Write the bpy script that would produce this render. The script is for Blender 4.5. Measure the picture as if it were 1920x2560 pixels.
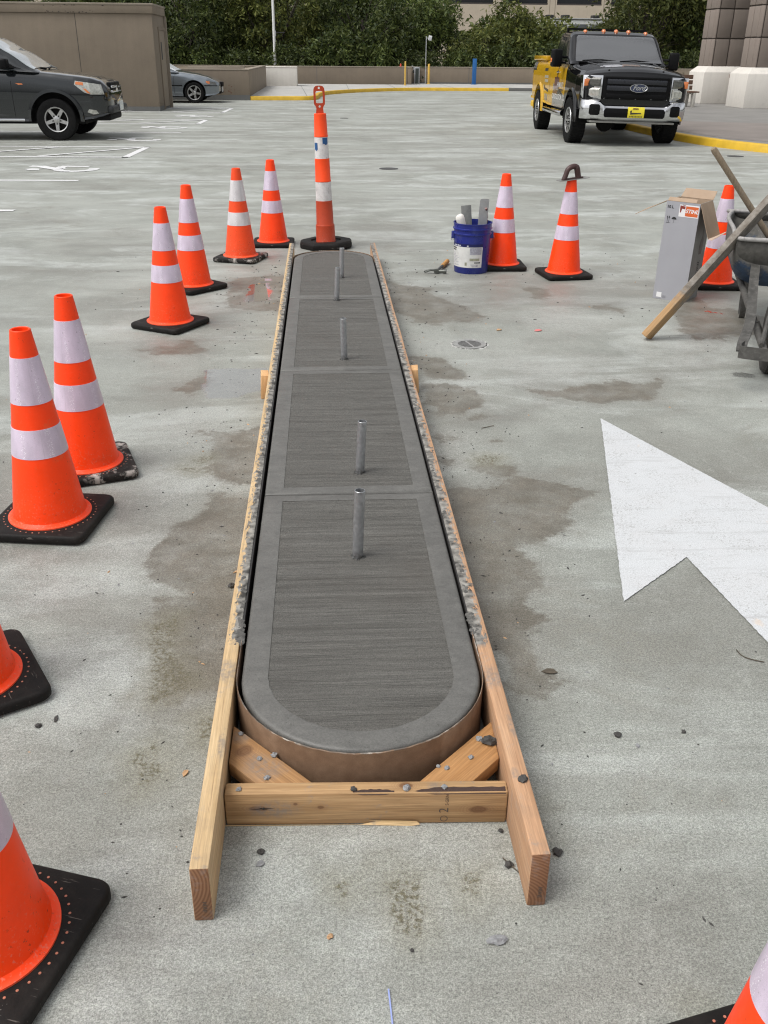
import bpy, bmesh, math, random
import numpy as np
from mathutils import Vector, Matrix
from mathutils.bvhtree import BVHTree

S = bpy.context.scene
for o in list(bpy.data.objects):
    bpy.data.objects.remove(o, do_unlink=True)
random.seed(7)
R = math.radians

# ------------------------------------------------------------------ camera
CAM_H, CAM_F, CAM_P, CAM_R, CAM_Y = 1.5272, 2326.0, 0.457624, 0.0089286, 0.0655726
cam_data = bpy.data.cameras.new('camera')
cam = bpy.data.objects.new('camera', cam_data)
S.collection.objects.link(cam)
cam_data.sensor_fit = 'VERTICAL'
cam_data.sensor_height = 36.0
cam_data.sensor_width = 27.0
cam_data.lens = 36.0 * CAM_F / 2560.0
cam_data.clip_start = 0.05
cam_data.clip_end = 3000
_cy, _sy = math.cos(CAM_Y), math.sin(CAM_Y)
_fw = Vector((_sy * math.cos(CAM_P), _cy * math.cos(CAM_P), -math.sin(CAM_P)))
_rt = Vector((_cy, -_sy, 0))
_up = _rt.cross(_fw)
_r2 = _rt * math.cos(CAM_R) + _up * math.sin(CAM_R)
_u2 = _up * math.cos(CAM_R) - _rt * math.sin(CAM_R)
cam.matrix_world = Matrix(((_r2.x, _u2.x, -_fw.x, 0), (_r2.y, _u2.y, -_fw.y, 0), (_r2.z, _u2.z, -_fw.z, CAM_H), (0, 0, 0, 1)))
S.camera = cam

# ------------------------------------------------------------------ sky, sun, exposure
SUN_EL, SUN_AZ = 60.0, -112.0          # azimuth from +Y towards +X
world = bpy.data.worlds.new('World')
S.world = world
world.use_nodes = True
wn = world.node_tree.nodes
wl = world.node_tree.links
wn.clear()
w_out = wn.new('ShaderNodeOutputWorld')
w_bg = wn.new('ShaderNodeBackground')
w_sky = wn.new('ShaderNodeTexSky')
w_sky.sky_type = 'NISHITA'
w_sky.sun_disc = False
w_sky.sun_elevation = R(SUN_EL)
w_sky.sun_rotation = R(SUN_AZ)
w_sky.dust_density = 4.0
w_sky.air_density = 1.0
w_hs = wn.new('ShaderNodeHueSaturation')
w_hs.inputs['Saturation'].default_value = 0.16
w_tc = wn.new('ShaderNodeTexCoord')
w_no = wn.new('ShaderNodeTexNoise')
w_no.inputs['Scale'].default_value = 2.6
w_no.inputs['Detail'].default_value = 5.0
w_mr = wn.new('ShaderNodeMapRange')
w_mr.inputs[1].default_value = 0.32
w_mr.inputs[2].default_value = 0.68
w_mr.inputs[3].default_value = 0.70
w_mr.inputs[4].default_value = 1.32
w_mx = wn.new('ShaderNodeMix')
w_mx.data_type = 'RGBA'
w_mx.blend_type = 'MULTIPLY'
w_mx.inputs[0].default_value = 1.0
wl.new(w_tc.outputs['Generated'], w_no.inputs['Vector'])
wl.new(w_no.outputs[0], w_mr.inputs[0])
wl.new(w_sky.outputs[0], w_hs.inputs['Color'])
wl.new(w_hs.outputs[0], w_mx.inputs[6])
wl.new(w_mr.outputs[0], w_mx.inputs[7])
wl.new(w_mx.outputs[2], w_bg.inputs['Color'])
w_bg.inputs['Strength'].default_value = 0.143
wl.new(w_bg.outputs[0], w_out.inputs[0])

sun_data = bpy.data.lights.new('sun', 'SUN')
sun_data.energy = 1.1
sun_data.angle = R(30)
sun_data.color = (1.0, 0.97, 0.92)
sun = bpy.data.objects.new('sun', sun_data)
S.collection.objects.link(sun)
_sd = Vector((math.sin(R(SUN_AZ)) * math.cos(R(SUN_EL)), math.cos(R(SUN_AZ)) * math.cos(R(SUN_EL)), math.sin(R(SUN_EL))))
sun.rotation_euler = _sd.to_track_quat('Z', 'Y').to_euler()
sun.location = (0, 0, 30)

S.view_settings.view_transform = 'Standard'
S.view_settings.look = 'None'
S.view_settings.gamma = 1.0
S.view_settings.use_curve_mapping = False
S.view_settings.exposure = 0.45
S.cycles.use_denoising = True
S.cycles.denoiser = 'OPENIMAGEDENOISE'
S.cycles.denoising_input_passes = 'RGB_ALBEDO_NORMAL'
S.cycles.denoising_prefilter = 'NONE'
S.cycles.filter_width = 1.15
S.cycles.sample_clamp_indirect = 4.0
S.cycles.max_bounces = 6
S.cycles.diffuse_bounces = 3
S.cycles.glossy_bounces = 3
S.cycles.transmission_bounces = 3
S.cycles.transparent_max_bounces = 6

# ------------------------------------------------------------------ object helpers
COL = S.collection
def tag(o, label=None, cat=None, group=None, kind=None):
    if label: o['label'] = label
    if cat: o['category'] = cat
    if group: o['group'] = group
    if kind: o['kind'] = kind
    return o
def thing(name, label, cat, loc=(0, 0, 0), rz=0.0, group=None):
    o = bpy.data.objects.new(name, None)
    o.empty_display_size = 0.1
    COL.objects.link(o)
    o.location = loc
    o.rotation_euler = (0, 0, rz)
    return tag(o, label, cat, group)
def link_mesh(name, me, parent=None, loc=None, rot=None):
    o = bpy.data.objects.new(name, me)
    COL.objects.link(o)
    if parent: o.parent = parent
    if loc: o.location = loc
    if rot: o.rotation_euler = rot
    return o
def copy_tree(o, parent=None):
    c = o.copy()
    COL.objects.link(c)
    if parent: c.parent = parent
    for ch in [x for x in o.children]:
        copy_tree(ch, c)
    return c

class MB:
    """collects faces, then links them as one mesh object"""
    def __init__(s):
        s.v = []; s.f = []; s.m = []; s.mi = 0
    def add(s, vs, fs, xf=None):
        b = len(s.v)
        for p in vs:
            p = Vector(p)
            if xf is not None: p = xf @ p
            s.v.append(tuple(p))
        for f in fs:
            s.f.append(tuple(i + b for i in f)); s.m.append(s.mi)
        return s
    def box(s, x0, x1, y0, y1, z0, z1, xf=None):
        return s.add([(x0,y0,z0),(x1,y0,z0),(x1,y1,z0),(x0,y1,z0),(x0,y0,z1),(x1,y0,z1),(x1,y1,z1),(x0,y1,z1)],
              [(0,3,2,1),(4,5,6,7),(0,1,5,4),(1,2,6,5),(2,3,7,6),(3,0,4,7)], xf)
    def lathe(s, prof, n=24, xf=None, cap0=True, cap1=True):
        vs = []; fs = []
        for (r, z) in prof:
            for i in range(n):
                a = 2*math.pi*i/n
                vs.append((r*math.cos(a), r*math.sin(a), z))
        for k in range(len(prof)-1):
            for i in range(n):
                j = (i+1) % n
                fs.append((k*n+i, k*n+j, (k+1)*n+j, (k+1)*n+i))
        if cap0: fs.append(tuple(range(n-1, -1, -1)))
        if cap1: fs.append(tuple((len(prof)-1)*n+i for i in range(n)))
        return s.add(vs, fs, xf)
    def prism(s, poly, w0, w1, xf=None):
        """poly in (x,y), extruded along z"""
        n = len(poly)
        vs = [(x, y, w0) for x, y in poly] + [(x, y, w1) for x, y in poly]
        fs = [tuple(range(n-1, -1, -1)), tuple(range(n, 2*n))]
        for i in range(n):
            j = (i+1) % n
            fs.append((i, j, n+j, n+i))
        return s.add(vs, fs, xf)
    def sweep(s, path, r, n=8, cap=True, flat=None):
        path = [Vector(p) for p in path]
        vs = []; fs = []
        up = Vector((0, 0, 1))
        for k, p in enumerate(path):
            t = (path[min(k+1, len(path)-1)] - path[max(k-1, 0)]).normalized()
            a = t.cross(up)
            if a.length < 1e-3: a = t.cross(Vector((1, 0, 0)))
            a.normalize(); b = a.cross(t).normalized()
            rr = r[k] if isinstance(r, (list, tuple)) else r
            for i in range(n):
                an = 2*math.pi*i/n + math.pi/n
                if flat:
                    ca, sa = math.cos(an), math.sin(an)
                    vs.append(p + a*flat[0]*(1 if ca > 0 else -1) + b*flat[1]*(1 if sa > 0 else -1))
                else:
                    vs.append(p + a*rr*math.cos(an) + b*rr*math.sin(an))
        m = len(path)
        for k in range(m-1):
            for i in range(n):
                j = (i+1) % n
                fs.append((k*n+i, (k+1)*n+i, (k+1)*n+j, k*n+j))
        if cap:
            fs.append(tuple(range(n))); fs.append(tuple((m-1)*n+i for i in range(n-1, -1, -1)))
        return s.add(vs, fs)
    def strap(s, path, w, t):
        return s.sweep(path, 1, n=4, flat=(w/2, t/2))
    def loft(s, secs, closed=True, cap=True):
        n = len(secs[0]); vs = [p for q in secs for p in q]; fs = []
        for k in range(len(secs)-1):
            for i in range(n if closed else n-1):
                j = (i+1) % n
                fs.append((k*n+i, k*n+j, (k+1)*n+j, (k+1)*n+i))
        if cap:
            fs.append(tuple(range(n-1, -1, -1))); fs.append(tuple((len(secs)-1)*n+i for i in range(n)))
        return s.add(vs, fs)
    def mesh(s, name, mats, bevel=0.0, seg=2, smooth=35, jitter=0.0):
        bm = bmesh.new()
        bv = [bm.verts.new(p) for p in s.v]
        for f, mi in zip(s.f, s.m):
            try:
                bf = bm.faces.new([bv[i] for i in f]); bf.material_index = mi
            except ValueError:
                pass
        bmesh.ops.recalc_face_normals(bm, faces=bm.faces)
        if bevel > 0:
            es = [e for e in bm.edges if len(e.link_faces) == 2 and e.calc_face_angle(0) > R(30)]
            bmesh.ops.bevel(bm, geom=es, offset=bevel, segments=seg, affect='EDGES', profile=0.5, clamp_overlap=True)
        me = bpy.data.meshes.new(name)
        bm.to_mesh(me); bm.free()
        for m in (mats if isinstance(mats, (list, tuple)) else [mats]):
            me.materials.append(m)
        if smooth:
            me.polygons.foreach_set('use_smooth', [True]*len(me.polygons))
            me.set_sharp_from_angle(angle=R(smooth))
        return me
    def build(s, name, mats, parent=None, loc=None, rot=None, **k):
        return link_mesh(name, s.mesh(name, mats, **k), parent, loc, rot)

def xf(loc=(0,0,0), rx=0, ry=0, rz=0, sc=(1,1,1)):
    from mathutils import Euler
    m = Matrix.Translation(loc) @ Euler((rx, ry, rz)).to_matrix().to_4x4()
    return m @ Matrix.Diagonal((*sc, 1))
def along(p0, p1):
    """matrix whose z axis runs from p0 to p1"""
    p0 = Vector(p0); p1 = Vector(p1)
    return Matrix.Translation(p0) @ (p1-p0).to_track_quat('Z', 'Y').to_matrix().to_4x4(), (p1-p0).length
def rod(mb, p0, p1, r0, r1=None, n=12):
    m, L = along(p0, p1)
    mb.lathe([(r0, 0), (r1 if r1 is not None else r0, L)], n, m)
    return mb
def smooth_path(pts, n=8):
    """Catmull-Rom through pts"""
    P = [Vector(p) for p in pts]; out = []
    for i in range(len(P)-1):
        p0, p1, p2, p3 = P[max(i-1,0)], P[i], P[i+1], P[min(i+2, len(P)-1)]
        for k in range(n):
            t = k/n
            out.append(0.5*((2*p1)+(p2-p0)*t+(2*p0-5*p1+4*p2-p3)*t*t+(3*p1-p0-3*p2+p3)*t**3))
    out.append(P[-1])
    return out

def text_mesh(body, size, shear=0.0, bold=0.0, spacing=1.0):
    """flat letter outlines as (verts2d, faces)"""
    cu = bpy.data.curves.new('lettering', 'FONT')
    cu.body = body; cu.size = size; cu.shear = shear; cu.offset = bold; cu.space_character = spacing
    cu.align_x = 'CENTER'; cu.align_y = 'CENTER'; cu.resolution_u = 3
    ob = bpy.data.objects.new('lettering', cu); COL.objects.link(ob)
    dg = bpy.context.evaluated_depsgraph_get()
    me = bpy.data.meshes.new_from_object(ob.evaluated_get(dg))
    vs = [(v.co.x, v.co.y) for v in me.vertices]; fs = [tuple(p.vertices) for p in me.polygons]
    bpy.data.objects.remove(ob, do_unlink=True); bpy.data.curves.remove(cu); bpy.data.meshes.remove(me)
    return vs, fs
def lay2d(vs2, O, U, V):
    O = Vector(O); U = Vector(U).normalized(); V = Vector(V).normalized()
    return [O + U*a + V*b for a, b in vs2]

def patch(bvh, poly, O, U, V, D, off=0.004, res=0.06, skirt=0.012, faces=None):
    """flat outline (u,v) cast along D onto a body; returns (verts, faces) of a conforming plate"""
    O = Vector(O); U = Vector(U).normalized(); V = Vector(V).normalized(); D = Vector(D).normalized()
    bm = bmesh.new()
    if faces is None:
        vs = [bm.verts.new((a, b, 0)) for a, b in poly]
        bm.faces.new(vs)
        bmesh.ops.triangulate(bm, faces=bm.faces)
    else:
        vs = [bm.verts.new((a, b, 0)) for a, b in poly]
        for f in faces:
            try: bm.faces.new([vs[i] for i in f])
            except ValueError: pass
    for _ in range(6):
        es = [e for e in bm.edges if e.calc_length() > res]
        if not es: break
        bmesh.ops.subdivide_edges(bm, edges=es, cuts=1)
        bmesh.ops.triangulate(bm, faces=[f for f in bm.faces if len(f.verts) > 3])
    last = 0.5
    for v in bm.verts:
        p = O + U*v.co.x + V*v.co.y
        hit = bvh.ray_cast(p, D)
        if hit[0] is not None:
            last = hit[3]
            v.co = hit[0] - D*off
        else:
            v.co = p + D*(last-off)
    if skirt and faces is None:
        be = [e for e in bm.edges if len(e.link_faces) == 1]
        r = bmesh.ops.extrude_edge_only(bm, edges=be)
        for g in r['geom']:
            if isinstance(g, bmesh.types.BMVert): g.co += D*skirt
    bm.verts.index_update()
    out = ([tuple(v.co) for v in bm.verts], [tuple(v.index for v in f.verts) for f in bm.faces])
    bm.free()
    return out
def mesh_bvh(me):
    return BVHTree.FromPolygons([v.co.copy() for v in me.vertices], [tuple(p.vertices) for p in me.polygons])
def add_patch(name, mat, parent, bvh, poly, O, U, V, D, **k):
    a, b = patch(bvh, poly, O, U, V, D, **k)
    return MB().add(a, b).build(name, mat, parent, smooth=40)
def add_text(name, mat, parent, bvh, body, size, O, U, V, D, shear=0.0, bold=0.0, off=0.006, res=0.15):
    vs, fs = text_mesh(body, size, shear, bold)
    a, b = patch(bvh, vs, O, U, V, D, off=off, res=res, skirt=0, faces=fs)
    return MB().add(a, b).build(name, mat, parent, smooth=0)

# ------------------------------------------------------------------ materials
class N:
    def __init__(s, name):
        s.mat = bpy.data.materials.new(name); s.mat.use_nodes = True
        s.t = s.mat.node_tree; s.n = s.t.nodes; s.p = s.n['Principled BSDF']
        s.tc = s.n.new('ShaderNodeTexCoord')
    def __call__(s, kind, **k):
        x = s.n.new('ShaderNode' + kind)
        for a, b in k.items(): setattr(x, a, b)
        return x
    def l(s, a, b): s.t.links.new(a, b)
    def put(s, sock, v):
        if isinstance(v, bpy.types.NodeSocket): s.l(v, sock)
        elif isinstance(v, (tuple, list)) and len(v) == 3 and sock.type == 'RGBA': sock.default_value = (*v, 1)
        else: sock.default_value = v
    def co(s, scale=(1,1,1), loc=(0,0,0), rot=(0,0,0), src='Object'):
        m = s('Mapping'); s.l(s.tc.outputs[src], m.inputs[0])
        m.inputs['Scale'].default_value = scale; m.inputs['Location'].default_value = loc; m.inputs['Rotation'].default_value = rot
        return m.outputs[0]
    def noise(s, scale, vec=None, detail=3.0, rough=0.55, dist=0.0):
        x = s('TexNoise'); x.inputs['Scale'].default_value = scale; x.inputs['Detail'].default_value = detail
        x.inputs['Roughness'].default_value = rough; x.inputs['Distortion'].default_value = dist
        s.l(vec if vec is not None else s.tc.outputs['Object'], x.inputs['Vector'])
        return x.outputs[0]
    def voro(s, scale, vec=None, feat='F1', out='Distance'):
        x = s('TexVoronoi'); x.feature = feat; x.inputs['Scale'].default_value = scale
        s.l(vec if vec is not None else s.tc.outputs['Object'], x.inputs['Vector'])
        return x.outputs[out]
    def rng(s, v, a, b, c=0.0, d=1.0, smooth=False):
        x = s('MapRange'); x.clamp = True
        if smooth: x.interpolation_type = 'SMOOTHSTEP'
        s.put(x.inputs[0], v)
        for i, q in zip((1, 2, 3, 4), (a, b, c, d)): s.put(x.inputs[i], q)
        return x.outputs[0]
    def m(s, op, a, b=0.0, c=None):
        x = s('Math'); x.operation = op
        s.put(x.inputs[0], a); s.put(x.inputs[1], b)
        if c is not None: s.put(x.inputs[2], c)
        return x.outputs[0]
    def mix(s, f, a, b, mode='MIX'):
        x = s('Mix'); x.data_type = 'RGBA'; x.blend_type = mode
        s.put(x.inputs[0], f); s.put(x.inputs[6], a); s.put(x.inputs[7], b)
        return x.outputs[2]
    def mul(s, col, f):
        x = s('Vector' + 'Math'); x.operation = 'SCALE'
        s.put(x.inputs[0], col); s.put(x.inputs[3], f)
        return x.outputs[0]
    def xyz(s, src='Object'):
        x = s('SeparateXYZ'); s.l(s.tc.outputs[src], x.inputs[0]); return x.outputs
    def attr(s, name):
        x = s('Attribute'); x.attribute_name = name; return x.outputs['Fac']
    def bump(s, h, strength=0.3, dist=0.01, prev=None):
        x = s('Bump'); x.inputs['Strength'].default_value = strength; x.inputs['Distance'].default_value = dist
        s.l(h, x.inputs['Height'])
        if prev is not None: s.l(prev, x.inputs['Normal'])
        return x.outputs[0]
    def out(s, col=None, rough=None, metal=None, normal=None, spec=None, coat=None, coat_rough=None):
        for k, v in (('Base Color', col), ('Roughness', rough), ('Metallic', metal), ('Normal', normal), ('Specular IOR Level', spec), ('Coat Weight', coat), ('Coat Roughness', coat_rough)):
            if v is not None: s.put(s.p.inputs[k], v)
        return s.mat

def simple(name, col, rough=0.6, metal=0.0, var=0.12, vs=6.0, bump=0.0, bs=80.0, coat=None, dirt=None, dirt_amt=0.35, spec=None):
    g = N(name)
    n1 = g.noise(vs, detail=5)
    c = g.mul(col, g.rng(n1, 0.25, 0.75, 1-var, 1+var))
    if dirt:
        d = g.rng(g.noise(vs*1.7, detail=8, rough=0.7), 0.5, 0.72, 0, dirt_amt)
        c = g.mix(d, c, dirt)
    rr = g.rng(g.noise(vs*2.3, detail=4), 0.3, 0.7, max(0.02, rough-0.08), min(1, rough+0.1))
    nm = g.bump(g.noise(bs, detail=4), bump, 0.005) if bump else None
    return g.out(c, rr, metal, nm, coat=coat, coat_rough=0.03 if coat else None, spec=spec)

# ================================================================== GROUND
DAMP = [
 [(0.472,3.367),(0.631,3.376),(0.688,3.439),(0.734,3.47),(0.781,3.435),(0.85,3.351),(0.924,3.301),(0.928,3.209),(0.873,3.111),(0.896,3.027),(0.871,2.949),(0.812,2.9),(0.73,2.794),(0.741,2.69),(0.746,2.592),(0.727,2.491),(0.66,2.445),(0.639,2.371),(0.677,2.342),(0.687,2.297),(0.615,2.283),(0.595,2.167),(0.565,2.09),(0.538,2.046),(0.486,2.013),(0.40,2.021),(0.40,2.7),(0.40,3.3)],
 [(0.40,4.625),(0.643,4.487),(0.739,4.458),(0.745,4.286),(0.648,4.22),(0.64,4.107),(0.574,4.132),(0.483,4.158),(0.40,4.345)],
 [(1.033,4.472),(1.33,4.539),(1.7,4.6),(1.6,4.35),(1.32,4.288),(1.165,4.318),(1.036,4.251)],
 [(-0.483,3.308),(-0.383,3.313),(-0.27,3.329),(-0.27,3.0),(-0.27,2.48),(-0.507,2.528),(-0.516,2.615),(-0.503,2.721),(-0.522,2.834),(-0.511,3.039),(-0.486,3.127),(-0.467,3.2)],
 [(-0.549,4.0),(-0.503,4.025),(-0.448,3.902),(-0.463,3.812),(-0.465,3.642),(-0.472,3.528),(-0.435,3.418),(-0.376,3.437),(-0.27,3.578),(-0.27,3.949),(-0.351,3.964)],
 [(-0.795,4.559),(-0.737,4.697),(-0.64,4.784),(-0.653,4.605),(-0.669,4.504)],
 [(-0.6,2.422),(-0.559,2.555),(-0.436,2.606),(-0.27,2.69),(-0.27,2.061),(-0.383,1.968),(-0.482,1.992),(-0.531,2.137),(-0.484,2.245),(-0.543,2.368)],
 [(2.469,6.39),(2.605,6.453),(2.656,6.127),(2.9,5.9),(3.1,5.5),(2.653,5.4),(2.532,5.381),(2.184,5.417),(2.129,5.52),(2.292,5.927)],
 [(0.42,5.0),(0.66,4.95),(0.72,4.6),(0.6,4.6),(0.42,4.7)],
 [(0.45,7.0),(0.72,6.7),(1.0,5.9),(0.7,5.7),(0.42,6.0)],
 [(-0.72,7.25),(-0.28,7.25),(-0.28,6.1),(-0.62,6.2)],
 [(-1.05,5.35),(-0.75,5.5),(-0.7,5.25),(-0.95,5.2)],
 [(1.85,6.25),(2.0,6.3),(2.05,6.1),(1.95,6.0)],
]
def _ell(cx, cy, rx, ry, n=10):
    return [(cx+rx*math.cos(2*math.pi*i/n), cy+ry*math.sin(2*math.pi*i/n)) for i in range(n)]
DAMP += [_ell(0.564,3.82,0.045,0.05), _ell(0.53,3.617,0.05,0.05), _ell(0.804,3.86,0.03,0.035), _ell(0.721,4.082,0.06,0.03), _ell(0.72,3.5,0.08,0.06),
         _ell(1.5,6.6,0.08,0.16), _ell(0.62,6.75,0.1,0.12)]
WET = [
 [(-0.648,4.86),(-0.31,4.868),(-0.30,4.558),(-0.487,4.398),(-0.564,4.434),(-0.653,4.605),(-0.646,4.785)],
 [(-0.52,6.93),(-0.41,6.95),(-0.37,6.72),(-0.39,6.38),(-0.52,6.38)],
 [(-0.48,7.12),(-0.38,7.12),(-0.38,7.03),(-0.48,7.03)],
 _ell(2.24,4.66,0.05,0.05), [(2.55,6.02),(2.58,6.05),(2.63,5.95),(2.62,5.90),(2.58,5.97)],
]
OLIVE = [_ell(-0.52,3.644,0.035,0.05), _ell(-0.529,3.531,0.03,0.025), _ell(-0.575,3.544,0.016,0.02), _ell(0.693,3.592,0.05,0.05),
 [(-0.502,1.779),(-0.458,1.844),(-0.425,1.711),(-0.468,1.653)],
 [(0.085,1.40),(0.184,1.39),(0.165,1.234),(0.109,1.268)], _ell(0.02,1.36,0.014,0.02), _ell(0.29,1.36,0.02,0.03),
 [(-0.56,2.36),(-0.50,2.42),(-0.46,2.2),(-0.40,2.05),(-0.48,2.0),(-0.52,2.15)], _ell(0.44,1.52,0.02,0.05), _ell(0.62,1.02,0.012,0.02), _ell(-0.33,1.87,0.03,0.05)]
PALE = [_ell(-0.41,2.2,0.05,0.09), _ell(0.62,3.72,0.2,0.22), _ell(0.75,5.28,0.3,0.2), _ell(-0.55,4.15,0.2,0.2), _ell(1.2,4.9,0.35,0.12), _ell(2.36,5.62,0.07,0.1),
        _ell(0.12,1.55,0.3,0.06), _ell(1.5,5.9,0.35,0.3), _ell(2.3,4.45,0.3,0.1), _ell(0.95,5.25,0.25,0.08), _ell(0.2,1.32,0.14,0.10), _ell(0.33,1.42,0.12,0.08)]
def vnoise(P, freq, seed):
    rs = np.random.RandomState(seed); T = rs.rand(256, 256)
    q = P*freq; i = np.floor(q).astype(int); f = q-i; f = f*f*(3-2*f); i &= 255; j = (i+1) & 255
    a = T[i[:, 0], i[:, 1]]; b = T[j[:, 0], i[:, 1]]; c = T[i[:, 0], j[:, 1]]; d = T[j[:, 0], j[:, 1]]
    return (a*(1-f[:, 0])+b*f[:, 0])*(1-f[:, 1])+(c*(1-f[:, 0])+d*f[:, 0])*f[:, 1]-0.5
def warp(P, amp):
    w = np.zeros_like(P)
    for k, (fr, am) in enumerate(((2.7, 1.0), (5.9, 0.6), (12.5, 0.36), (23.0, 0.2))):
        w[:, 0] += am*vnoise(P+3.1, fr, 10+k); w[:, 1] += am*vnoise(P+7.7, fr, 20+k)
    return P+w*amp
def sdf(P, polys):
    best = np.full(len(P), 9.0)
    for poly in polys:
        a = np.array(poly); b = np.roll(a, -1, axis=0)
        d = np.full(len(P), 1e9); ins = np.zeros(len(P), bool)
        for p, q in zip(a, b):
            e = q-p; w = P-p
            t = np.clip((w@e)/(e@e+1e-12), 0, 1)
            d = np.minimum(d, ((w-t[:, None]*e)**2).sum(1))
            c = ((p[1] > P[:, 1]) != (q[1] > P[:, 1]))
            with np.errstate(divide='ignore', invalid='ignore'):
                xi = (q[0]-p[0])*(P[:, 1]-p[1])/(q[1]-p[1]+1e-15)+p[0]
            ins ^= c & (P[:, 0] < xi)
        d = np.sqrt(d); d[ins] *= -1
        best = np.minimum(best, d)
    return best

def ground_material():
    g = N('coated_concrete_deck')
    damp, wet, olive, pale = (g.attr(k) for k in ('damp', 'wet', 'olive', 'pale'))
    nE = g.noise(6.0, detail=10, rough=0.72)           # stain edges
    nF = g.noise(38.0, detail=6, rough=0.7)
    edge = g.m('ADD', g.m('MULTIPLY', g.m('SUBTRACT', nE, 0.5), 0.22), g.m('MULTIPLY', g.m('SUBTRACT', nF, 0.5), 0.10))
    def mask(a, w, amp):
        return g.rng(g.m('ADD', a, g.m('MULTIPLY', edge, amp)), -w, w, 1, 0, True)
    y = g.xyz()[1]
    far = g.rng(y, 5.0, 13.0, 0, 1, True)
    big = g.noise(0.55, detail=6, rough=0.62, dist=0.6)
    mid = g.noise(3.2, detail=8, rough=0.68)
    streak = g.noise(1.0, vec=g.co((0.55, 1.5, 1), rot=(0, 0, 0.12)), detail=9, rough=0.66, dist=0.9)
    base = g.mix(g.rng(mid, 0.32, 0.68), (0.228, 0.238, 0.214), (0.325, 0.338, 0.308))
    base = g.mix(g.rng(big, 0.42, 0.66, 0, 0.75), base, (0.365, 0.380, 0.352))
    base = g.mix(g.rng(g.noise(0.9, detail=5, dist=0.4), 0.5, 0.7, 0, 0.45), base, (0.200, 0.194, 0.172))
    # chalky residue dried in streaks, mostly further out on the deck
    chalk = g.m('MULTIPLY', g.rng(streak, 0.50, 0.60), g.rng(nE, 0.35, 0.6, 0.25, 1))
    base = g.mix(g.m('MULTIPLY', chalk, g.rng(far, 0, 1, 0.46, 0.50)), base, (0.56, 0.59, 0.575))
    film = g.m('MULTIPLY', g.rng(g.noise(0.8, vec=g.co((0.5, 1.3, 1), loc=(3, 7, 0)), detail=7, rough=0.6, dist=0.8), 0.48, 0.62), g.rng(far, 0, 1, 0.46, 0.40))
    base = g.mix(film, base, (0.175, 0.168, 0.149))
    # tide marks and scuffs dried into the coating
    tm = g.noise(2.1, vec=g.co(loc=(11, 5, 0)), detail=8, rough=0.66, dist=1.2)
    tide = g.m('MULTIPLY', g.rng(g.m('ABSOLUTE', g.m('SUBTRACT', tm, 0.53)), 0.0, 0.022, 1, 0), g.rng(nE, 0.42, 0.6))
    base = g.mix(g.m('MULTIPLY', tide, 0.30), base, (0.43, 0.44, 0.41))
    br = g.m('MULTIPLY', g.rng(g.noise(1.7, vec=g.co(loc=(6, 14, 0)), detail=9, rough=0.7, dist=0.7), 0.55, 0.68), g.rng(nF, 0.36, 0.6, 0.3, 1))
    base = g.mix(g.m('MULTIPLY', br, 0.42), base, (0.165, 0.150, 0.118))
    pm = g.m('MULTIPLY', mask(pale, 0.10, 1.0), g.rng(nF, 0.35, 0.6, 0.1, 0.6))
    base = g.mix(pm, base, (0.37, 0.378, 0.355))
    dm = g.m('MULTIPLY', mask(damp, 0.022, 1.0), g.rng(g.noise(7.0, vec=g.co(loc=(2, 9, 0)), detail=7, rough=0.7), 0.32, 0.58, 0.35, 1.0))
    halo = g.m('MULTIPLY', mask(g.m('SUBTRACT', damp, 0.05), 0.10, 0.7), 0.32)
    base = g.mix(halo, base, (0.19, 0.178, 0.155))
    dcol = g.mix(g.rng(nE, 0.4, 0.62), (0.112, 0.098, 0.074), (0.168, 0.149, 0.118))
    base = g.mix(g.m('MULTIPLY', dm, 0.80), base, dcol)
    om = g.m('MULTIPLY', mask(olive, 0.012, 0.5), g.rng(g.noise(85.0, vec=g.co(loc=(1, 2, 0)), detail=5, rough=0.7), 0.47, 0.58, 0.05, 0.95))
    base = g.mix(om, base, (0.075, 0.060, 0.030))
    om2 = g.m('MULTIPLY', mask(g.m('SUBTRACT', olive, 0.04), 0.05, 0.7), 0.35)
    base = g.mix(om2, base, (0.225, 0.215, 0.150))
    wm = mask(wet, 0.012, 0.35)
    base = g.mix(g.m('MULTIPLY', wm, 0.38), base, (0.11, 0.10, 0.088))
    # aggregate speckle, near enough to see
    sp1 = g.noise(330.0, detail=2, rough=0.5)
    sp2 = g.noise(150.0, detail=3, rough=0.6)
    f = g.m('MULTIPLY', g.rng(sp1, 0.36, 0.60, 0.70, 1.20), g.rng(sp2, 0.34, 0.64, 0.72, 1.17))
    f = g.m('MULTIPLY', f, g.rng(nF, 0.3, 0.7, 0.86, 1.1))
    near = g.mix(g.rng(y, 3.0, 10.0, 1, 0.12), g.mul(base, 1.0), g.mul(base, f))
    dots = g.m('MULTIPLY', g.rng(g.voro(95.0), 0.10, 0.16, 1, 0), g.rng(g.noise(60.0, detail=1), 0.62, 0.66))
    col = g.mix(g.m('MULTIPLY', dots, 0.8), near, (0.04, 0.037, 0.034))
    lights = g.m('MULTIPLY', g.rng(g.voro(140.0, vec=g.co(loc=(5, 3, 0))), 0.10, 0.2, 1, 0), g.rng(g.noise(45.0, vec=g.co(loc=(9, 1, 0)), detail=1), 0.6, 0.66))
    col = g.mix(g.m('MULTIPLY', lights, 0.6), col, (0.48, 0.48, 0.465))
    col = g.mix(1.0, col, (0.958, 0.955, 0.945), 'MULTIPLY')
    rough = g.rng(mid, 0.3, 0.7, 0.46, 0.70)
    rough = g.mix(g.m('MULTIPLY', film, 0.7), rough, (0.30, 0.30, 0.30))
    rough = g.mix(g.m('MULTIPLY', dm, 0.6), rough, (0.42, 0.42, 0.42))
    rough = g.mix(wm, rough, (0.10, 0.10, 0.10))
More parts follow.
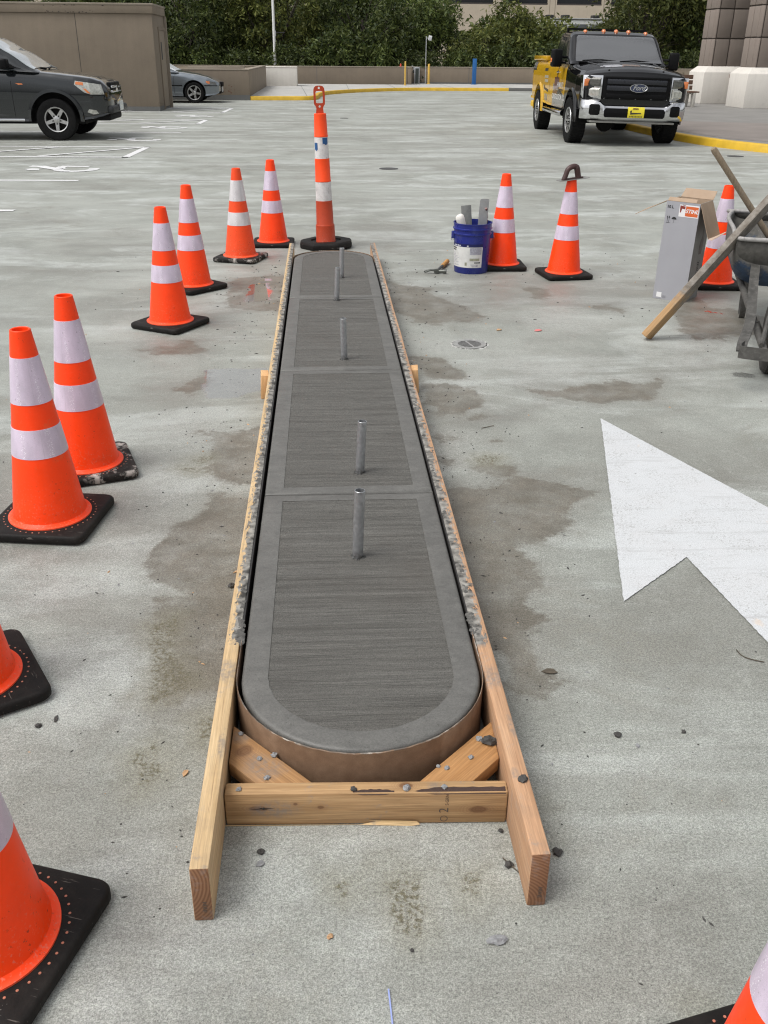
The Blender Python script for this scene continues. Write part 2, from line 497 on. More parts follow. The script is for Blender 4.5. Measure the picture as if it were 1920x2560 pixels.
    h = g.m('ADD', g.m('MULTIPLY', sp1, 0.6), g.m('MULTIPLY', sp2, 0.8))
    b = g('Bump'); b.inputs['Distance'].default_value = 0.004
    g.put(b.inputs['Strength'], g.m('MULTIPLY', g.m('SUBTRACT', 1.0, wm), g.rng(y, 2.0, 12.0, 0.45, 0.08)))
    g.l(h, b.inputs['Height'])
    return g.out(col, rough, 0.0, b.outputs[0], spec=0.4, coat=g.m('MULTIPLY', wm, 1.0), coat_rough=0.02)

def build_ground():
    xs = np.concatenate([[-1500, -400, -120, -50, -25, -15], np.arange(-9, -2.0, 0.5), np.arange(-2.0, 3.4, 0.03), np.arange(3.4, 10, 0.5), [15, 25, 50, 120, 400, 1500]])
    ys = np.concatenate([[-1500, -300, -60, -15, -4, -1], np.arange(0.2, 8.2, 0.03), np.arange(8.2, 26, 0.8), [35, 50, 80, 150, 400, 1500]])
    X, Y = np.meshgrid(xs, ys)
    nx, ny = len(xs), len(ys)
    P = np.stack([X.ravel(), Y.ravel()], 1)
    v = np.c_[P, np.zeros(len(P))]
    idx = np.arange(nx*ny).reshape(ny, nx)
    f = np.stack([idx[:-1, :-1].ravel(), idx[:-1, 1:].ravel(), idx[1:, 1:].ravel(), idx[1:, :-1].ravel()], 1)
    me = bpy.data.meshes.new('ground')
    me.vertices.add(len(v)); me.vertices.foreach_set('co', v.astype(np.float32).ravel())
    me.loops.add(f.size); me.loops.foreach_set('vertex_index', f.astype(np.int32).ravel())
    me.polygons.add(len(f)); me.polygons.foreach_set('loop_start', np.arange(0, f.size, 4, dtype=np.int32))
    me.update(calc_edges=True)
    for nm, polys, am in (('damp', DAMP, 0.16), ('wet', WET, 0.07), ('olive', OLIVE, 0.06), ('pale', PALE, 0.25)):
        a = me.attributes.new(nm, 'FLOAT', 'POINT')
        a.data.foreach_set('value', sdf(warp(P, am), polys).astype(np.float32))
    me.materials.append(ground_material())
    o = link_mesh('ground', me)
    o['kind'] = 'structure'
build_ground()

def struct(o): o['kind'] = 'structure'; return o

# ------------------------------------------------------------------ paint on the deck
def paint_material(name, col, wear=0.5):
    g = N(name)
    n = g.noise(260.0, detail=3)
    c = g.mul(col, g.rng(n, 0.36, 0.62, 0.78, 1.08))
    c = g.mix(g.rng(g.noise(5.0, detail=8, rough=0.7), 0.45, 0.75, 0, 0.22), c, (0.50, 0.47, 0.46))
    spk = g.m('MULTIPLY', g.rng(g.noise(150.0, detail=4, rough=0.7), 0.54, 0.64), g.rng(g.noise(7.0, detail=5), 0.4, 0.62, 0.1, 1))
    c = g.mix(g.m('MULTIPLY', spk, wear), c, (0.27, 0.27, 0.26))
    chip_ = g.m('MULTIPLY', g.rng(g.noise(34.0, vec=g.co(loc=(2, 6, 1)), detail=6, rough=0.7), 0.66, 0.69), 0.75)
    c = g.mix(g.m('MULTIPLY', chip_, wear), c, (0.22, 0.22, 0.205))
    sc_ = g.m('MULTIPLY', g.rng(g.noise(1.0, vec=g.co((3, 26, 1), rot=(0, 0, 0.5)), detail=7, rough=0.7), 0.54, 0.68), 0.5)
    c = g.mix(g.m('MULTIPLY', sc_, wear), c, (0.33, 0.33, 0.33))
    rust = g.m('MULTIPLY', g.rng(g.noise(9.0, vec=g.co((1, 0.5, 1)), detail=5), 0.68, 0.74), 0.6)
    c = g.mix(rust, c, (0.62, 0.48, 0.36))
    return g.out(c, 0.55, 0, g.bump(n, 0.3, 0.003))
M_paint = paint_material('white_road_paint', (0.565, 0.58, 0.59), 1.0)
M_line = paint_material('white_line_paint', (0.70, 0.70, 0.70), 0.2)
def flat(name, polys, mat, z=0.004):
    mb = MB()
    for p in polys:
        mb.add([(x, y, z) for x, y in p], [tuple(range(len(p)))])
    o = mb.build(name, mat, smooth=0)
    return struct(o)
def ribbon(pts, w):
    """closed outline of a stroke of width w"""
    P = [Vector((x, y)) for x, y in pts]; L = []; Rr = []
    for i, p in enumerate(P):
        t = (P[min(i+1, len(P)-1)]-P[max(i-1, 0)]).normalized(); n = Vector((-t.y, t.x))*w/2
        L.append(tuple(p+n)); Rr.append(tuple(p-n))
    return [[L[i], Rr[i], Rr[i+1], L[i+1]] for i in range(len(P)-1)]
def rough_poly(P, step=0.011, amp=0.0016):
    rr = random.Random(4); out = []
    for i in range(len(P)):
        a = Vector(P[i]); b = Vector(P[(i+1) % len(P)]); k = max(1, int((b-a).length/step)); t = (b-a).normalized(); n = Vector((-t.y, t.x))
        for j in range(k):
            q = a+(b-a)*j/k+n*(rr.uniform(-amp, amp) if j else 0); out.append((q.x, q.y))
    return out
# big white direction arrow beside the island
flat('arrow_marking', [rough_poly([(1.278,4.033),(0.909,2.423),(1.207,2.695),(1.263,2.18),(1.435,0.6),(1.765,0.64),(1.537,2.68),(1.87,2.49),(1.653,3.059)])], M_paint)
def xe(y): return -3.2 + 0.03*(y-13)
for y in (10.5, 13.1, 21.35):
    flat('parking_line', ribbon([(-9, y+0.16), (xe(y), y)], 0.11), M_line)
for y0, y1 in ((16.15, 17.95), (24.05, 25.55), (28.75, 31.1)):
    x0, x1 = xe(y0), xe(y1)
    flat('hatched_aisle_marking', ribbon([(-9, y0+0.2), (x0, y0)], 0.11) + ribbon([(x0-0.05, y0-0.05), (x1-0.05, y1+0.05)], 0.12) + ribbon([(x1, y1), (-9, y1+0.2)], 0.11), M_line)
    flat('hatched_aisle_diagonal', ribbon([(x0-1.45, y0+0.12), (x1-0.15, y1-0.12)], 0.1) + ribbon([(x0-3.0, y0+0.12), (x1-1.6, y1-0.1)], 0.1) + ribbon([(x0-4.5, y0+0.12), (x1-3.1, y1-0.1)], 0.1), M_line, 0.008)
def isa(cx, cy):
    def T(pts): return [(x+3.77+cx, y-14.45+cy) for x, y in pts]
    ring = [(-3.53+0.25*math.cos(a), 14.42+0.26*math.sin(a)) for a in [R(t) for t in range(150, 395, 14)]]
    polys = ribbon(T(ring), 0.15) + ribbon(T([(-4.28,14.80),(-4.12,14.78),(-4.0,14.62),(-3.78,14.40)]), 0.16) + ribbon(T([(-3.80,14.42),(-3.80,14.78)]), 0.14)
    polys += ribbon(T([(-3.84,14.80),(-3.42,14.77)]), 0.13) + [T([(-4.26,14.42),(-4.16,14.27),(-4.02,14.30),(-4.06,14.46),(-4.16,14.50)])]
    mb = MB()
    for k, p in enumerate(polys):
        mb.add([(x, y, 0.004+0.0008*(k % 4)) for x, y in p], [tuple(range(len(p)))])
    struct(mb.build('wheelchair_symbol_marking', M_line, smooth=0))
for cx, cy in ((-3.77, 14.45), (-3.66, 19.56), (-3.56, 22.77), (-3.40, 27.0)): isa(cx, cy)
flat('lane_dash_marking', ribbon([(5.4, 43.7), (7.0, 43.9)], 0.12), M_line)
flat('lane_dash_marking', ribbon([(8.6, 44.4), (10.4, 44.6)], 0.12), M_line)
M_chalk = simple('blue_chalk', (0.28, 0.34, 0.62), 0.9)
flat('chalk_line', ribbon([(0.094, 1.02), (0.090, 1.13)], 0.003), M_chalk)
M_sealer = simple('joint_sealer', (0.20, 0.20, 0.185), 0.7)
flat('deck_joint', ribbon([(2.62, 5.5), (2.3, 5.46), (1.95, 5.42)], 0.004), M_sealer)

# ------------------------------------------------------------------ pavements and kerbs
def pav_mat(name, col, vs=1.2):
    g = N(name)
    c = g.mul(col, g.rng(g.noise(vs, detail=7, rough=0.65), 0.3, 0.7, 0.82, 1.14))
    c = g.mul(c, g.rng(g.noise(90.0, detail=3), 0.3, 0.7, 0.88, 1.1))
    return g.out(c, 0.75, 0, g.bump(g.noise(120.0), 0.2, 0.003))
M_pave = pav_mat('pale_concrete_pavement', (0.40, 0.392, 0.37))
M_paveR = pav_mat('warm_grey_pavement', (0.20, 0.193, 0.18))
M_paveR2 = pav_mat('rosy_grey_pavement', (0.205, 0.18, 0.163))
def kerb_mat():
    g = N('yellow_kerb_paint')
    c = g.mul((0.56, 0.35, 0.022), g.rng(g.noise(4.0, detail=7), 0.3, 0.7, 0.85, 1.12))
    ch = g.rng(g.noise(9.0, detail=9, rough=0.75), 0.60, 0.68, 0, 0.6)
    c = g.mix(ch, c, (0.34, 0.31, 0.25))
    return g.out(c, 0.55)
M_kerb = kerb_mat()
M_kerbg = pav_mat('bare_grey_kerb', (0.10, 0.098, 0.092))
KERB_FAR = [(-2.50, 36.45), (-1.2, 36.6), (-0.45, 36.75), (-0.12, 37.6), (0.02, 40.2), (0.45, 42.3), (1.95, 45.0), (4.06, 46.9), (6.4, 47.3), (8.8, 47.45)]
KERB_GAP = [(8.8, 47.45), (12.0, 47.6)]
KERB_R = [(12.0, 37.5), (9.6, 37.0), (7.7, 35.6), (6.98, 33.0), (6.95, 26.0), (7.0, 22.6), (7.05, 20.8), (7.2, 19.2), (7.55, 17.9), (8.1, 16.9), (9.2, 15.9), (12.0, 14.8), (18.0, 14.0)]
def kerb(name, pts, mat, h=0.135, w=0.16):
    P = smooth_path([(x, y, 0) for x, y in pts], 5)
    secs = []
    for i, p in enumerate(P):
        t = (P[min(i+1, len(P)-1)]-P[max(i-1, 0)]).normalized(); n = Vector((-t.y, t.x, 0))
        secs.append([p+Vector((0, 0, -0.05)), p+n*w+Vector((0, 0, -0.05)), p+n*w+Vector((0, 0, h)), p+n*0.03+Vector((0, 0, h)), p+n*0.008+Vector((0, 0, h-0.02))])
    mb = MB(); mb.loft(secs)
    return struct(mb.build(name, mat, smooth=50))
kerb('yellow_kerb', KERB_FAR, M_kerb)
kerb('grey_kerb', KERB_GAP + [(20.0, 47.8)], M_kerbg)
kerb('yellow_kerb', KERB_R[1:], M_kerb)
kerb('grey_kerb', [(40.0, 38.0)] + KERB_R[:2], M_kerbg)
def slab(name, poly, z, mat):
    mb = MB(); mb.add([(x, y, z) for x, y in poly], [tuple(range(len(poly)))])
    return struct(mb.build(name, mat, smooth=0))
def shift(pts, d):
    P = [Vector((x, y, 0)) for x, y in pts]; out = []
    for i, p in enumerate(P):
        t = (P[min(i+1, len(P)-1)]-P[max(i-1, 0)]).normalized(); n = Vector((-t.y, t.x, 0)); q = p+n*d; out.append((q.x, q.y))
    return out
def smooth2(pts): return [(p.x, p.y) for p in smooth_path([(x, y, 0) for x, y in pts], 5)]
slab('pavement_far', shift(smooth2(KERB_FAR + [(12.0, 47.6), (20, 47.8), (36, 48)]), 0.155) + [(36, 62), (-2.5, 62)], 0.129, M_pave)
slab('pavement_right', shift(smooth2(KERB_R[1:]), 0.155) + [(40, 13.5), (40, 37.8), (12.0, 37.3)], 0.131, M_paveR)
slab('pavement_band', [(7.7, 18.6), (8.4, 17.6), (9.6, 16.6), (14, 15.6), (16, 20.5), (9.5, 23.4), (7.5, 24.2), (7.35, 21.0)], 0.1345, M_paveR2)
# score lines of the far pavement
for a, b in (((-0.5, 37.0), (-0.9, 48)), ((1.2, 43.5), (1.3, 52)), ((3.4, 46.6), (3.4, 52)), ((6.2, 47.5), (6.2, 53.5)), ((9.0, 47.8), (9.0, 53.5)), ((-2.4, 40.5), (0.0, 40.7)), ((-2.4, 44.6), (1.5, 44.7))):
    mb = MB(); p = ribbon([a, b], 0.03)
    for q in p: mb.add([(x, y, 0.1325) for x, y in q], [(0, 1, 2, 3)])
    struct(mb.build('pavement_joint', M_sealer, smooth=0))

# ================================================================== CONCRETE ISLAND AND FORMWORK
def broom_mat():
    g = N('broomed_wet_concrete')
    ln = g.noise(1.0, vec=g.co((5.0, 260.0, 1)), detail=4, rough=0.6)
    ln2 = g.noise(1.0, vec=g.co((1.6, 42.0, 1), rot=(0, 0, 0.012)), detail=5, rough=0.6)
    pit = g.noise(420.0, detail=3, rough=0.7)
    c = g.mix(g.rng(ln2, 0.3, 0.7), (0.078, 0.075, 0.066), (0.134, 0.130, 0.118))
    c = g.mul(c, g.rng(ln, 0.34, 0.62, 0.72, 1.16))
    c = g.mul(c, g.rng(pit, 0.34, 0.58, 0.52, 1.2))
    sc2 = g.m('MULTIPLY', g.rng(g.noise(1.0, vec=g.co((3.0, 150.0, 1), loc=(4, 2, 0), rot=(0, 0, 0.01)), detail=3), 0.60, 0.70), 0.6)
    sc2 = g.m('MULTIPLY', sc2, g.rng(g.noise(60.0, detail=4), 0.4, 0.6))
    c = g.mix(sc2, c, (0.035, 0.032, 0.028))
    c = g.mix(g.m('MULTIPLY', g.rng(g.noise(2.0, detail=5), 0.55, 0.75), 0.4), c, (0.082, 0.072, 0.06))
    h = g.m('ADD', g.m('MULTIPLY', ln, 1.4), g.m('ADD', g.m('MULTIPLY', pit, 0.7), g.m('MULTIPLY', ln2, 1.2)))
    return g.out(c, g.rng(ln2, 0.3, 0.7, 0.48, 0.66), 0, g.bump(h, 0.75, 0.004), spec=0.4)
def trowel_mat():
    g = N('trowelled_wet_concrete')
    a = g.noise(7.0, detail=8, rough=0.65, dist=0.5); b = g.noise(300.0, detail=2)
    rip = g.noise(1.0, vec=g.co((10, 42, 1)), detail=4)
    a2 = g.noise(26.0, detail=6, rough=0.7, dist=0.8)
    c = g.mix(g.rng(a, 0.3, 0.7), (0.102, 0.100, 0.092), (0.142, 0.139, 0.129))
    c = g.mul(c, g.rng(a2, 0.3, 0.7, 0.86, 1.1))
    c = g.mix(g.m('MULTIPLY', g.rng(g.noise(140.0, detail=3), 0.66, 0.70), 0.6), c, (0.05, 0.047, 0.042))
    c = g.mul(c, g.rng(b, 0.35, 0.65, 0.84, 1.10))
    c = g.mul(c, g.rng(rip, 0.35, 0.65, 0.93, 1.06))
    h = g.m('ADD', g.m('MULTIPLY', b, 0.25), g.m('MULTIPLY', rip, 1.6))
    return g.out(c, g.rng(a, 0.3, 0.7, 0.40, 0.58), 0, g.bump(h, 0.35, 0.004), spec=0.45)
M_broom, M_trowel = broom_mat(), trowel_mat()
M_core = simple('dark_wet_concrete', (0.05, 0.049, 0.046), 0.7)
IX, IW = 0.0720, 0.2975           # island axis and half width
YC0, YC1 = 1.916, 7.166           # centres of the rounded ends
ZT = 0.1385
island = thing('concrete_island', 'fresh grey concrete island with rounded ends and four broomed panels inside timber forms', 'concrete island', (IX, YC0, 0))
def outline(w, ya, yb, round0, round1, n=40):
    """half-stadium or rectangle, counter-clockwise, in island local coords"""
    P = []
    if round0:
        for i in range(n+1):
            a = math.pi + math.pi*i/n; P.append((w*math.cos(a), w*math.sin(a)))
    else:
        P += [(-w, ya), (w, ya)]
    if round1:
        for i in range(n+1):
            a = math.pi*i/n; P.append((w*math.cos(a), (YC1-YC0)+w*math.sin(a)))
    else:
        P += [(w, yb), (-w, yb)]
    return P
def subdiv(P, step=0.07):
    out = []
    for i in range(len(P)):
        a = Vector(P[i]); b = Vector(P[(i+1) % len(P)]); k = max(1, int((b-a).length/step))
        for j in range(k):
            q = a+(b-a)*j/k; out.append((q.x, q.y))
    return out
def inset_ring(w, ya, yb, r0, r1, d):
    return outline(w-d, ya+(0 if r0 else d), yb-(0 if r1 else d), r0, r1)
JY = [2.970, 4.393, 5.908]
spans = [(None, JY[0]), (JY[0], JY[1]), (JY[1], JY[2]), (JY[2], None)]
for k, (a, b) in enumerate(spans):
    r0, r1 = a is None, b is None
    ya = 0 if r0 else a-YC0+0.004; yb = 0 if r1 else b-YC0-0.004
    rings = [(0.0, 0.115), (0.0, ZT-0.011), (0.0022, ZT-0.0050), (0.0065, ZT-0.0014), (0.012, ZT)]
    bd, be = 0.066, 0.052
    secs = [[(x, y, z) for x, y in inset_ring(IW, ya, yb, r0, r1, d)] for d, z in rings]
    inner = outline(IW-bd, ya+be, yb-be, r0, r1)
    # hand-tooled border: the inside edge wanders a little
    rng = random.Random(40+k)
    inner = [(x+rng.uniform(-0.0014, 0.0014), y+rng.uniform(-0.0014, 0.0014)) for x, y in inner]
    secs.append([(x, y, ZT) for x, y in inner])
    secs.append([(x, y, ZT-0.0030) for x, y in inner])
    mb = MB(); mb.loft(secs, cap=False)
    p = mb.build('panel', M_trowel, island, smooth=30)
    f = MB(); f.add([(x, y, ZT-0.0018) for x, y in inner], [tuple(range(len(inner)))])
    f.build('broom_field', M_broom, p, smooth=0)
core = MB(); P = outline(IW-0.001, 0, 0, True, True)
core.prism(P, 0.0, 0.122)
core.build('core', M_core, island, smooth=30)

def wood_mat(name, c1, c2, grain=(70, 2.2, 70), spatter=False, knots=(), dirty=0.2, white=0.0, ends=None, smears=()):
    g = N(name)
    gr = g.noise(1.0, vec=g.co(grain), detail=6, rough=0.6, dist=0.6)
    fine = g.noise(1.0, vec=g.co(tuple(q*5 for q in grain)), detail=3)
    c = g.mix(g.rng(gr, 0.3, 0.7), c1, c2)
    c = g.mul(c, g.rng(fine, 0.3, 0.7, 0.78, 1.14))
    c = g.mix(g.rng(g.noise(5.0, detail=7, rough=0.7), 0.52, 0.75, 0, dirty), c, (0.16, 0.13, 0.105))
    fl = g.m('MULTIPLY', g.rng(g.noise(1.0, vec=g.co(tuple(q*1.6 if q < 10 else q*2.2 for q in grain), loc=(3, 5, 1)), detail=5, rough=0.7), 0.60, 0.66), 0.45)
    c = g.mix(fl, c, (0.16, 0.095, 0.05))
    fl2 = g.m('MULTIPLY', g.rng(g.noise(11.0, vec=g.co(loc=(8, 8, 8)), detail=8, rough=0.75), 0.60, 0.66), 0.5)
    c = g.mix(fl2, c, (0.23, 0.215, 0.20))
    if ends:
        nx = g('SeparateXYZ'); g.l(g.tc.outputs['Normal'], nx.inputs[0])
        em = g.rng(g.m('ABSOLUTE', nx.outputs[ends[0]]), 0.85, 0.95)
        dv = g('VectorMath'); dv.operation = 'SUBTRACT'; g.l(g.tc.outputs['Object'], dv.inputs[0]); dv.inputs[1].default_value = ends[1]
        ml = g('VectorMath'); ml.operation = 'MULTIPLY'; g.l(dv.outputs[0], ml.inputs[0]); ml.inputs[1].default_value = (0 if ends[0] == 0 else 1, 0 if ends[0] == 1 else 1, 1)
        lv = g('VectorMath'); lv.operation = 'LENGTH'; g.l(ml.outputs[0], lv.inputs[0])
        rg = g.m('SINE', g.m('ADD', g.m('MULTIPLY', lv.outputs['Value'], 900.0), g.m('MULTIPLY', g.noise(25.0), 3.0)))
        ec = g.mix(g.rng(rg, -1, 1), (0.17, 0.082, 0.042), (0.27, 0.14, 0.075))
        c = g.mix(em, c, ec)
    for (kx, ky, kz, rx, ry, rz) in knots:
        v = g('VectorMath'); v.operation = 'SUBTRACT'; g.l(g.tc.outputs['Object'], v.inputs[0]); v.inputs[1].default_value = (kx, ky, kz)
        d = g('VectorMath'); d.operation = 'DIVIDE'; g.l(v.outputs[0], d.inputs[0]); d.inputs[1].default_value = (rx, ry, rz)
        ln = g('VectorMath'); ln.operation = 'LENGTH'; g.l(d.outputs[0], ln.inputs[0])
        L = g.m('ADD', ln.outputs['Value'], g.m('MULTIPLY', g.m('SUBTRACT', g.noise(60.0), 0.5), 0.7))
        c = g.mix(g.rng(L, 0.7, 1.15, 0.85, 0), c, (0.13, 0.062, 0.03))
        ringm = g.m('MULTIPLY', g.m('ABSOLUTE', g.m('SINE', g.m('MULTIPLY', L, 9.0))), g.rng(L, 1.0, 2.6, 0.5, 0))
        c = g.mix(ringm, c, (0.24, 0.13, 0.065))
    for (kx, ky, kz, rx, ry, rz) in smears:
        v = g('VectorMath'); v.operation = 'SUBTRACT'; g.l(g.tc.outputs['Object'], v.inputs[0]); v.inputs[1].default_value = (kx, ky, kz)
        d = g('VectorMath'); d.operation = 'DIVIDE'; g.l(v.outputs[0], d.inputs[0]); d.inputs[1].default_value = (rx, ry, rz)
        ln = g('VectorMath'); ln.operation = 'LENGTH'; g.l(d.outputs[0], ln.inputs[0])
        L = g.m('ADD', ln.outputs['Value'], g.m('MULTIPLY', g.m('SUBTRACT', g.noise(22.0, detail=7, rough=0.75), 0.5), 1.6))
        c = g.mix(g.m('MULTIPLY', g.rng(L, 0.5, 1.1, 0.6, 0), g.rng(g.noise(90.0, detail=5, rough=0.7), 0.38, 0.58, 0.2, 1)), c, (0.19, 0.175, 0.16))
    if spatter:
        X = g.xyz()
        ex = g.m('ADD', g.m('ADD', X[1], g.m('MULTIPLY', g.m('SUBTRACT', g.noise(20.0, detail=4), 0.5), 0.06)), 0)
        zone = g.rng(ex, spatter[0]-0.01, spatter[0]+0.02)
        top = g.rng(X[2], 0.045, 0.064)
        inner = g.rng(g.m('MULTIPLY', X[0], spatter[1]), -0.019, 0.019, spatter[2], spatter[2]+0.42)
        sn = g.noise(1.0, vec=g.co((120, 38, 60)), detail=7, rough=0.72)
        s1 = g.m('MULTIPLY', g.m('MULTIPLY', zone, top), g.rng(g.m('ADD', sn, inner), 0.80, 0.86))
        sc = g.mix(g.rng(g.noise(30.0, detail=5), 0.35, 0.65), (0.045, 0.043, 0.039), (0.33, 0.315, 0.285))
        c = g.mix(s1, c, sc)
        g.p.inputs['Roughness'].default_value = 0.7
    if white:
        c = g.mix(g.rng(g.noise(18.0, detail=7, rough=0.75), 0.56, 0.62, 0, white), c, (0.30, 0.29, 0.28))
    return g.out(c, 0.72, 0, g.bump(g.m('ADD', gr, g.m('MULTIPLY', fine, 0.5)), 0.35, 0.003), spec=0.3)
form = thing('wooden_formwork', 'pale timber formwork of two long boards, cross board, corner blocks and curved brown fibre end', 'formwork', (0, 0, 0))
def board(name, size, loc, mat, rz=0, bevel=0.004, parent=form, ry=0.0):
    x, y, z = size
    b = MB(); n = max(1, int(y/0.5))
    # sections along y so that the board can be a touch crooked
    secs = []
    rr = random.Random(len(name) + int(loc[0]*100))
    for i in range(n+1):
        yy = -y/2+y*i/n; o = rr.uniform(-0.0012, 0.0012)
        secs.append([(-x/2+o, yy, -z/2), (x/2+o, yy, -z/2), (x/2+o, yy, z/2), (-x/2+o, yy, z/2)])
    b.loft(secs)
    return b.build(name, mat, parent, loc, (0, ry, rz), bevel=bevel, seg=2, smooth=40)
M_wL = wood_mat('pale_fir_board', (0.48, 0.325, 0.165), (0.60, 0.445, 0.26), spatter=(-2.50, 1, 0.17), white=0.2, dirty=0.30, ends=(1, (-0.09, 0, 0.03)), smears=((0.0, -2.62, 0.07, 0.03, 0.05, 0.03), (0.01, -2.9, 0.07, 0.01, 0.06, 0.02)))
M_wR = wood_mat('rosy_fir_board', (0.40, 0.222, 0.122), (0.52, 0.325, 0.195), spatter=(-2.55, -1, 0.20), white=0.2, dirty=0.34, ends=(1, (-0.05, 0, -0.06)), smears=((0.0, -2.68, 0.07, 0.03, 0.05, 0.03), (0.012, -2.86, 0.07, 0.008, 0.05, 0.02), (-0.01, -3.02, 0.07, 0.012, 0.02, 0.02)))
L_Y0, L_Y1 = 1.300, 7.795
bl = board('side_board', (0.038, L_Y1-L_Y0, 0.140), (-0.260, (L_Y0+L_Y1)/2, 0.070), M_wL)
br = board('side_board', (0.038, L_Y1-L_Y0, 0.140), (0.398, (L_Y0+L_Y1)/2, 0.070), M_wR)
M_wC = wood_mat('knotty_pine_board', (0.30, 0.175, 0.080), (0.50, 0.325, 0.165), smears=((-0.20, -0.019, 0.0, 0.06, 0.02, 0.028), (0.15, 0.0, 0.045, 0.02, 0.02, 0.02)), grain=(2.2, 70, 70), dirty=0.15, white=0.0,
   knots=((-0.235, -0.019, 0.004, 0.022, 0.03, 0.008), (-0.10, -0.019, 0.006, 0.008, 0.02, 0.005), (0.085, 0.004, 0.046, 0.016, 0.010, 0.02), (0.245, -0.019, -0.005, 0.022, 0.03, 0.010), (-0.155, -0.019, 0.016, 0.005, 0.02, 0.004)))
cross = MB(); cross.box(-0.3085, 0.3085, -0.019, 0.019, -0.0445, 0.0445)
crossb = cross.build('cross_board', M_wC, form, (0.0695, 1.556, 0.0455), (0, 0, R(-2.2)), bevel=0.005, smooth=40)
M_bark = simple('dark_wane_bark', (0.05, 0.028, 0.022), 0.8, bump=0.5, bs=150)
for (x0, x1, w) in ((-0.03, 0.060, 0.0075), (0.105, 0.303, 0.0120)):
    mb = MB(); n = 14; top = []; mid_ = []; bot = []
    for i in range(n+1):
        t = i/n; x = x0+(x1-x0)*t; e = math.sin(math.pi*min(1, max(0.02, t*0.98+0.01)))**0.45 if x1 < 0.2 else min(1, t*4)**0.7
        top.append((x, -0.0142+w*e*0.95+0.0012*math.sin(i*2.3), 0.0451)); mid_.append((x, -0.0140, 0.0452)); bot.append((x, -0.0140-0.0056*min(1, e*1.2), 0.0452-0.0050*min(1, e*1.2)))
    vs = top+mid_+bot
    mb.add(vs, [(i, i+1, n+2+i, n+1+i) for i in range(n)]+[(n+1+i, n+2+i, 2*n+3+i, 2*n+2+i) for i in range(n)])
    mb.build('bark_edge', M_bark, crossb, smooth=0)
# torn splinter along the bottom edge and grade stamp
M_split = wood_mat('torn_pine', (0.62, 0.42, 0.2), (0.72, 0.53, 0.3), grain=(3, 80, 80))
mb = MB(); mb.add([(0.0, -0.0205, -0.030), (0.11, -0.0235, -0.032), (0.118, -0.026, -0.040), (0.10, -0.025, -0.045), (-0.02, -0.022, -0.0435), (0.02, -0.0195, -0.036)], [(0, 1, 2, 3, 4, 5)])
mb.add([(-0.31, -0.021, -0.041), (-0.2, -0.022, -0.040), (0.0, -0.0215, -0.0425), (0.0, -0.0205, -0.0447), (-0.31, -0.0205, -0.0447)], [(0, 1, 2, 3, 4)])
mb.build('splinter', M_split, crossb, smooth=0)
M_nail = simple('nail_head_steel', (0.06, 0.055, 0.05), 0.5, 0.6)
mb = MB(); mb.lathe([(0.0035, 0.0), (0.003, 0.001)], 8, xf((-0.225, -0.0192, 0.004), rx=R(90))); mb.build('nail', M_nail, crossb, smooth=0)
M_hole = simple('split_shadow', (0.03, 0.02, 0.015), 0.9)
mb = MB()
for a_, l_ in ((0.1, 0.026), (3.3, 0.030), (2.6, 0.014), (-0.5, 0.012), (1.6, 0.008)):
    ca, sa = math.cos(a_), math.sin(a_)*0.45; mb.add([(-0.225, -0.0195, 0.0055), (-0.225, -0.0195, 0.0025), (-0.225+ca*l_, -0.0195, 0.004+sa*l_)], [(0, 1, 2)])
mb.build('nail_split', M_hole, crossb, smooth=0)
for px, py in ((-0.2845+0.0045, -2.99), (0.0, 0)):
    pass
for par, sg in ((bl, -1), (br, 1)):
    for zz in (-0.028, -0.006):
        for yy in (-2.99, -1.2, 1.4):
            mb = MB(); mb.lathe([(0.0042, 0.0), (0.0036, 0.0012)], 8, xf((sg*0.0192, yy, zz), ry=R(90*sg))); mb.build('nail', M_nail, par, smooth=0)
M_ink = simple('stamp_ink', (0.10, 0.07, 0.05), 0.8)
vs, fs = text_mesh('2', 0.030)
mb = MB(); mb.add(lay2d(vs, (0.170, -0.0196, -0.006), (0, 0, 1), (-1, 0, 0)), fs)
vs, fs = text_mesh('S-GRN', 0.011)
mb.add(lay2d(vs, (0.176, -0.0196, 0.024), (0, 0, 1), (-1, 0, 0)), fs)
for i in range(14):
    a0, a1 = 2*math.pi*i/14, 2*math.pi*(i+1)/14
    mb.add([(0.170+r*math.cos(a), -0.0196, -0.030+r*math.sin(a)) for r, a in ((0.0085, a0), (0.0085, a1), (0.0068, a1), (0.0068, a0))], [(0, 1, 2, 3)])
mb.build('grade_stamp', M_ink, crossb, smooth=0)
for par, sx in ((bl, 1), (br, 1)):
    mb = MB(); yy = -(L_Y1-L_Y0)/2-0.0006
    for i in range(7):
        w = random.uniform(0.006, 0.011); z = -0.018-i*0.0042
        mb.add([(0.004-w/2, yy, z), (0.004+w/2, yy, z), (0.004+w/2, yy, z-0.0026), (0.004-w/2, yy, z-0.0026)], [(0, 1, 2, 3)])
    mb.build('end_stamp', M_ink, par, smooth=0)
M_blkL = wood_mat('knotty_block_wood', (0.28, 0.145, 0.06), (0.44, 0.25, 0.11), smears=((0.02, 0.0, 0.019, 0.06, 0.05, 0.03), (-0.1, 0.03, 0.019, 0.03, 0.03, 0.03)), grain=(2.5, 60, 60), dirty=0.4, knots=((-0.055, 0.005, 0.019, 0.018, 0.024, 0.03),))
M_blkR = wood_mat('amber_block_wood', (0.34, 0.17, 0.062), (0.46, 0.25, 0.105), grain=(2.5, 60, 60), dirty=0.15)
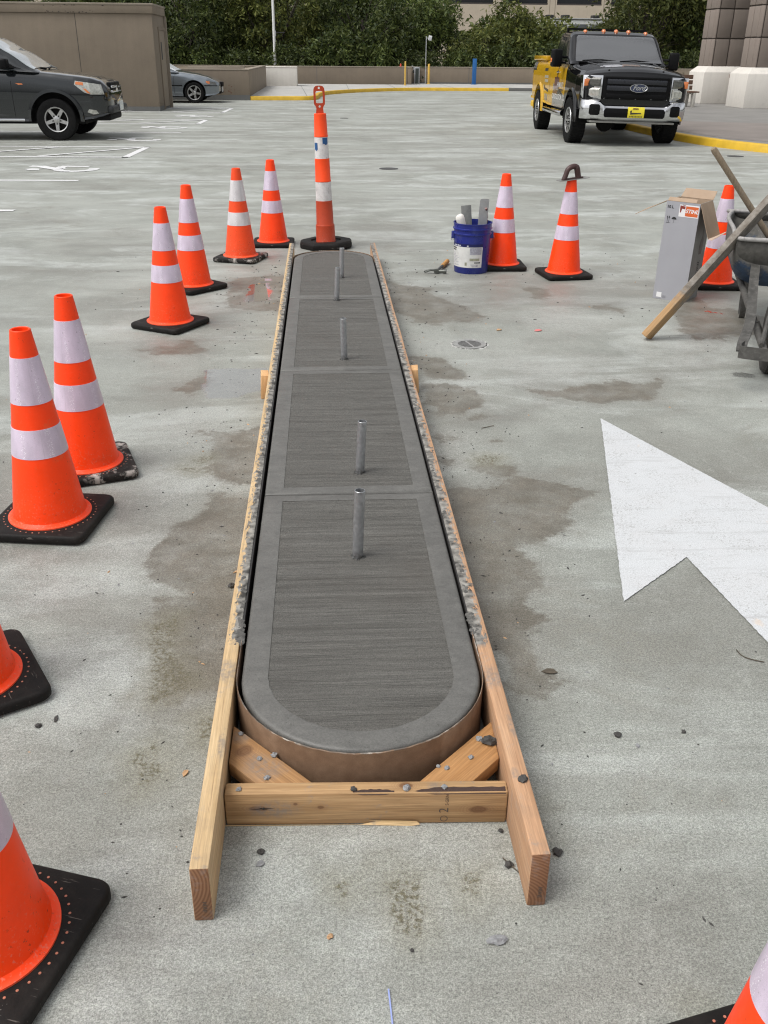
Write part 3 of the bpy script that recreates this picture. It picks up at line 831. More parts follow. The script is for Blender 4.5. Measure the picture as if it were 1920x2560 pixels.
def corner_block(cx, cy, rz, mat, flip):
    L, W = 0.292, 0.089
    t = 0.0
    poly = [(-L/2, -W/2), (L/2-0.0, -W/2), (L/2, W/2), (-L/2, W/2)]
    # ends mitred so the block sits flush against side board and cross board
    if flip > 0: poly = [(-L/2+0.0955, -W/2), (L/2-0.0955, -W/2), (L/2, W/2), (-L/2, W/2)]
    mb = MB(); mb.prism(poly, -0.019, 0.019)
    return mb.build('corner_block', mat, form, (cx, cy, 0.0665), (0, 0, rz), bevel=0.004, smooth=40)
corner_block(-0.1717, 1.650, R(-47.3), M_blkL, 1)
corner_block(0.310, 1.636, R(45.6), M_blkR, 1)
M_stake = wood_mat('orange_stake_wood', (0.60, 0.34, 0.15), (0.72, 0.46, 0.24), grain=(60, 60, 3))
for (sx, sy, rz) in ((-0.305, 4.42, R(4)), (0.443, 4.48, R(-5))):
    mb = MB(); mb.box(-0.019, 0.019, -0.045, 0.045, -0.06, 0.06)
    mb.build('stake', M_stake, form, (sx, sy, 0.060), (0, R(3 if sx < 0 else -4), rz), bevel=0.003)
def fibre_mat():
    g = N('brown_fibre_form')
    X = g.xyz()
    n = g.noise(40.0, detail=6)
    c = g.mix(g.rng(n, 0.3, 0.7), (0.160, 0.095, 0.055), (0.215, 0.135, 0.082))
    c = g.mul(c, g.rng(g.noise(400.0, detail=2), 0.3, 0.7, 0.88, 1.1))
    fr = g.m('ADD', X[2], g.m('MULTIPLY', g.m('SUBTRACT', g.noise(70.0, detail=6), 0.5), 0.014))
    c = g.mix(g.m('MULTIPLY', g.rng(fr, 0.1385, 0.1405), g.rng(g.noise(9.0, vec=g.co(loc=(1, 4, 2)), detail=4), 0.46, 0.58, 0.1, 0.9)), c, (0.46, 0.42, 0.37))
    c = g.mix(g.m('MULTIPLY', g.rng(X[2], 0.1375, 0.1415), g.rng(g.noise(45.0, vec=g.co(loc=(3, 3, 3)), detail=5), 0.48, 0.56)), c, (0.10, 0.095, 0.085))
    return g.out(c, 0.75, 0, g.bump(n, 0.15, 0.003))
M_fibre = fibre_mat()
def curved_form(name, yc, sgn, mat):
    mb = MB(); ri, ro = 0.3052, 0.3095; secs = []; rr = random.Random(5)
    pts = [(-1, 0.20)] + [(-1, 0.12), (-1, 0.06)]
    ang = [math.pi*i/48 for i in range(49)]
    path = [(-1.0, 0.0, t) for t in (0.16, 0.11, 0.05)] + [(math.cos(math.pi-a), -math.sin(a), 0) for a in ang] + [(1.0, 0.0, t) for t in (0.05, 0.11, 0.16)]
    for (cx, cy, t) in path:
        zt = 0.1405+rr.uniform(-0.0012, 0.0012)
        def q(r, z): return (cx*min(r, 0.3072), (cy*r+t)*sgn, z)
        secs.append([q(ri, 0.0), q(ro, 0.0), q(ro, zt-0.0015), q((ri+ro)/2, zt), q(ri, zt-0.0015)])
    mb.loft(secs)
    return mb.build(name, mat, form, (IX-0.0025, yc, 0), smooth=40)
curved_form('curved_form', YC0, 1, M_fibre)
curved_form('curved_form', YC1, -1, M_fibre)
M_gap_shade = simple('gap_shade_dark', (0.022, 0.020, 0.018), 0.5, var=0.4, vs=30)  # dark strips added as painted shade in the gap between slab and boards
for lx, l0, l1 in ((-0.2385, 2.06, 7.06), (0.3765, 2.06, 7.06)):
    mb = MB(); mb.box(-0.0022, 0.0022, -(l1-l0)/2, (l1-l0)/2, 0, 0.1365); mb.build('gap_shade_strip', M_gap_shade, form, (lx, (l0+l1)/2, 0))
# mortar lumps left along the tops of the boards
M_mortar = simple('drying_mortar', (0.095, 0.092, 0.085), 0.85, var=0.35, vs=40, bump=0.6, bs=200)
def lump(mb, x, y, z, r, rr, flat=0.6):
    n = 6
    vs = []
    for (f, h) in ((1.0, 0.0), (0.85, 0.55), (0.35, 1.0)):
        for i in range(n):
            a = 2*math.pi*i/n+rr.random()*0.5; q = r*f*rr.uniform(0.65, 1.2)
            vs.append((x+q*math.cos(a), y+q*math.sin(a)*1.3, z+r*h*flat*rr.uniform(0.7, 1.1)))
    fs = [tuple(range(2*n, 3*n))]+[(k*n+i, k*n+(i+1) % n, (k+1)*n+(i+1) % n, (k+1)*n+i) for k in range(2) for i in range(n)]
    mb.add(vs, fs)
for par, inner in ((bl, 1), (br, -1)):
    mb = MB(); rr = random.Random(11 if inner > 0 else 12); y = -2.48
    while y < 3.0:
        e = 0.0175-abs(rr.gauss(0, 0.006))
        for _ in range(rr.randint(1, 3) if math.sin(y*7.3)+math.sin(y*17.1+1)+rr.uniform(-0.8, 0.8) > 0.35 else 0):
            lump(mb, inner*(e-rr.random()*0.008), y+rr.uniform(-0.02, 0.02), 0.0692, rr.uniform(0.003, 0.0095), rr, 0.22)
        y += rr.uniform(0.012, 0.04)
    for i in range(26):
        lump(mb, inner*(0.012+rr.uniform(-0.006, 0.010)), -2.48+rr.uniform(-0.02, 0.10), 0.066, rr.uniform(0.006, 0.013), rr, 0.45)
    o = mb.build('mortar_spatter', M_mortar, par, smooth=60); o['kind'] = 'stuff'

# ------------------------------------------------------------------ steel pipes
def galv_mat():
    g = N('galvanised_steel'); n = g.noise(60.0, detail=5)
    c = g.mix(g.rng(n, 0.3, 0.7), (0.30, 0.31, 0.32), (0.44, 0.45, 0.46))
    X = g.xyz()
    c = g.mix(g.m('MULTIPLY', g.rng(X[2], 0.004, 0.03, 1, 0), g.rng(g.noise(90.0), 0.35, 0.6)), c, (0.12, 0.115, 0.11))
    sp = g.rng(g.noise(35.0, vec=g.co((1, 1, 0.5)), detail=6, rough=0.75), 0.58, 0.64, 0, 0.5)
    c = g.mix(sp, c, (0.22, 0.215, 0.2))
    return g.out(c, g.rng(n, 0.3, 0.7, 0.32, 0.5), 0.75)
M_galv = galv_mat()
M_bore = simple('dark_pipe_bore', (0.02, 0.02, 0.02), 0.9)
PIPES = [(0.0846, 2.5096, 0.226, 0.0078, 'nearest of the five upright steel pipes, standing in the closest concrete panel'),
         (0.1161, 3.1529, 0.202, 0.0098, 'steel pipe standing just beyond the closest joint, second along the island'),
         (0.0917, 4.5779, 0.210, -0.0034, 'steel pipe in the middle of the island, third of five along it'),
         (0.0734, 5.8340, 0.204, 0.0092, 'steel pipe just short of the farthest joint, fourth along the island'),
         (0.1180, 6.4893, 0.202, 0.0050, 'farthest of the five upright steel pipes, near the rounded far end')]
for (px, py, h, lean, lab) in PIPES:
    t = thing('steel_pipe', lab, 'pipe', (px, py, ZT-0.002), 0, 'steel pipes set in the island')
    t.rotation_euler = (0, math.atan2(lean, h), 0)
    mb = MB(); ro, ri = 0.0165, 0.0140
    mb.lathe([(ro, 0), (ro, h-0.001), (ro-0.001, h), (ri, h), (ri, h-0.10)], 28, cap0=False, cap1=False)
    mb.build('tube', M_galv, t, smooth=40)
    mb = MB(); mb.lathe([(ri-0.0002, h-0.09), (ri-0.0002, h-0.088)], 20); mb.build('bore', M_bore, t, smooth=0)
    mb = MB(); rr = random.Random(int(px*1000))
    for i in range(22):
        a = rr.random()*6.28; lump(mb, (ro+rr.uniform(0, 0.006))*math.cos(a), (ro+rr.uniform(0, 0.006))*math.sin(a), -0.001, rr.uniform(0.002, 0.0055), rr, 0.9)
    o = mb.build('mortar_collar', M_core, t, smooth=60); o['kind'] = 'stuff'

# ================================================================== TRAFFIC CONES
def orange_mat(name, col, scuff=0.35):
    g = N(name); X = g.xyz()
    oi = g('ObjectInfo'); ad = g('VectorMath'); ad.operation = 'ADD'; g.l(g.tc.outputs['Object'], ad.inputs[0]); cx = g('CombineXYZ')
    for k_ in range(3): g.l(g.m('MULTIPLY', oi.outputs['Random'], 13.0+7*k_), cx.inputs[k_])
    g.l(cx.outputs[0], ad.inputs[1]); RV = ad.outputs[0]
    n = g.noise(14.0, vec=RV, detail=7, rough=0.7)
    c = g.mul(col, g.rng(n, 0.3, 0.7, 0.93, 1.05))
    low = g.rng(X[2], 0.04, 0.20, 1, 0.12)
    d = g.m('MULTIPLY', g.rng(g.noise(130.0, vec=RV, detail=4, rough=0.7), 0.56, 0.66), low)
    c = g.mix(g.m('MULTIPLY', d, scuff), c, (0.55, 0.33, 0.25))
    dk = g.m('MULTIPLY', g.rng(g.noise(75.0, vec=RV, detail=5, rough=0.7), 0.62, 0.68), g.rng(g.noise(5.0, vec=RV), 0.45, 0.58))
    scr = g.m('MULTIPLY', g.rng(g.noise(9.0, vec=RV, detail=9, rough=0.78), 0.60, 0.68), 0.30)
    c = g.mix(scr, c, (0.60, 0.16, 0.06))
    smg = g.m('MULTIPLY', g.rng(g.noise(4.0, vec=RV, detail=6, rough=0.7), 0.56, 0.72), g.rng(X[2], 0.05, 0.3, 0.45, 0.06))
    c = g.mix(smg, c, (0.30, 0.06, 0.025))
    c = g.mix(g.m('MULTIPLY', dk, 0.7), c, (0.12, 0.03, 0.015))
    c = g.mix(g.rng(X[2], 0.036, 0.046, 0.35, 0), c, (0.62, 0.20, 0.12))
    return g.out(c, g.rng(n, 0.3, 0.7, 0.34, 0.5), 0, None, spec=0.3)
M_orange = orange_mat('fluorescent_orange_pvc', (1.0, 0.056, 0.003))
M_orange_old = orange_mat('faded_orange_pvc', (0.85, 0.070, 0.012), 0.6)
def collar_mat(name, col):
    g = N(name); X = g.xyz()
    at = g('Math'); at.operation = 'ARCTAN2'; g.l(X[1], at.inputs[0]); g.l(X[0], at.inputs[1])
    u = g.m('MULTIPLY', at.outputs[0], 22.0); v = g.m('MULTIPLY', X[2], 250.0)
    cmb = g('CombineXYZ'); g.l(u, cmb.inputs[0]); g.l(v, cmb.inputs[1])
    seam = g.rng(g.m('ABSOLUTE', g.m('SUBTRACT', g.m('FRACT', g.m('MULTIPLY', at.outputs[0], 0.95)), 0.5)), 0.36, 0.44)
    dt = g.rng(g.voro(1.0, vec=cmb.outputs[0]), 0.22, 0.34, 1, 0)
    hx = g.rng(g.noise(700.0, detail=1), 0.35, 0.65, 0.92, 1.07)
    c = g.mul(col, hx)
    c = g.mul(c, g.rng(g.noise(6.0, detail=5), 0.3, 0.7, 0.92, 1.06))
    c = g.mix(g.m('MULTIPLY', g.m('MULTIPLY', dt, seam), 0.8), c, (0.95, 0.93, 0.97))
    crs = g.rng(g.noise(1.0, vec=g.co((14, 14, 5)), detail=4), 0.40, 0.60, 0.88, 1.08)
    c = g.mul(c, crs)
    sm = g.rng(g.m('ABSOLUTE', g.m('SUBTRACT', at.outputs[0], -1.35)), 0.0, 0.03, 0.35, 0)
    c = g.mix(sm, c, (0.40, 0.36, 0.42))
    dk = g.m('MULTIPLY', g.rng(g.noise(120.0, detail=3), 0.68, 0.72), 0.6)
    c = g.mix(dk, c, (0.15, 0.13, 0.14))
    return g.out(c, 0.30, 0, None, spec=0.6)
M_collar = collar_mat('prismatic_white_sheeting', (0.60, 0.515, 0.625))
M_collar2 = collar_mat('dull_white_sheeting', (0.60, 0.575, 0.585))
def rubber_mat(name, dust):
    g = N(name); n = g.noise(18.0, detail=8, rough=0.75)
    c = g.mul((0.011, 0.010, 0.0095), g.rng(n, 0.3, 0.7, 0.7, 1.4))
    c = g.mix(g.rng(g.noise(7.0, detail=9, rough=0.75), 0.5, 0.72, 0, dust), c, (0.040, 0.034, 0.029))
    scr = g.m('MULTIPLY', g.rng(g.noise(1.0, vec=g.co((14, 220, 60), rot=(0, 0, 0.7)), detail=5), 0.66, 0.70), 0.35)
    c = g.mix(scr, c, (0.30, 0.27, 0.24))
    if dust > 0.9:
        wp = g.m('MULTIPLY', g.rng(g.noise(16.0, vec=g.co((1, 1, 1), loc=(2, 2, 2)), detail=8, rough=0.72), 0.50, 0.58), g.rng(g.noise(6.0), 0.42, 0.56))
        c = g.mix(wp, c, (0.42, 0.39, 0.36))
    dotp = g.rng(g.voro(85.0), 0.05, 0.10, 0.5, 0)
    c = g.mix(g.m('MULTIPLY', dotp, g.rng(g.noise(40.0, detail=1), 0.6, 0.64)), c, (0.42, 0.40, 0.37))
    return g.out(c, g.rng(n, 0.3, 0.7, 0.50, 0.7), 0, g.bump(g.noise(220.0, detail=3), 0.25, 0.002), spec=0.15)
M_rub = rubber_mat('black_base_rubber', 0.45)
M_rub_chalky = rubber_mat('scraped_base_rubber', 0.95)
CONE_PROF = [(0.1435, 0.034), (0.1435, 0.040), (0.136, 0.0435), (0.1275, 0.050), (0.1225, 0.070), (0.0345, 0.700), (0.0335, 0.706), (0.0300, 0.7085), (0.0262, 0.7065), (0.0255, 0.690), (0.030, 0.60)]
def cone_r(z): return 0.1225+(0.0345-0.1225)*(z-0.070)/0.630
def cone_meshes():
    d = {}
    mb = MB(); mb.lathe(CONE_PROF, 56, cap0=False, cap1=False); d['cone_body'] = mb.mesh('cone_body', M_orange, smooth=35)
    for nm, (z0, z1) in (('c1', (0.465, 0.620)), ('c2', (0.280, 0.380))):
        mb = MB(); n = 10; pr = [(cone_r(z0)-0.001, z0-0.0004)]+[(cone_r(z0+(z1-z0)*i/n)+0.0014, z0+(z1-z0)*i/n) for i in range(n+1)]+[(cone_r(z1)-0.001, z1+0.0004)]
        mb.lathe(pr, 56, cap0=False, cap1=False); d[nm] = mb.mesh('reflective_collar', M_collar, smooth=35)
    # rounded square rubber foot with stand-off pads below
    s, r = 0.180, 0.035; P = []
    for q in range(4):
        for i in range(7):
            a = math.pi/2*q+math.pi/2*i/6; cx, cy = [(1, 1), (-1, 1), (-1, -1), (1, -1)][q]
            P.append(((s-r)*cx+r*math.cos(a), (s-r)*cy+r*math.sin(a)))
    mb = MB(); secs = []
    for k, z in ((0.985, 0.006), (1.0, 0.010), (1.0, 0.026), (0.985, 0.032), (0.955, 0.0355)):
        secs.append([(x*k, y*k, z) for x, y in P])
    mb.loft(secs)
    for cx, cy in ((1, 1), (-1, 1), (-1, -1), (1, -1)):
        mb.lathe([(0.024, 0.0), (0.024, 0.008)], 10, xf((cx*0.14, cy*0.14, 0)))
    d['base'] = mb.mesh('base', M_rub, smooth=50)
    mb = MB()
    for i in range(44):
        a = 2*math.pi*i/44; mb.lathe([(0.0030, 0.0352), (0.0026, 0.0364)], 7, xf((0.1585*math.cos(a), 0.1585*math.sin(a), 0)))
    M_stud = simple('orange_moulding_stud', (0.42, 0.16, 0.10), 0.6, var=0.4, vs=60)
    d['base_studs'] = mb.mesh('base_studs', M_stud, smooth=0)
    return d
CM = cone_meshes()
def make_cone(x, y, rz, label, old=False, spin=0.0, tilt=0.0):
    t = thing('traffic_cone', label, 'traffic cone', (x, y, 0), R(rz), 'orange traffic cones around the island')
    parts = [('base', 'base'), ('cone_body', 'cone_body'), ('reflective_collar', 'c1'), ('reflective_collar', 'c2')]
    if y < 4: parts.append(('base_studs', 'base_studs'))
    for nm, key in parts:
        o = link_mesh(nm, CM[key], t, rot=(0, 0, 0) if key.startswith('base') else (R(tilt), 0, R(spin-rz)))
        if key == 'base_studs': o['kind'] = 'stuff'
        if old:
            sub = {'cone_body': M_orange_old, 'c1': M_collar2, 'c2': M_collar2, 'base': M_rub_chalky}.get(key)
            if sub:
                o.material_slots[0].link = 'OBJECT'; o.material_slots[0].material = sub
    return t
make_cone(-1.001, 3.071, -8, 'large orange traffic cone third up the left side, overlapping the cone with the scraped base', spin=12)
make_cone(-0.976, 3.545, 19, 'orange traffic cone with white-scraped rubber base behind the third left-hand cone', spin=-30)
make_cone(-0.959, 5.776, -30, 'orange traffic cone halfway up the left line, front one of the middle pair', spin=80)
make_cone(-0.940, 6.797, 46, 'orange traffic cone halfway up the left line, rear one of the middle pair', spin=50)
make_cone(-0.682, 7.845, -18, 'dulled orange traffic cone with greyish bands, left of the far pair by the delineator', old=True, spin=20)
make_cone(-0.445, 8.497, -1, 'orange traffic cone closest to the tall tube delineator, beyond the board end', spin=130)
make_cone(1.413, 7.483, -1, 'orange traffic cone standing partly behind the blue bucket', spin=200)
make_cone(1.840, 7.153, 7, 'orange traffic cone with a hand float lying on its tip', spin=75)
make_cone(2.885, 6.789, -6, 'orange traffic cone partly hidden behind the grey cardboard box', spin=30)
make_cone(-0.972, 2.086, -60, 'orange traffic cone cut by the left edge, only base and foot of cone showing', spin=0)
make_cone(-0.668, 1.262, -18, 'closest orange traffic cone in the bottom left corner, cut by the frame', spin=25)
make_cone(0.702, 0.866, 13, 'orange traffic cone peeking in at the bottom right corner', spin=45)
_c2 = [o for o in bpy.data.objects if o.name.startswith('traffic_cone') and 'scraped' in o.get('label', '') and 'white' in o.get('label', '')][0]
for ch in _c2.children:
    if ch.name.startswith('base') and not ch.name.startswith('base_studs'):
        ch.material_slots[0].link = 'OBJECT'; ch.material_slots[0].material = M_rub_chalky

# ------------------------------------------------------------------ tube delineator
def delineator():
    t = thing('tube_delineator', 'tall orange and white stacked tube delineator with loop handle on black rubber base', 'delineator', (0.02, 8.375, 0))
    t.rotation_euler = (0, R(-1.6), 0)
    M_or = orange_mat('weathered_orange_tube', (0.90, 0.072, 0.010), 0.3)
    M_rd = orange_mat('red_orange_tube', (0.43, 0.052, 0.018), 0.3)
    g = N('grubby_white_band'); n = g.noise(12.0, detail=8, rough=0.75)
    c = g.mix(g.rng(n, 0.45, 0.7), (0.66, 0.64, 0.63), (0.46, 0.44, 0.43))
    sc = g.rng(g.noise(1.0, vec=g.co((50, 50, 9)), detail=6, rough=0.7), 0.65, 0.68)
    c = g.mix(sc, c, (0.10, 0.09, 0.09))
    M_wh = g.out(c, 0.45)
    M_bl = simple('blue_tape', (0.015, 0.085, 0.24), 0.4)
    # octagonal rubber base
    mb = MB(); P = [(0.262*math.cos(R(22.5+45*i))*1.0, 0.262*math.sin(R(22.5+45*i))*0.93) for i in range(8)]
    P = [(x*0.86, y*0.92) for x, y in ((-0.262, -0.07), (-0.13, -0.215), (0.13, -0.215), (0.262, -0.07), (0.262, 0.07), (0.13, 0.215), (-0.13, 0.215), (-0.262, 0.07))]
    secs = [[(x*k, y*k, z) for x, y in P] for k, z in ((0.96, 0.0), (1.0, 0.012), (1.0, 0.045), (0.94, 0.062))]
    secs += [[(0.135*math.cos(math.atan2(y, x)), 0.135*math.sin(math.atan2(y, x)), z) for x, y in P] for z in (0.064, 0.050)]
    mb.loft(secs); mb.build('base', M_rub, t, bevel=0.006, smooth=40)
    segs = [('lower_sleeve', 0.0840, 0.0815, 0.045, 0.195, M_rd, True), ('tube_section', 0.0745, 0.0705, 0.188, 0.397, M_rd, False), ('white_band', 0.0690, 0.0660, 0.394, 0.548, M_wh, False),
            ('tube_section', 0.0650, 0.0620, 0.546, 0.735, M_or, False), ('white_band', 0.0600, 0.0575, 0.733, 0.902, M_wh, False), ('tube_section', 0.0560, 0.0505, 0.900, 1.082, M_or, False)]
    bands = []
    for nm, r0, r1, z0, z1, m, lip in segs:
        mb = MB()
        pr = [(r0, z0), (r1, z1-0.012), (r1-0.0005, z1-0.004), (r1-0.005, z1)]
        if nm != 'white_band': pr = [(r0-0.004, z0-0.001), (r0+0.002, z0+0.003), (r0+0.002, z0+0.010), (r0, z0+0.013)]+pr[1:]
        mb.lathe(pr, 40, cap0=False, cap1=True); o = mb.build(nm, m, t, smooth=35)
        if nm == 'white_band': bands.append(o)
    for a0, a1, z0, z1 in ((-1.40, -0.55, 0.845, 0.897), (-2.75, -2.15, 0.800, 0.858)):
        mb = MB(); n = 8; vs = []
        for i in range(n+1):
            a = a0+(a1-a0)*i/n
            for z in (z0+0.006*math.sin(i), z1): vs.append((0.0606*math.cos(a), 0.0606*math.sin(a), z))
        mb.add(vs, [(2*i, 2*i+2, 2*i+3, 2*i+1) for i in range(n)])
        mb.build('blue_tape', M_bl, bands[1], smooth=40)
    # loop handle: a plate with slot and two holes
    def rr(w, h, r, cx, cz, n=6):
        P = []
        for q in range(4):
            for i in range(n):
                a = math.pi/2*q+math.pi/2*i/(n-1); sx, sz = [(1, 1), (-1, 1), (-1, -1), (1, -1)][q]
                P.append((cx+(w-r)*sx+r*math.cos(a), cz+(h-r)*sz+r*math.sin(a)))
        return P
    outer = [(-0.036, 1.150), (0.036, 1.150), (0.034, 1.17), (0.031, 1.19), (0.036, 1.205), (0.049, 1.222), (0.052, 1.24)]
    outer += [(0.052, 1.33), (0.047, 1.352), (0.033, 1.366), (0.012, 1.370), (-0.012, 1.370), (-0.033, 1.366), (-0.047, 1.352), (-0.052, 1.33)]
    outer += [(-0.052, 1.24), (-0.049, 1.222), (-0.036, 1.205), (-0.031, 1.19), (-0.034, 1.17)]
    bm = bmesh.new()
    loops = [outer, rr(0.032, 0.048, 0.011, 0, 1.280), rr(0.0095, 0.0095, 0.0094, 0, 1.352), rr(0.0095, 0.0095, 0.0094, 0, 1.206)]
    es = []
    for L in loops:
        vs = [bm.verts.new((x, -0.008, z)) for x, z in L]
        es += [bm.edges.new((vs[i], vs[(i+1) % len(vs)])) for i in range(len(vs))]
    bmesh.ops.triangle_fill(bm, edges=es, use_beauty=True)
    r = bmesh.ops.extrude_face_region(bm, geom=list(bm.faces))
    for v in r['geom']:
        if isinstance(v, bmesh.types.BMVert): v.co.y += 0.016
    bmesh.ops.recalc_face_normals(bm, faces=bm.faces)
    me = bpy.data.meshes.new('handle'); bm.to_mesh(me); bm.free(); me.materials.append(M_rd)
    h = link_mesh('handle', me, t, loc=(0, 0, -0.055))
    h.scale = (0.89, 1, 0.955); h.location.z = 1.082-1.152*0.955
delineator()

# ------------------------------------------------------------------ bucket and what stands in it
def bucket():
    bx, by = 1.148, 7.345
    M_blue = simple('blue_bucket_plastic', (0.012, 0.022, 0.19), 0.32, var=0.15, vs=8, dirt=(0.30, 0.32, 0.38), dirt_amt=0.12)
    t = thing('plastic_bucket', 'dark blue plastic bucket with white printed label holding float blades', 'bucket', (bx, by, 0))
    mb = MB()
    mb.lathe([(0.126, 0.0), (0.130, 0.006), (0.1425, 0.285), (0.1425, 0.290), (0.1500, 0.292), (0.1505, 0.300), (0.1440, 0.303), (0.1445, 0.325), (0.1515, 0.327), (0.152, 0.336), (0.1455, 0.339), (0.1465, 0.366), (0.1500, 0.368), (0.1500, 0.374), (0.1440, 0.374), (0.1405, 0.30), (0.125, 0.012), (0.0, 0.012)], 56, cap1=False)
    mb.build('body', M_blue, t, smooth=40)
    def arc(mat, name, a0, a1, z0, z1, off=0.0012, par=None, n=16):
        mb = MB(); vs = []
        for i in range(n+1):
            a = R(a0+(a1-a0)*i/n)
            for z in (z0, z1):
                r = 0.130+(0.0125)*(z-0.006)/0.279+off; vs.append((r*math.cos(a), r*math.sin(a), z))
        mb.add(vs, [(2*i, 2*i+2, 2*i+3, 2*i+1) for i in range(n)])
        return mb.build(name, mat, par or t, smooth=40)
    M_lab = simple('white_label_paper', (0.62, 0.62, 0.60), 0.55, var=0.1, vs=20, dirt=(0.40, 0.37, 0.33), dirt_amt=0.4)
    M_g1 = simple('label_grey_print', (0.33, 0.33, 0.38), 0.6, var=0.3, vs=120)
    M_g2 = simple('label_olive_print', (0.30, 0.30, 0.22), 0.6, var=0.3, vs=120)
    M_k = simple('label_black_ink', (0.02, 0.02, 0.022), 0.6)
    M_navy = simple('label_navy_band', (0.006, 0.010, 0.085), 0.4)
    lab = arc(M_lab, 'label', 178, 298, 0.050, 0.205)
    arc(M_navy, 'label_band', 178, 298, 0.205, 0.228, 0.0012, lab)
    arc(M_g1, 'label_print', 256, 294, 0.150, 0.202, 0.0018, lab)
    arc(M_g2, 'label_print', 256, 288, 0.103, 0.122, 0.0018, lab)
    arc(M_g2, 'label_print', 240, 247, 0.065, 0.090, 0.0018, lab)
    arc(M_g1, 'label_print', 277, 283, 0.058, 0.071, 0.0018, lab)
    arc(M_k, 'label_print', 180, 206, 0.188, 0.197, 0.0018, lab); arc(M_k, 'label_print', 180, 203, 0.173, 0.182, 0.0018, lab)
    for a0, a1 in ((272, 276.5), (278.5, 282.5), (283.2, 287), (288, 291.5)): arc(M_k, 'label_print', a0, a1, 0.084, 0.0935, 0.0018, lab, 3)
    for k in range(9):
        arc(M_g1, 'label_print', 182, 196+random.uniform(0, 24), 0.152-k*0.011, 0.1545-k*0.011, 0.0018, lab, 6)
    for k in range(4):
        arc(M_g1, 'label_print', 258+k*2, 286-random.uniform(0, 8), 0.074-k*0.0055, 0.0758-k*0.0055, 0.0018, lab, 6)
    M_wht = simple('label_white_ink', (0.6, 0.62, 0.66), 0.6)
    for a0, a1 in ((196, 200), (203, 208), (211, 217), (219, 224), (246, 251)): arc(M_wht, 'label_print', a0, a1, 0.210, 0.2185, 0.0018, lab, 3)
    for sg in (-1, 1):
        mb = MB(); mb.box(-0.012, 0.012, -0.020, 0.020, -0.03, 0.025); mb.build('bail_lug', M_blue, t, (sg*0.150, 0.0, 0.282), bevel=0.005)
    M_wire = simple('bail_wire', (0.30, 0.30, 0.32), 0.35, 1.0)
    P = smooth_path([(0.158, 0, 0.282), (0.166, -0.03, 0.262), (0.158, 0.02, 0.235), (0.148, 0.08, 0.225), (0.09, 0.145, 0.222), (0.0, 0.168, 0.22), (-0.09, 0.145, 0.222), (-0.148, 0.08, 0.225), (-0.16, 0.02, 0.25), (-0.158, 0, 0.282)], 5)
    mb = MB(); mb.sweep(P, 0.0022, 6); mb.build('bail', M_wire, t, smooth=60)
    # tools
    M_steel = simple('dull_tool_steel', (0.21, 0.215, 0.205), 0.45, 0.55, var=0.25, vs=15, dirt=(0.30, 0.29, 0.27), dirt_amt=0.6)
    M_steel2 = simple('pale_tool_steel', (0.34, 0.345, 0.345), 0.42, 0.5, var=0.2, vs=15, dirt=(0.40, 0.39, 0.37), dirt_amt=0.5)
    M_red = simple('dark_red_handle', (0.10, 0.018, 0.014), 0.4)
    M_wfo = simple('grimy_white_sleeve', (0.66, 0.64, 0.60), 0.8, bump=0.4, bs=60)
    f = thing('steel_float', 'dull grey steel float blade standing in the middle of the blue bucket', 'float blade', (bx-0.012, by+0.03, 0.014))
    mb = MB(); mb.box(-0.040, 0.040, -0.002, 0.002, 0.0, 0.475); mb.build('blade', M_steel, f, rot=(R(-5), R(-4), R(6)), bevel=0.0015)
    f2 = thing('pool_trowel', 'tall pale steel trowel blade with rounded corner at the right side of the bucket', 'trowel', (bx+0.060, by+0.015, 0.014))
    P = [(-0.035, 0), (0.035, 0), (0.035, 0.520), (0.030, 0.525), (-0.012, 0.525)]+[(-0.015-0.020*math.sin(R(a)), 0.505+0.020*math.cos(R(a))) for a in range(0, 91, 15)]
    mb = MB(); mb.prism(P, -0.0015, 0.0015, xf(rx=R(90))); mb.build('blade', M_steel2, f2, rot=(R(-3), R(3), R(-4)))
    mb = MB(); mb.sweep(smooth_path([(0.030, 0.03, 0.30), (0.052, 0.03, 0.35), (0.050, 0.03, 0.43), (0.040, 0.015, 0.455)], 5), [0.010]*16, 8); mb.build('handle', M_red, f2, smooth=60)
    f3 = thing('white_float_grip', 'grubby white sponge grip leaning on the left rim of the bucket', 'tool grip', (bx-0.075, by-0.01, 0.014))
    mb = MB(); mb.sweep([(0.055, 0.0, 0.0), (0.0, -0.01, 0.30), (-0.028, -0.015, 0.385), (-0.036, -0.016, 0.408), (-0.040, -0.016, 0.416)], [0.024, 0.030, 0.034, 0.031, 0.018], 12)
    mb.build('sleeve', M_wfo, f3, smooth=60)
bucket()

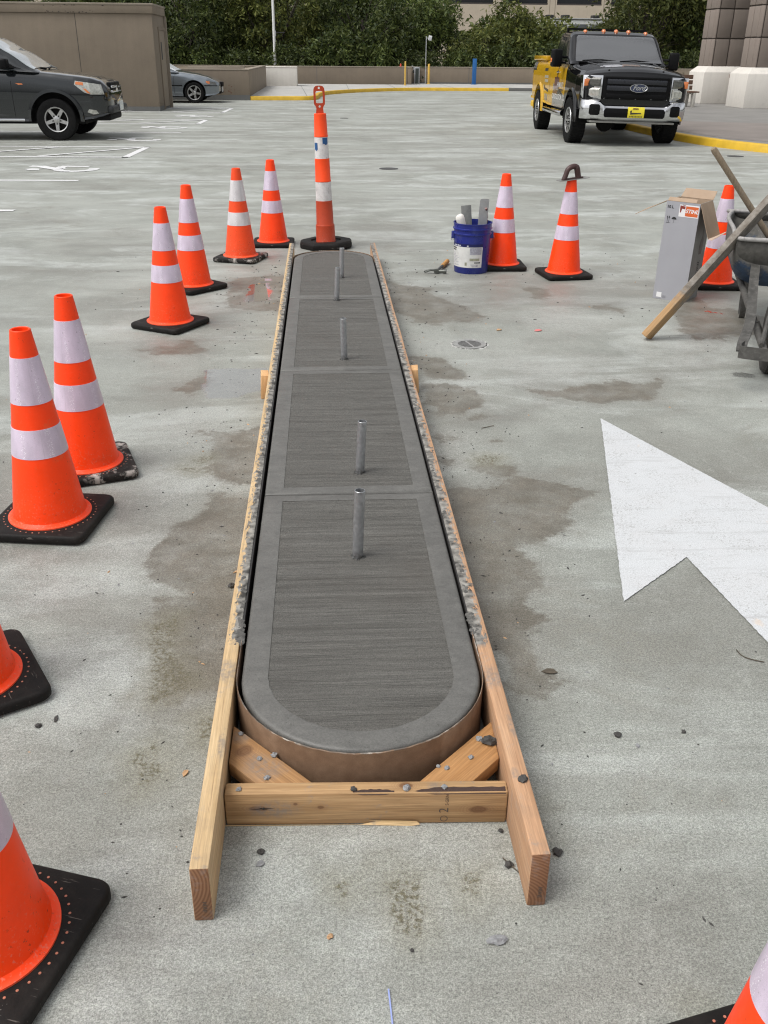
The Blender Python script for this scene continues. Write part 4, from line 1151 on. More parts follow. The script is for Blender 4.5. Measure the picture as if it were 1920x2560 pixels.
# ------------------------------------------------------------------ hammer
def hammer():
    t = thing('claw_hammer', 'claw hammer with wooden grip lying on the deck left of the bucket', 'hammer', (0.872, 7.255, 0), 0)
    M_st = simple('dark_hammer_steel', (0.11, 0.115, 0.105), 0.4, 0.6, var=0.3, vs=30)
    M_wd = wood_mat('hammer_handle_wood', (0.42, 0.20, 0.055), (0.58, 0.31, 0.10), grain=(60, 4, 60))
    M_bk = simple('black_hammer_sleeve', (0.05, 0.05, 0.052), 0.5)
    head = MB()
    m, L = along((0.012, -0.006, 0.020), (0.070, -0.016, 0.020))
    head.lathe([(0.012, 0), (0.0125, 0.028), (0.0155, 0.036), (0.0165, 0.058), (0.015, 0.060)], 14, m)
    head.box(-0.022, 0.016, -0.014, 0.012, 0.006, 0.036)
    head.build('head', M_st, t, bevel=0.003)
    for s in (-1, 1):
        c = MB(); P = smooth_path([(-0.018, 0.0+0.002*s, 0.026), (-0.050, 0.006*s+0.006, 0.026), (-0.085, 0.017*s+0.010, 0.016), (-0.098, 0.022*s+0.012, 0.006)], 5)
        c.sweep(P, [0.0095-0.006*i/(len(P)-1) for i in range(len(P))], 6); c.build('claw', M_st, t, smooth=60)
    a = Vector((0.0, 0.0, 0.022)); d = Vector((0.135, 0.395, 0)).normalized()
    mb = MB(); rod(mb, a, a+d*0.20, 0.0105, 0.011, 10); mb.build('shaft', M_bk, t, smooth=40)
    mb = MB(); P = [a+d*s_ for s_ in (0.195, 0.20, 0.26, 0.33, 0.385, 0.400)]
    mb.sweep(P, [0.012, 0.0155, 0.0165, 0.0165, 0.019, 0.013], 12); mb.build('grip', M_wd, t, smooth=50)
hammer()

# ------------------------------------------------------------------ cardboard box
def card_box():
    M_pr = simple('printed_grey_card', (0.325, 0.325, 0.35), 0.55, var=0.05, vs=5, bump=0.08, bs=40)
    M_kr = simple('kraft_card', (0.36, 0.26, 0.18), 0.8, var=0.1, vs=12)
    M_krl = simple('light_kraft_card', (0.62, 0.47, 0.36), 0.8, var=0.06)
    M_side = simple('printed_dark_grey_card', (0.21, 0.205, 0.195), 0.55, var=0.12, vs=8)
    M_lg = simple('logo_orange_ink', (0.60, 0.115, 0.025), 0.5); M_wi = simple('white_ink', (0.75, 0.74, 0.74), 0.5)
    M_bk = simple('black_ink', (0.02, 0.02, 0.022), 0.5); M_mr = simple('maroon_ink', (0.22, 0.03, 0.02), 0.5)
    t = thing('cardboard_box', 'tall open grey cardboard box with orange logo and flaps folded out', 'box', BOX_LOC, R(BOX_RZ))
    t.rotation_euler = (R(0.0), R(1.0), R(BOX_RZ))
    W, D, H, th = 0.230, 0.245, 0.655, 0.004
    def panel(name, mats, x0, x1, y0, y1, z0, z1):
        mb = MB(); mb.box(x0, x1, y0, y1, z0, z1); return mb.build(name, mats, t, smooth=0)
    fr = panel('front_wall', M_pr, 0, W, 0, th, 0, H)
    panel('back_wall', M_kr, 0, W, D-th, D, 0, H); panel('side_wall', M_kr, 0, th, th, D-th, 0, H)
    sd = panel('side_wall', M_side, W-th, W, th, D-th, 0, H); panel('bottom', M_kr, th, W-th, th, D-th, 0.002, 0.006)
    def flap(name, mat_in, mat_out, pts):
        P = [Vector(p) for p in pts]; n = (P[1]-P[0]).cross(P[2]-P[0]).normalized()*0.0032
        mb = MB(); k = len(P)
        mb.add([p for p in P], [tuple(range(k))]); mb.mi = 1
        mb.add([p+n for p in P], [tuple(range(k-1, -1, -1))])
        mb.add([q for p in P for q in (p, p+n)], [(2*i, 2*((i+1) % k), 2*((i+1) % k)+1, 2*i+1) for i in range(k)])
        return mb.build(name, [mat_in, mat_out], t, smooth=0)
    flap('flap', M_kr, M_kr, [(0.004, D, H), (W, D, H), (W+0.004, D+0.045, H+0.052), (0.016, D+0.045, H+0.054)])          # back
    flap('flap', M_side, M_kr, [(0.004, 0.002, H), (W-0.03, 0.002, H), (W-0.03, 0.020, H+0.022), (0.008, 0.020, H+0.022)])    # front, folded up short
    flap('flap', M_side, M_kr, [(0, 0.004, H), (0, D-0.01, H), (-0.210, D-0.02, H-0.095), (-0.215, 0.008, H-0.115)])         # left, sloping out
    rf = flap('flap', M_kr, M_kr, [(W, 0.004, H), (W, D-0.006, H), (W+0.085, D+0.002, H-0.215), (W+0.085, 0.010, H-0.215)])  # right, hanging
    flap('flap_lip', M_krl, M_krl, [(W+0.0855, 0.010, H-0.2155), (W+0.0855, D+0.002, H-0.2155), (W+0.135, D+0.04, H-0.185), (W+0.105, 0.02, H-0.222)])
    y = -0.0008
    def fq(name, mat, x0, x1, z0, z1, par=fr, yy=y):
        mb = MB(); mb.add([(x0, yy, z0), (x1, yy, z0), (x1, yy, z1), (x0, yy, z1)], [(0, 1, 2, 3)]); return mb.build(name, mat, par, smooth=0)
    def ft(name, mat, body, size, cx, cz, shear=0, bold=0, yy=y-0.0006):
        vs, fs = text_mesh(body, size, shear, bold); mb = MB(); mb.add(lay2d(vs, (cx, yy, cz), (1, 0, 0), (0, 0, 1)), fs); return mb.build(name, mat, fr, smooth=0)
    fq('logo_ground', M_wi, 0.092, 0.226, 0.562, 0.640); fq('logo_panel', M_lg, 0.136, 0.222, 0.568, 0.632, yy=y-0.0005)
    ft('logo_lettering', M_wi, 'STIHL', 0.034, 0.179, 0.600, 0.28, 0.0009, y-0.0011)
    mb = MB(); mb.add([(x, y-0.0006, z) for x, z in ((0.096, 0.634), (0.132, 0.630), (0.132, 0.612), (0.110, 0.614), (0.106, 0.590), (0.098, 0.588))], [(0, 1, 2, 3, 4, 5)]); mb.build('logo_mark', M_mr, fr, smooth=0)
    mb = MB(); mb.add([(x, y-0.0006, z) for x, z in ((0.112, 0.640), (0.134, 0.636), (0.134, 0.633), (0.112, 0.636))], [(0, 1, 2, 3)]); mb.build('logo_mark', M_mr, fr, smooth=0)
    ft('size_lettering', M_bk, '10 L', 0.026, 0.030, 0.618, 0, 0.0008)
    mb = MB()
    for cx in (0.020, 0.032):
        mb.add([(cx-0.0015, y-0.0006, 0.520), (cx+0.0015, y-0.0006, 0.520), (cx+0.0015, y-0.0006, 0.548), (cx-0.0015, y-0.0006, 0.548)], [(0, 1, 2, 3)])
        mb.add([(cx-0.005, y-0.0006, 0.548), (cx+0.005, y-0.0006, 0.548), (cx, y-0.0006, 0.562)], [(0, 1, 2)])
    mb.add([(0.013, y-0.0006, 0.514), (0.039, y-0.0006, 0.514), (0.039, y-0.0006, 0.5165), (0.013, y-0.0006, 0.5165)], [(0, 1, 2, 3)])
    mb.build('this_way_up_symbol', M_bk, fr, smooth=0)
    mb = MB(); mb.add([(0.066+0.017*math.cos(R(a)), y-0.0006, 0.540+0.016*math.sin(R(a))) for a in range(0, 181, 15)], [tuple(range(13))])
    mb.add([(0.0652, y-0.0006, 0.540), (0.0668, y-0.0006, 0.540), (0.0668, y-0.0006, 0.518), (0.0652, y-0.0006, 0.518)], [(0, 1, 2, 3)])
    mb.add([(0.0652, y-0.0006, 0.518), (0.0668, y-0.0006, 0.519), (0.061, y-0.0006, 0.515), (0.0605, y-0.0006, 0.517)], [(0, 1, 2, 3)])
    mb.build('keep_dry_symbol', M_bk, fr, smooth=0)
    fq('address_label', M_wi, 0.024, 0.060, 0.012, 0.046)
    mb = MB()
    for i in range(9): mb.add([(0.068, y-0.0006, 0.026-i*0.002), (0.068+random.uniform(0.02, 0.03), y-0.0006, 0.026-i*0.002), (0.09, y-0.0006, 0.0252-i*0.002), (0.068, y-0.0006, 0.0252-i*0.002)], [(0, 1, 2, 3)]) if i % 2 == 0 else None
    mb.build('small_print', M_bk, fr, smooth=0)
    # side print: lettering running up and a tool outline
    vs, fs = text_mesh('STIHL', 0.052, 0.28, 0.0014); mb = MB(); mb.add(lay2d(vs, (W+0.0008, 0.15, 0.20), (0, 0, 1), (0, -1, 0)), fs); mb.build('side_lettering', M_bk, sd, smooth=0)
    M_tool = simple('tool_print', (0.085, 0.06, 0.055), 0.5)
    mb = MB(); mb.add([(W+0.0008, yy+0.07, z) for yy, z in ((0.05, 0.31), (0.10, 0.31), (0.118, 0.36), (0.112, 0.40), (0.09, 0.43), (0.085, 0.49), (0.078, 0.49), (0.075, 0.43), (0.052, 0.40), (0.040, 0.36))], [tuple(range(10))])
    mb.build('tool_picture', M_tool, sd, smooth=0)
BOX_LOC, BOX_RZ = (2.304, 6.420, 0.002), -40.0
card_box()

# ------------------------------------------------------------------ wheelbarrow, leaning lumber, handle
def wheelbarrow():
    ax = Vector((0.35, 0.937, 0))
    t = thing('wheelbarrow', 'mortar-caked blue steel wheelbarrow standing at the right edge', 'wheelbarrow', (2.440, 4.700, 0), math.atan2(-0.35, 0.937))
    g = N('caked_blue_tray'); X = g.xyz(); n = g.noise(6.0, detail=8, rough=0.7)
    cak = g.rng(g.m('ADD', X[2], g.m('MULTIPLY', g.m('SUBTRACT', n, 0.5), 0.35)), 0.42, 0.46)
    c = g.mix(cak, (0.013, 0.030, 0.062), (0.085, 0.081, 0.073))
    c = g.mul(c, g.rng(g.noise(40.0, detail=6), 0.3, 0.7, 0.7, 1.3))
    c = g.mix(g.rng(g.voro(28.0), 0.05, 0.12, 0.6, 0), c, (0.27, 0.26, 0.24))
    M_tray = g.out(c, 0.6, 0, g.bump(g.noise(30.0, detail=7), 0.4, 0.006))
    M_rim = simple('caked_tray_rim', (0.30, 0.29, 0.28), 0.6, var=0.25, vs=20, bump=0.4, bs=60, dirt=(0.14, 0.13, 0.12), dirt_amt=0.6)
    M_fr = simple('caked_steel_frame', (0.075, 0.072, 0.066), 0.65, 0.2, var=0.4, vs=18, bump=0.4, bs=60, dirt=(0.20, 0.195, 0.18), dirt_amt=0.5)
    M_ty = simple('muddy_tyre', (0.045, 0.042, 0.038), 0.8, var=0.4, vs=20, bump=0.3, bs=80)
    # tray: lofted U sections, v runs back
    secs = []; rim = []
    for v, w, zb, zt in ((0.53, 0.295, 0.46, 0.600), (0.62, 0.305, 0.33, 0.605), (0.82, 0.310, 0.285, 0.615), (1.18, 0.330, 0.31, 0.62), (1.45, 0.300, 0.45, 0.62), (1.53, 0.280, 0.56, 0.615)):
        L = []
        for i in range(17):
            a = math.pi*(i/16); cx = -math.cos(a); sz = math.sin(a)
            x = w*(abs(cx)**0.55)*(1 if cx > 0 else -1); z = zt-(zt-zb)*(sz**0.55)
            L.append((x, v, z))
        secs.append(L); rim.append((L[0], L[-1]))
    mb = MB(); mb.loft(secs, closed=False, cap=False)
    for L in (secs[0], secs[-1]): mb.add(L, [tuple(range(17))])
    o = mb.build('tray', M_tray, t, smooth=50)
    sm = o.modifiers.new('thickness', 'SOLIDIFY'); sm.thickness = 0.004; sm.offset = 0
    path = [r[0] for r in rim]+[r[1] for r in reversed(rim)]
    f0, f1 = rim[0]
    path = [(-0.26, 0.515, 0.602)]+[(-0.290, 0.530, 0.604)]+[r[0] for r in rim[1:]]+[r[1] for r in reversed(rim[1:])]+[(0.290, 0.530, 0.604), (0.26, 0.515, 0.602), (-0.26, 0.515, 0.602)]
    mb = MB(); mb.sweep(smooth_path(path, 4), 0.0125, 8); mb.build('tray_rim', M_rim, t, smooth=60)
    # wheel
    wh = MB(); m = xf((-0.065, 0, 0.20), ry=R(90))
    wh.lathe([(0.11, -0.035), (0.155, -0.046), (0.188, -0.036), (0.200, -0.014), (0.200, 0.014), (0.188, 0.036), (0.155, 0.046), (0.11, 0.035), (0.11, -0.035)], 40, m, cap0=False, cap1=False)
    for k in (-0.018, -0.006, 0.006, 0.018):
        wh.lathe([(0.199, k-0.002), (0.2035, k), (0.199, k+0.002)], 40, m, cap0=False, cap1=False)
    w = wh.build('wheel', M_ty, t, smooth=50)
    mb = MB(); mb.lathe([(0.0, -0.028), (0.03, -0.045), (0.032, -0.03), (0.112, -0.026), (0.112, 0.026), (0.032, 0.03), (0.03, 0.045), (0.0, 0.028)], 24, m, cap0=False, cap1=False); mb.build('rim', M_fr, w, smooth=40)
    mb = MB(); rod(mb, (-0.13, 0, 0.20), (0.13, 0, 0.20), 0.010, n=8); mb.build('axle', M_fr, t, smooth=40)
    for s in (-1, 1):
        mb = MB(); mb.strap(smooth_path([(s*0.245, -0.43, 0.215), (s*0.235, -0.30, 0.225), (s*0.20, -0.08, 0.285), (s*0.185, 0.30, 0.40), (s*0.17, 0.58, 0.47)], 5), 0.050, 0.008); mb.build('tray_brace', M_fr, t, smooth=30)
        mb = MB(); rod(mb, (s*0.13, -0.40, 0.205), (s*0.235, 0.9, 0.33), 0.019, n=10); rod(mb, (s*0.235, 0.9, 0.33), (s*0.22, 1.75, 0.50), 0.019, n=10); mb.build('handle', M_fr, t, smooth=40)
        mb = MB(); mb.strap(smooth_path([(s*0.16, 1.10, 0.36), (s*0.15, 1.15, 0.03), (s*0.15, 1.30, 0.015), (s*0.16, 1.38, 0.45)], 5), 0.035, 0.008); mb.build('leg', M_fr, t, smooth=30)
        mb = MB(); rod(mb, (s*0.125, 0.0, 0.20), (s*0.16, 0.0, 0.265), 0.014, n=8); rod(mb, (s*0.15, -0.36, 0.235), (s*0.10, 0.02, 0.30), 0.012, n=8); mb.build('axle_bracket', M_fr, t, smooth=40)
    mb = MB(); P = smooth_path([(-0.232, -0.36, 0.222), (-0.252, -0.425, 0.218), (-0.225, -0.447, 0.214), (0.0, -0.452, 0.210), (0.225, -0.447, 0.214), (0.252, -0.425, 0.218), (0.232, -0.36, 0.222)], 5)
    secs = []
    for p in P: secs.append(p)
    mb.strap(P, 0.007, 0.062); mb.build('nose_guard', M_fr, t, smooth=30)
wheelbarrow()
M_lum = wood_mat('dirty_leaning_lumber', (0.33, 0.215, 0.115), (0.46, 0.32, 0.19), grain=(60, 60, 2.0), dirty=0.35, white=0.5)
def lumber():
    g = N('mortar_smeared_lumber'); X = g.xyz()
    gr = g.noise(1.0, vec=g.co((70, 70, 2.2)), detail=6); c = g.mix(g.rng(gr, 0.3, 0.7), (0.33, 0.19, 0.085), (0.47, 0.30, 0.15))
    sm = g.rng(g.m('ADD', g.m('MULTIPLY', X[2], 0.9), g.m('MULTIPLY', g.noise(9.0, detail=7, rough=0.7), 0.7)), 0.50, 0.66)
    top = g.rng(X[1], -0.03, 0.03, 0.55, 1.0)
    mc = g.mix(g.rng(g.noise(24.0, detail=6, rough=0.7), 0.35, 0.65), (0.10, 0.095, 0.085), (0.24, 0.235, 0.22))
    c = g.mix(g.m('MULTIPLY', sm, 0.88), c, mc)
    M = g.out(c, 0.75, 0, g.bump(g.m('ADD', gr, g.noise(30.0, detail=6)), 0.5, 0.004))
    p0 = Vector((1.925, 5.365, 0.026)); p1 = Vector((2.405, 5.325, 0.668))
    m, L = along(p0, p1)
    t = thing('leaning_lumber', 'mortar-smeared length of lumber leaning from the deck across the wheelbarrow rim', 'lumber', p0)
    t.rotation_euler = m.to_euler()
    mb = MB(); mb.box(-0.019, 0.019, -0.0445, 0.0445, -0.012, 1.75)
    mb.build('plank', M, t, rot=(0, 0, R(LUM_TW)), bevel=0.003)
LUM_TW = 47
lumber()
def handle_pole():
    t = thing('shovel_handle', 'round weathered wooden tool handle sticking up out of the wheelbarrow', 'tool handle', (2.86, 5.80, 0.42))
    M = wood_mat('weathered_ash_handle', (0.20, 0.155, 0.105), (0.30, 0.24, 0.17), grain=(80, 80, 3), dirty=0.5)
    p0, p1 = Vector((0, 0, 0)), Vector((-0.535, 0.0, 0.620)); mb = MB(); d = (p1-p0)
    P = [p0+d*f for f in (0, 0.1, 0.3, 0.5, 0.7, 0.9, 0.975, 0.995, 1.0)]
    mb.sweep(P, [0.0185]*6+[0.0195, 0.016, 0.008], 14); mb.build('shaft', M, t, smooth=50)
handle_pole()

# ------------------------------------------------------------------ hand float on the cone tip
def hand_float():
    t = thing('hand_float', 'steel hand float with dark handle resting on the tip of a cone', 'hand float', (1.846, 7.148, 0.7090), R(14))
    t.rotation_euler = (R(2), R(-5), R(14))
    M_pl = simple('float_plate_steel', (0.30, 0.29, 0.27), 0.4, 0.7, var=0.3, vs=30); M_h = simple('worn_brown_handle', (0.055, 0.026, 0.024), 0.45, var=0.3, vs=40)
    mb = MB(); P = [(-0.115, -0.042), (0.112, -0.042), (0.120, -0.034), (0.120, 0.034), (0.112, 0.042), (-0.115, 0.042), (-0.122, 0.034), (-0.122, -0.034)]
    mb.prism(P, 0.0, 0.0022); mb.build('plate', M_pl, t, smooth=0)
    mb = MB(); mb.prism([(-0.085, -0.016), (0.075, -0.016), (0.085, 0.0), (0.075, 0.016), (-0.085, 0.016), (-0.095, 0.0)], 0.0022, 0.010); mb.build('spine', M_h, t, bevel=0.003)
    mb = MB(); P = smooth_path([(-0.074, 0, 0.006), (-0.060, 0, 0.035), (-0.046, 0, 0.068), (-0.022, 0, 0.084), (0.012, 0, 0.088), (0.028, 0, 0.074), (0.036, 0, 0.04), (0.042, 0, 0.008)], 6)
    mb.sweep(P, [0.019]*8+[0.019]*20+[0.022]*(len(P)-28), 12); mb.build('handle', M_h, t, smooth=60)
hand_float()

# ------------------------------------------------------------------ floor drains
def drain(x, y, r, label, near):
    t = thing('floor_drain', label, 'drain', (x, y, 0))
    M_ir = simple('worn_drain_metal', (0.34, 0.34, 0.325), 0.5, 0.4, var=0.2, vs=30) if near else simple('dark_cover_iron', (0.07, 0.07, 0.068), 0.6, 0.4, var=0.3, vs=20)
    M_hole = simple('drain_darkness', (0.008, 0.008, 0.008), 0.95)
    if near:
        mb = MB(); mb.lathe([(0.0, 0.0015), (r*0.70, 0.0015)], 40, cap0=False, cap1=False); mb.build('well', M_hole, t, smooth=0)
        mb = MB(); mb.lathe([(r*0.70, 0.001), (r*0.70, 0.0032), (r*0.99, 0.0040), (r, 0.001)], 48, cap0=False, cap1=False); mb.build('frame', M_ir, t, smooth=30)
        a = R(-28)
        for k in range(-4, 5):
            u = k*r*0.165; hh = math.sqrt(max(0, (r*0.70)**2-u*u))
            mb = MB(); mb.box(-hh, hh, u-r*0.030, u+r*0.030, 0.0018, 0.0026); mb.build('grate_bar', M_ir, t, rot=(0, 0, R(14)), smooth=0)
        mb = MB(); mb.box(-r*0.045, r*0.045, -r*0.70, r*0.70, 0.0019, 0.0028); mb.build('grate_bar', M_ir, t, rot=(0, 0, R(14)), smooth=0)
        rim = MB(); rr = random.Random(3)
        for i in range(90):
            b = rr.random()*6.283; q = r*rr.uniform(1.04, 1.13)
            lump(rim, q*math.cos(b), q*math.sin(b), 0.0, rr.uniform(0.003, 0.008), rr, 0.5)
        M_cr = simple('crumbled_grout', (0.42, 0.42, 0.40), 0.9, var=0.5, vs=60); o = rim.build('crumbled_edge', M_cr, t, smooth=0); o['kind'] = 'stuff'
        mb = MB(); n = 40; mb.add([p for i in range(n+1) for p in (((r*1.005)*math.cos(2*math.pi*i/n), (r*1.005)*math.sin(2*math.pi*i/n), 0.0012), ((r*(1.05+0.02*math.sin(i*1.7)))*math.cos(2*math.pi*i/n), (r*(1.05+0.02*math.sin(i*1.7)))*math.sin(2*math.pi*i/n), 0.0012))], [(2*i, 2*i+2, 2*i+3, 2*i+1) for i in range(n)])
        mb.build('edge_gap', M_hole, t, smooth=0)
    else:
        mb = MB(); mb.lathe([(r, 0.0), (r, 0.005), (r*0.93, 0.006), (r*0.90, 0.004), (0, 0.004)], 36, cap0=False, cap1=False); mb.build('cover', M_ir, t, smooth=30)
drain(0.843, 5.298, 0.098, 'round slotted metal floor drain with crumbled edge right of the island', True)
drain(0.982, 14.568, 0.14, 'small dark round cover set in the deck beyond the tube delineator', False)
drain(7.055, 16.565, 0.14, 'small dark round cover in the deck beside the yellow kerb', False)
drain(0.6, 26.5, 0.11, 'tiny dark round cover far out in the open deck', False)

# ------------------------------------------------------------------ crumbs, stones, leaves
M_dk = simple('dark_mortar_crumb', (0.055, 0.053, 0.05), 0.85, var=0.4, vs=90, bump=0.6, bs=200)
M_gr = simple('grey_mortar_crumb', (0.25, 0.255, 0.26), 0.85, var=0.3, vs=90, bump=0.6, bs=200)
M_tan = simple('tan_wood_chip', (0.45, 0.28, 0.15), 0.8, var=0.3, vs=60)
M_leaf = simple('dry_dark_leaf', (0.085, 0.07, 0.05), 0.8, var=0.4, vs=60)
M_pink = simple('pink_paper', (0.62, 0.18, 0.17), 0.7)
def crumb_mesh(name, mat, seed, r):
    rr = random.Random(seed); bm = bmesh.new(); bmesh.ops.create_icosphere(bm, subdivisions=2, radius=r)
    for v in bm.verts: v.co = Vector((v.co.x*rr.uniform(0.6, 1.4), v.co.y*rr.uniform(0.6, 1.35), max(v.co.z, -r*0.5)*rr.uniform(0.35, 1.0)+r*0.45))
    me = bpy.data.meshes.new(name); bm.to_mesh(me); bm.free(); me.materials.append(mat); return me
def crumb(px, py, pz, r, mat, label, cat='crumb', name='mortar_crumb', sc=(1, 1, 1)):
    o = link_mesh(name, crumb_mesh(name, mat, int(px*977+py*331), r), None, (px, py, pz), (0, 0, random.random()*6)); o.scale = sc
    tag(o, label, cat, 'crumbs and litter about the island')
crumb(0.306, 1.222, 0.0, 0.013, M_gr, 'pale grey stone on the deck in front of the right board end', 'stone', 'stone', (1.4, 0.8, 0.8))
crumb(-0.159, 1.469, 0.0, 0.0075, M_dk, 'dark mortar crumb on the deck in front of the cross board, toward the left board')
crumb(0.471, 1.432, 0.0, 0.011, M_dk, 'dark mortar crumb just outside the near end of the right board')
crumb(0.362, 1.405, 0.0, 0.009, M_dk, 'dark mortar crumb tucked inside the near end of the right board')
crumb(-0.015, 1.249, 0.0, 0.006, M_tan, 'tiny tan chip on the open deck in front of the forms', 'wood chip', 'wood_chip')
crumb(0.140, 1.210, 0.0, 0.004, M_dk, 'tiny black crumb at the tip of the olive stain in front')
crumb(0.361, 1.500, 0.0, 0.006, M_dk, 'small dark crumb under the right end of the cross board')
crumb(0.708, 1.801, 0.0, 0.010, M_dk, 'dark mortar crumb on the deck right of the near forms, alone')
crumb(0.879, 1.806, 0.0, 0.006, M_dk, 'small dark crumb farthest right of the near forms')
crumb(-0.742, 1.912, 0.0, 0.008, M_dk, 'round dark crumb beside the left-edge cone base')
crumb(-0.705, 1.938, 0.0, 0.008, M_dk, 'long dark crumb beside the left-edge cone base', sc=(1.7, 0.6, 0.6))
crumb(-0.315, 2.577, 0.0, 0.011, M_dk, 'dark mortar clump against the outside of the left board')
crumb(0.748, 1.761, 0.0, 0.006, M_gr, 'small square grey crumb right of the near forms', sc=(1.2, 0.8, 0.9))
crumb(0.401, 1.506, 0.1395, 0.010, M_dk, 'dark mortar crumb sitting on the near end of the right board')
crumb(0.362, 1.691, 0.0850, 0.016, M_dk, 'largest mortar clod, on the right corner block')
crumb(0.340, 1.705, 0.0850, 0.008, M_gr, 'pale mortar bit beside the clod on the right corner block')
crumb(0.312, 1.643, 0.0850, 0.006, M_gr, 'pale mortar bit in the middle of the right corner block')
crumb(0.252, 1.611, 0.0850, 0.006, M_gr, 'pale mortar bit near the lower end of the right corner block')
crumb(0.234, 1.618, 0.0850, 0.005, M_gr, 'smallest pale mortar bit near the lower end of the right corner block')
crumb(0.041, 1.549, 0.0895, 0.007, M_dk, 'dark crumb on the cross board at the start of the bark strip')
crumb(0.157, 1.546, 0.0895, 0.009, M_gr, 'grey mortar bit on the cross board between the two bark strips')
crumb(0.239, 1.546, 0.0895, 0.006, M_gr, 'grey mortar bit on the cross board above the long bark strip')
crumb(-0.208, 1.562, 0.0895, 0.006, M_gr, 'grey mortar bit on the left end of the cross board')
crumb(-0.218, 1.752, 0.0850, 0.006, M_gr, 'grey mortar bit at the top of the left corner block')
crumb(-0.170, 1.664, 0.0850, 0.006, M_gr, 'upright grey mortar bit beside the knot of the left corner block')
crumb(-0.137, 1.674, 0.0850, 0.007, M_gr, 'grey mortar bit on the inner edge of the left corner block')
crumb(-0.149, 1.600, 0.0850, 0.007, M_gr, 'grey mortar bit at the foot of the left corner block')
crumb(1.068, 5.596, 0.0, 0.016, M_tan, 'brown wood chip on the deck behind the floor drain', 'wood chip', 'wood_chip', (1, 0.7, 0.6))
def chip(x, y, w, l, rz, mat, label, name, cat, z=0.003):
    mb = MB(); mb.add([(-l, -w*0.5, 0), (-l*0.3, -w, 0.002), (l*0.5, -w*0.8, 0.003), (l, 0, 0.001), (l*0.4, w, 0.003), (-l*0.4, w*0.8, 0.002)], [tuple(range(6))])
    o = mb.build(name, mat, None, (x, y, z), (0, 0, R(rz)), smooth=0); sm = o.modifiers.new('thickness', 'SOLIDIFY'); sm.thickness = 0.002
    tag(o, label, cat, 'crumbs and litter about the island')
chip(0.598, 2.075, 0.012, 0.022, -20, M_leaf, 'dry dark leaf on the edge of the damp patch right of the island', 'dry_leaf', 'leaf')
chip(1.309, 5.579, 0.020, 0.026, 5, M_pink, 'small pink scrap of paper on the deck right of the drain', 'paper_scrap', 'paper')
chip(-0.351, 1.720, 0.006, 0.012, 60, M_tan, 'small tan wood chip left of the near board', 'wood_chip', 'wood chip')
chip(-0.300, 2.672, 0.005, 0.020, 20, M_tan, 'reddish splinter against the outside of the left board', 'wood_chip', 'wood chip')
chip(-0.159, 1.436, 0.008, 0.010, 10, M_gr, 'flat grey smear of mortar in front of the cross board', 'mortar_flake', 'crumb', 0.002)
def twig(pts, label):
    mb = MB(); mb.sweep(smooth_path([(x, y, 0.003) for x, y in pts], 4), 0.0016, 5); tag(mb.build('twig', M_leaf), label, 'twig', 'crumbs and litter about the island')
twig([(0.352, 1.424), (0.366, 1.402), (0.381, 1.380)], 'thin dark twig beside the near end of the right board')
twig([(1.157, 2.152), (1.162, 2.12), (1.185, 2.10), (1.211, 2.088)], 'curved dark twig lying by the tail of the painted arrow')
twig([(0.70, 3.93), (0.76, 3.96)], 'straight twig on the deck right of the island middle')
# the uncountable rest: grit, seeds and bits
def litter():
    rr = random.Random(21); mb = MB()
    for i in range(900):
        if rr.random() < 0.55:
            s = rr.choice((-1, 1)); x = (-0.285 if s < 0 else 0.422)+s*abs(rr.gauss(0, 0.22)); y = rr.uniform(1.3, 7.8)
        else:
            x, y = rr.uniform(-1.6, 2.8), rr.uniform(0.9, 8.2)
        if -0.285 < x < 0.42 and 1.3 < y < 7.9: continue
        r = rr.uniform(0.0010, 0.0035)*(0.7+0.18*y); a = rr.random()*3.14; l = rr.choice((1, 1, 1.3, 2.6))
        ca, sa = math.cos(a), math.sin(a)
        mb.mi = 0 if rr.random() < 0.8 else (1 if rr.random() < 0.6 else 2)
        P = [(r*l, 0, 0), (0, r, 0), (-r*l, 0, 0), (0, -r, 0), (0, 0, r*0.9)]
        mb.add([(x+p*ca-q*sa, y+p*sa+q*ca, z+0.0004) for p, q, z in P], [(0, 1, 4), (1, 2, 4), (2, 3, 4), (3, 0, 4)])
    o = mb.build('grit', [M_dk, M_gr, M_tan], smooth=0); tag(o, 'fine dark grit and plant bits strewn over the deck', 'grit', kind='stuff')
litter()

# ================================================================== BACKGROUND STRUCTURES
def stucco(name, col, var=0.10):
    g = N(name); n = g.noise(1.1, detail=8, rough=0.65)
    c = g.mul(col, g.rng(n, 0.3, 0.7, 1-var, 1+var))
    c = g.mix(g.rng(g.noise(2.6, detail=9, rough=0.72), 0.56, 0.74, 0, 0.25), c, tuple(q*0.55 for q in col))
    drip = g.noise(1.0, vec=g.co((7, 7, 0.35)), detail=6, rough=0.6)
    c = g.mul(c, g.rng(drip, 0.35, 0.7, 1.02, 0.95))
    c = g.mul(c, g.rng(g.noise(60.0, detail=3), 0.3, 0.7, 0.93, 1.06))
    return g.out(c, 0.85, 0, g.bump(g.noise(90.0, detail=4), 0.25, 0.004))
M_tan1 = stucco('tan_stucco', (0.195, 0.158, 0.118))
M_tan2 = stucco('light_tan_stucco', (0.235, 0.193, 0.145))
M_white = stucco('off_white_stucco', (0.60, 0.57, 0.52), 0.06)
M_foot = stucco('grey_foot_band', (0.12, 0.12, 0.116))
M_cap = stucco('wall_cap', (0.25, 0.213, 0.168))
M_dark = simple('dark_recess', (0.03, 0.03, 0.03), 0.8)
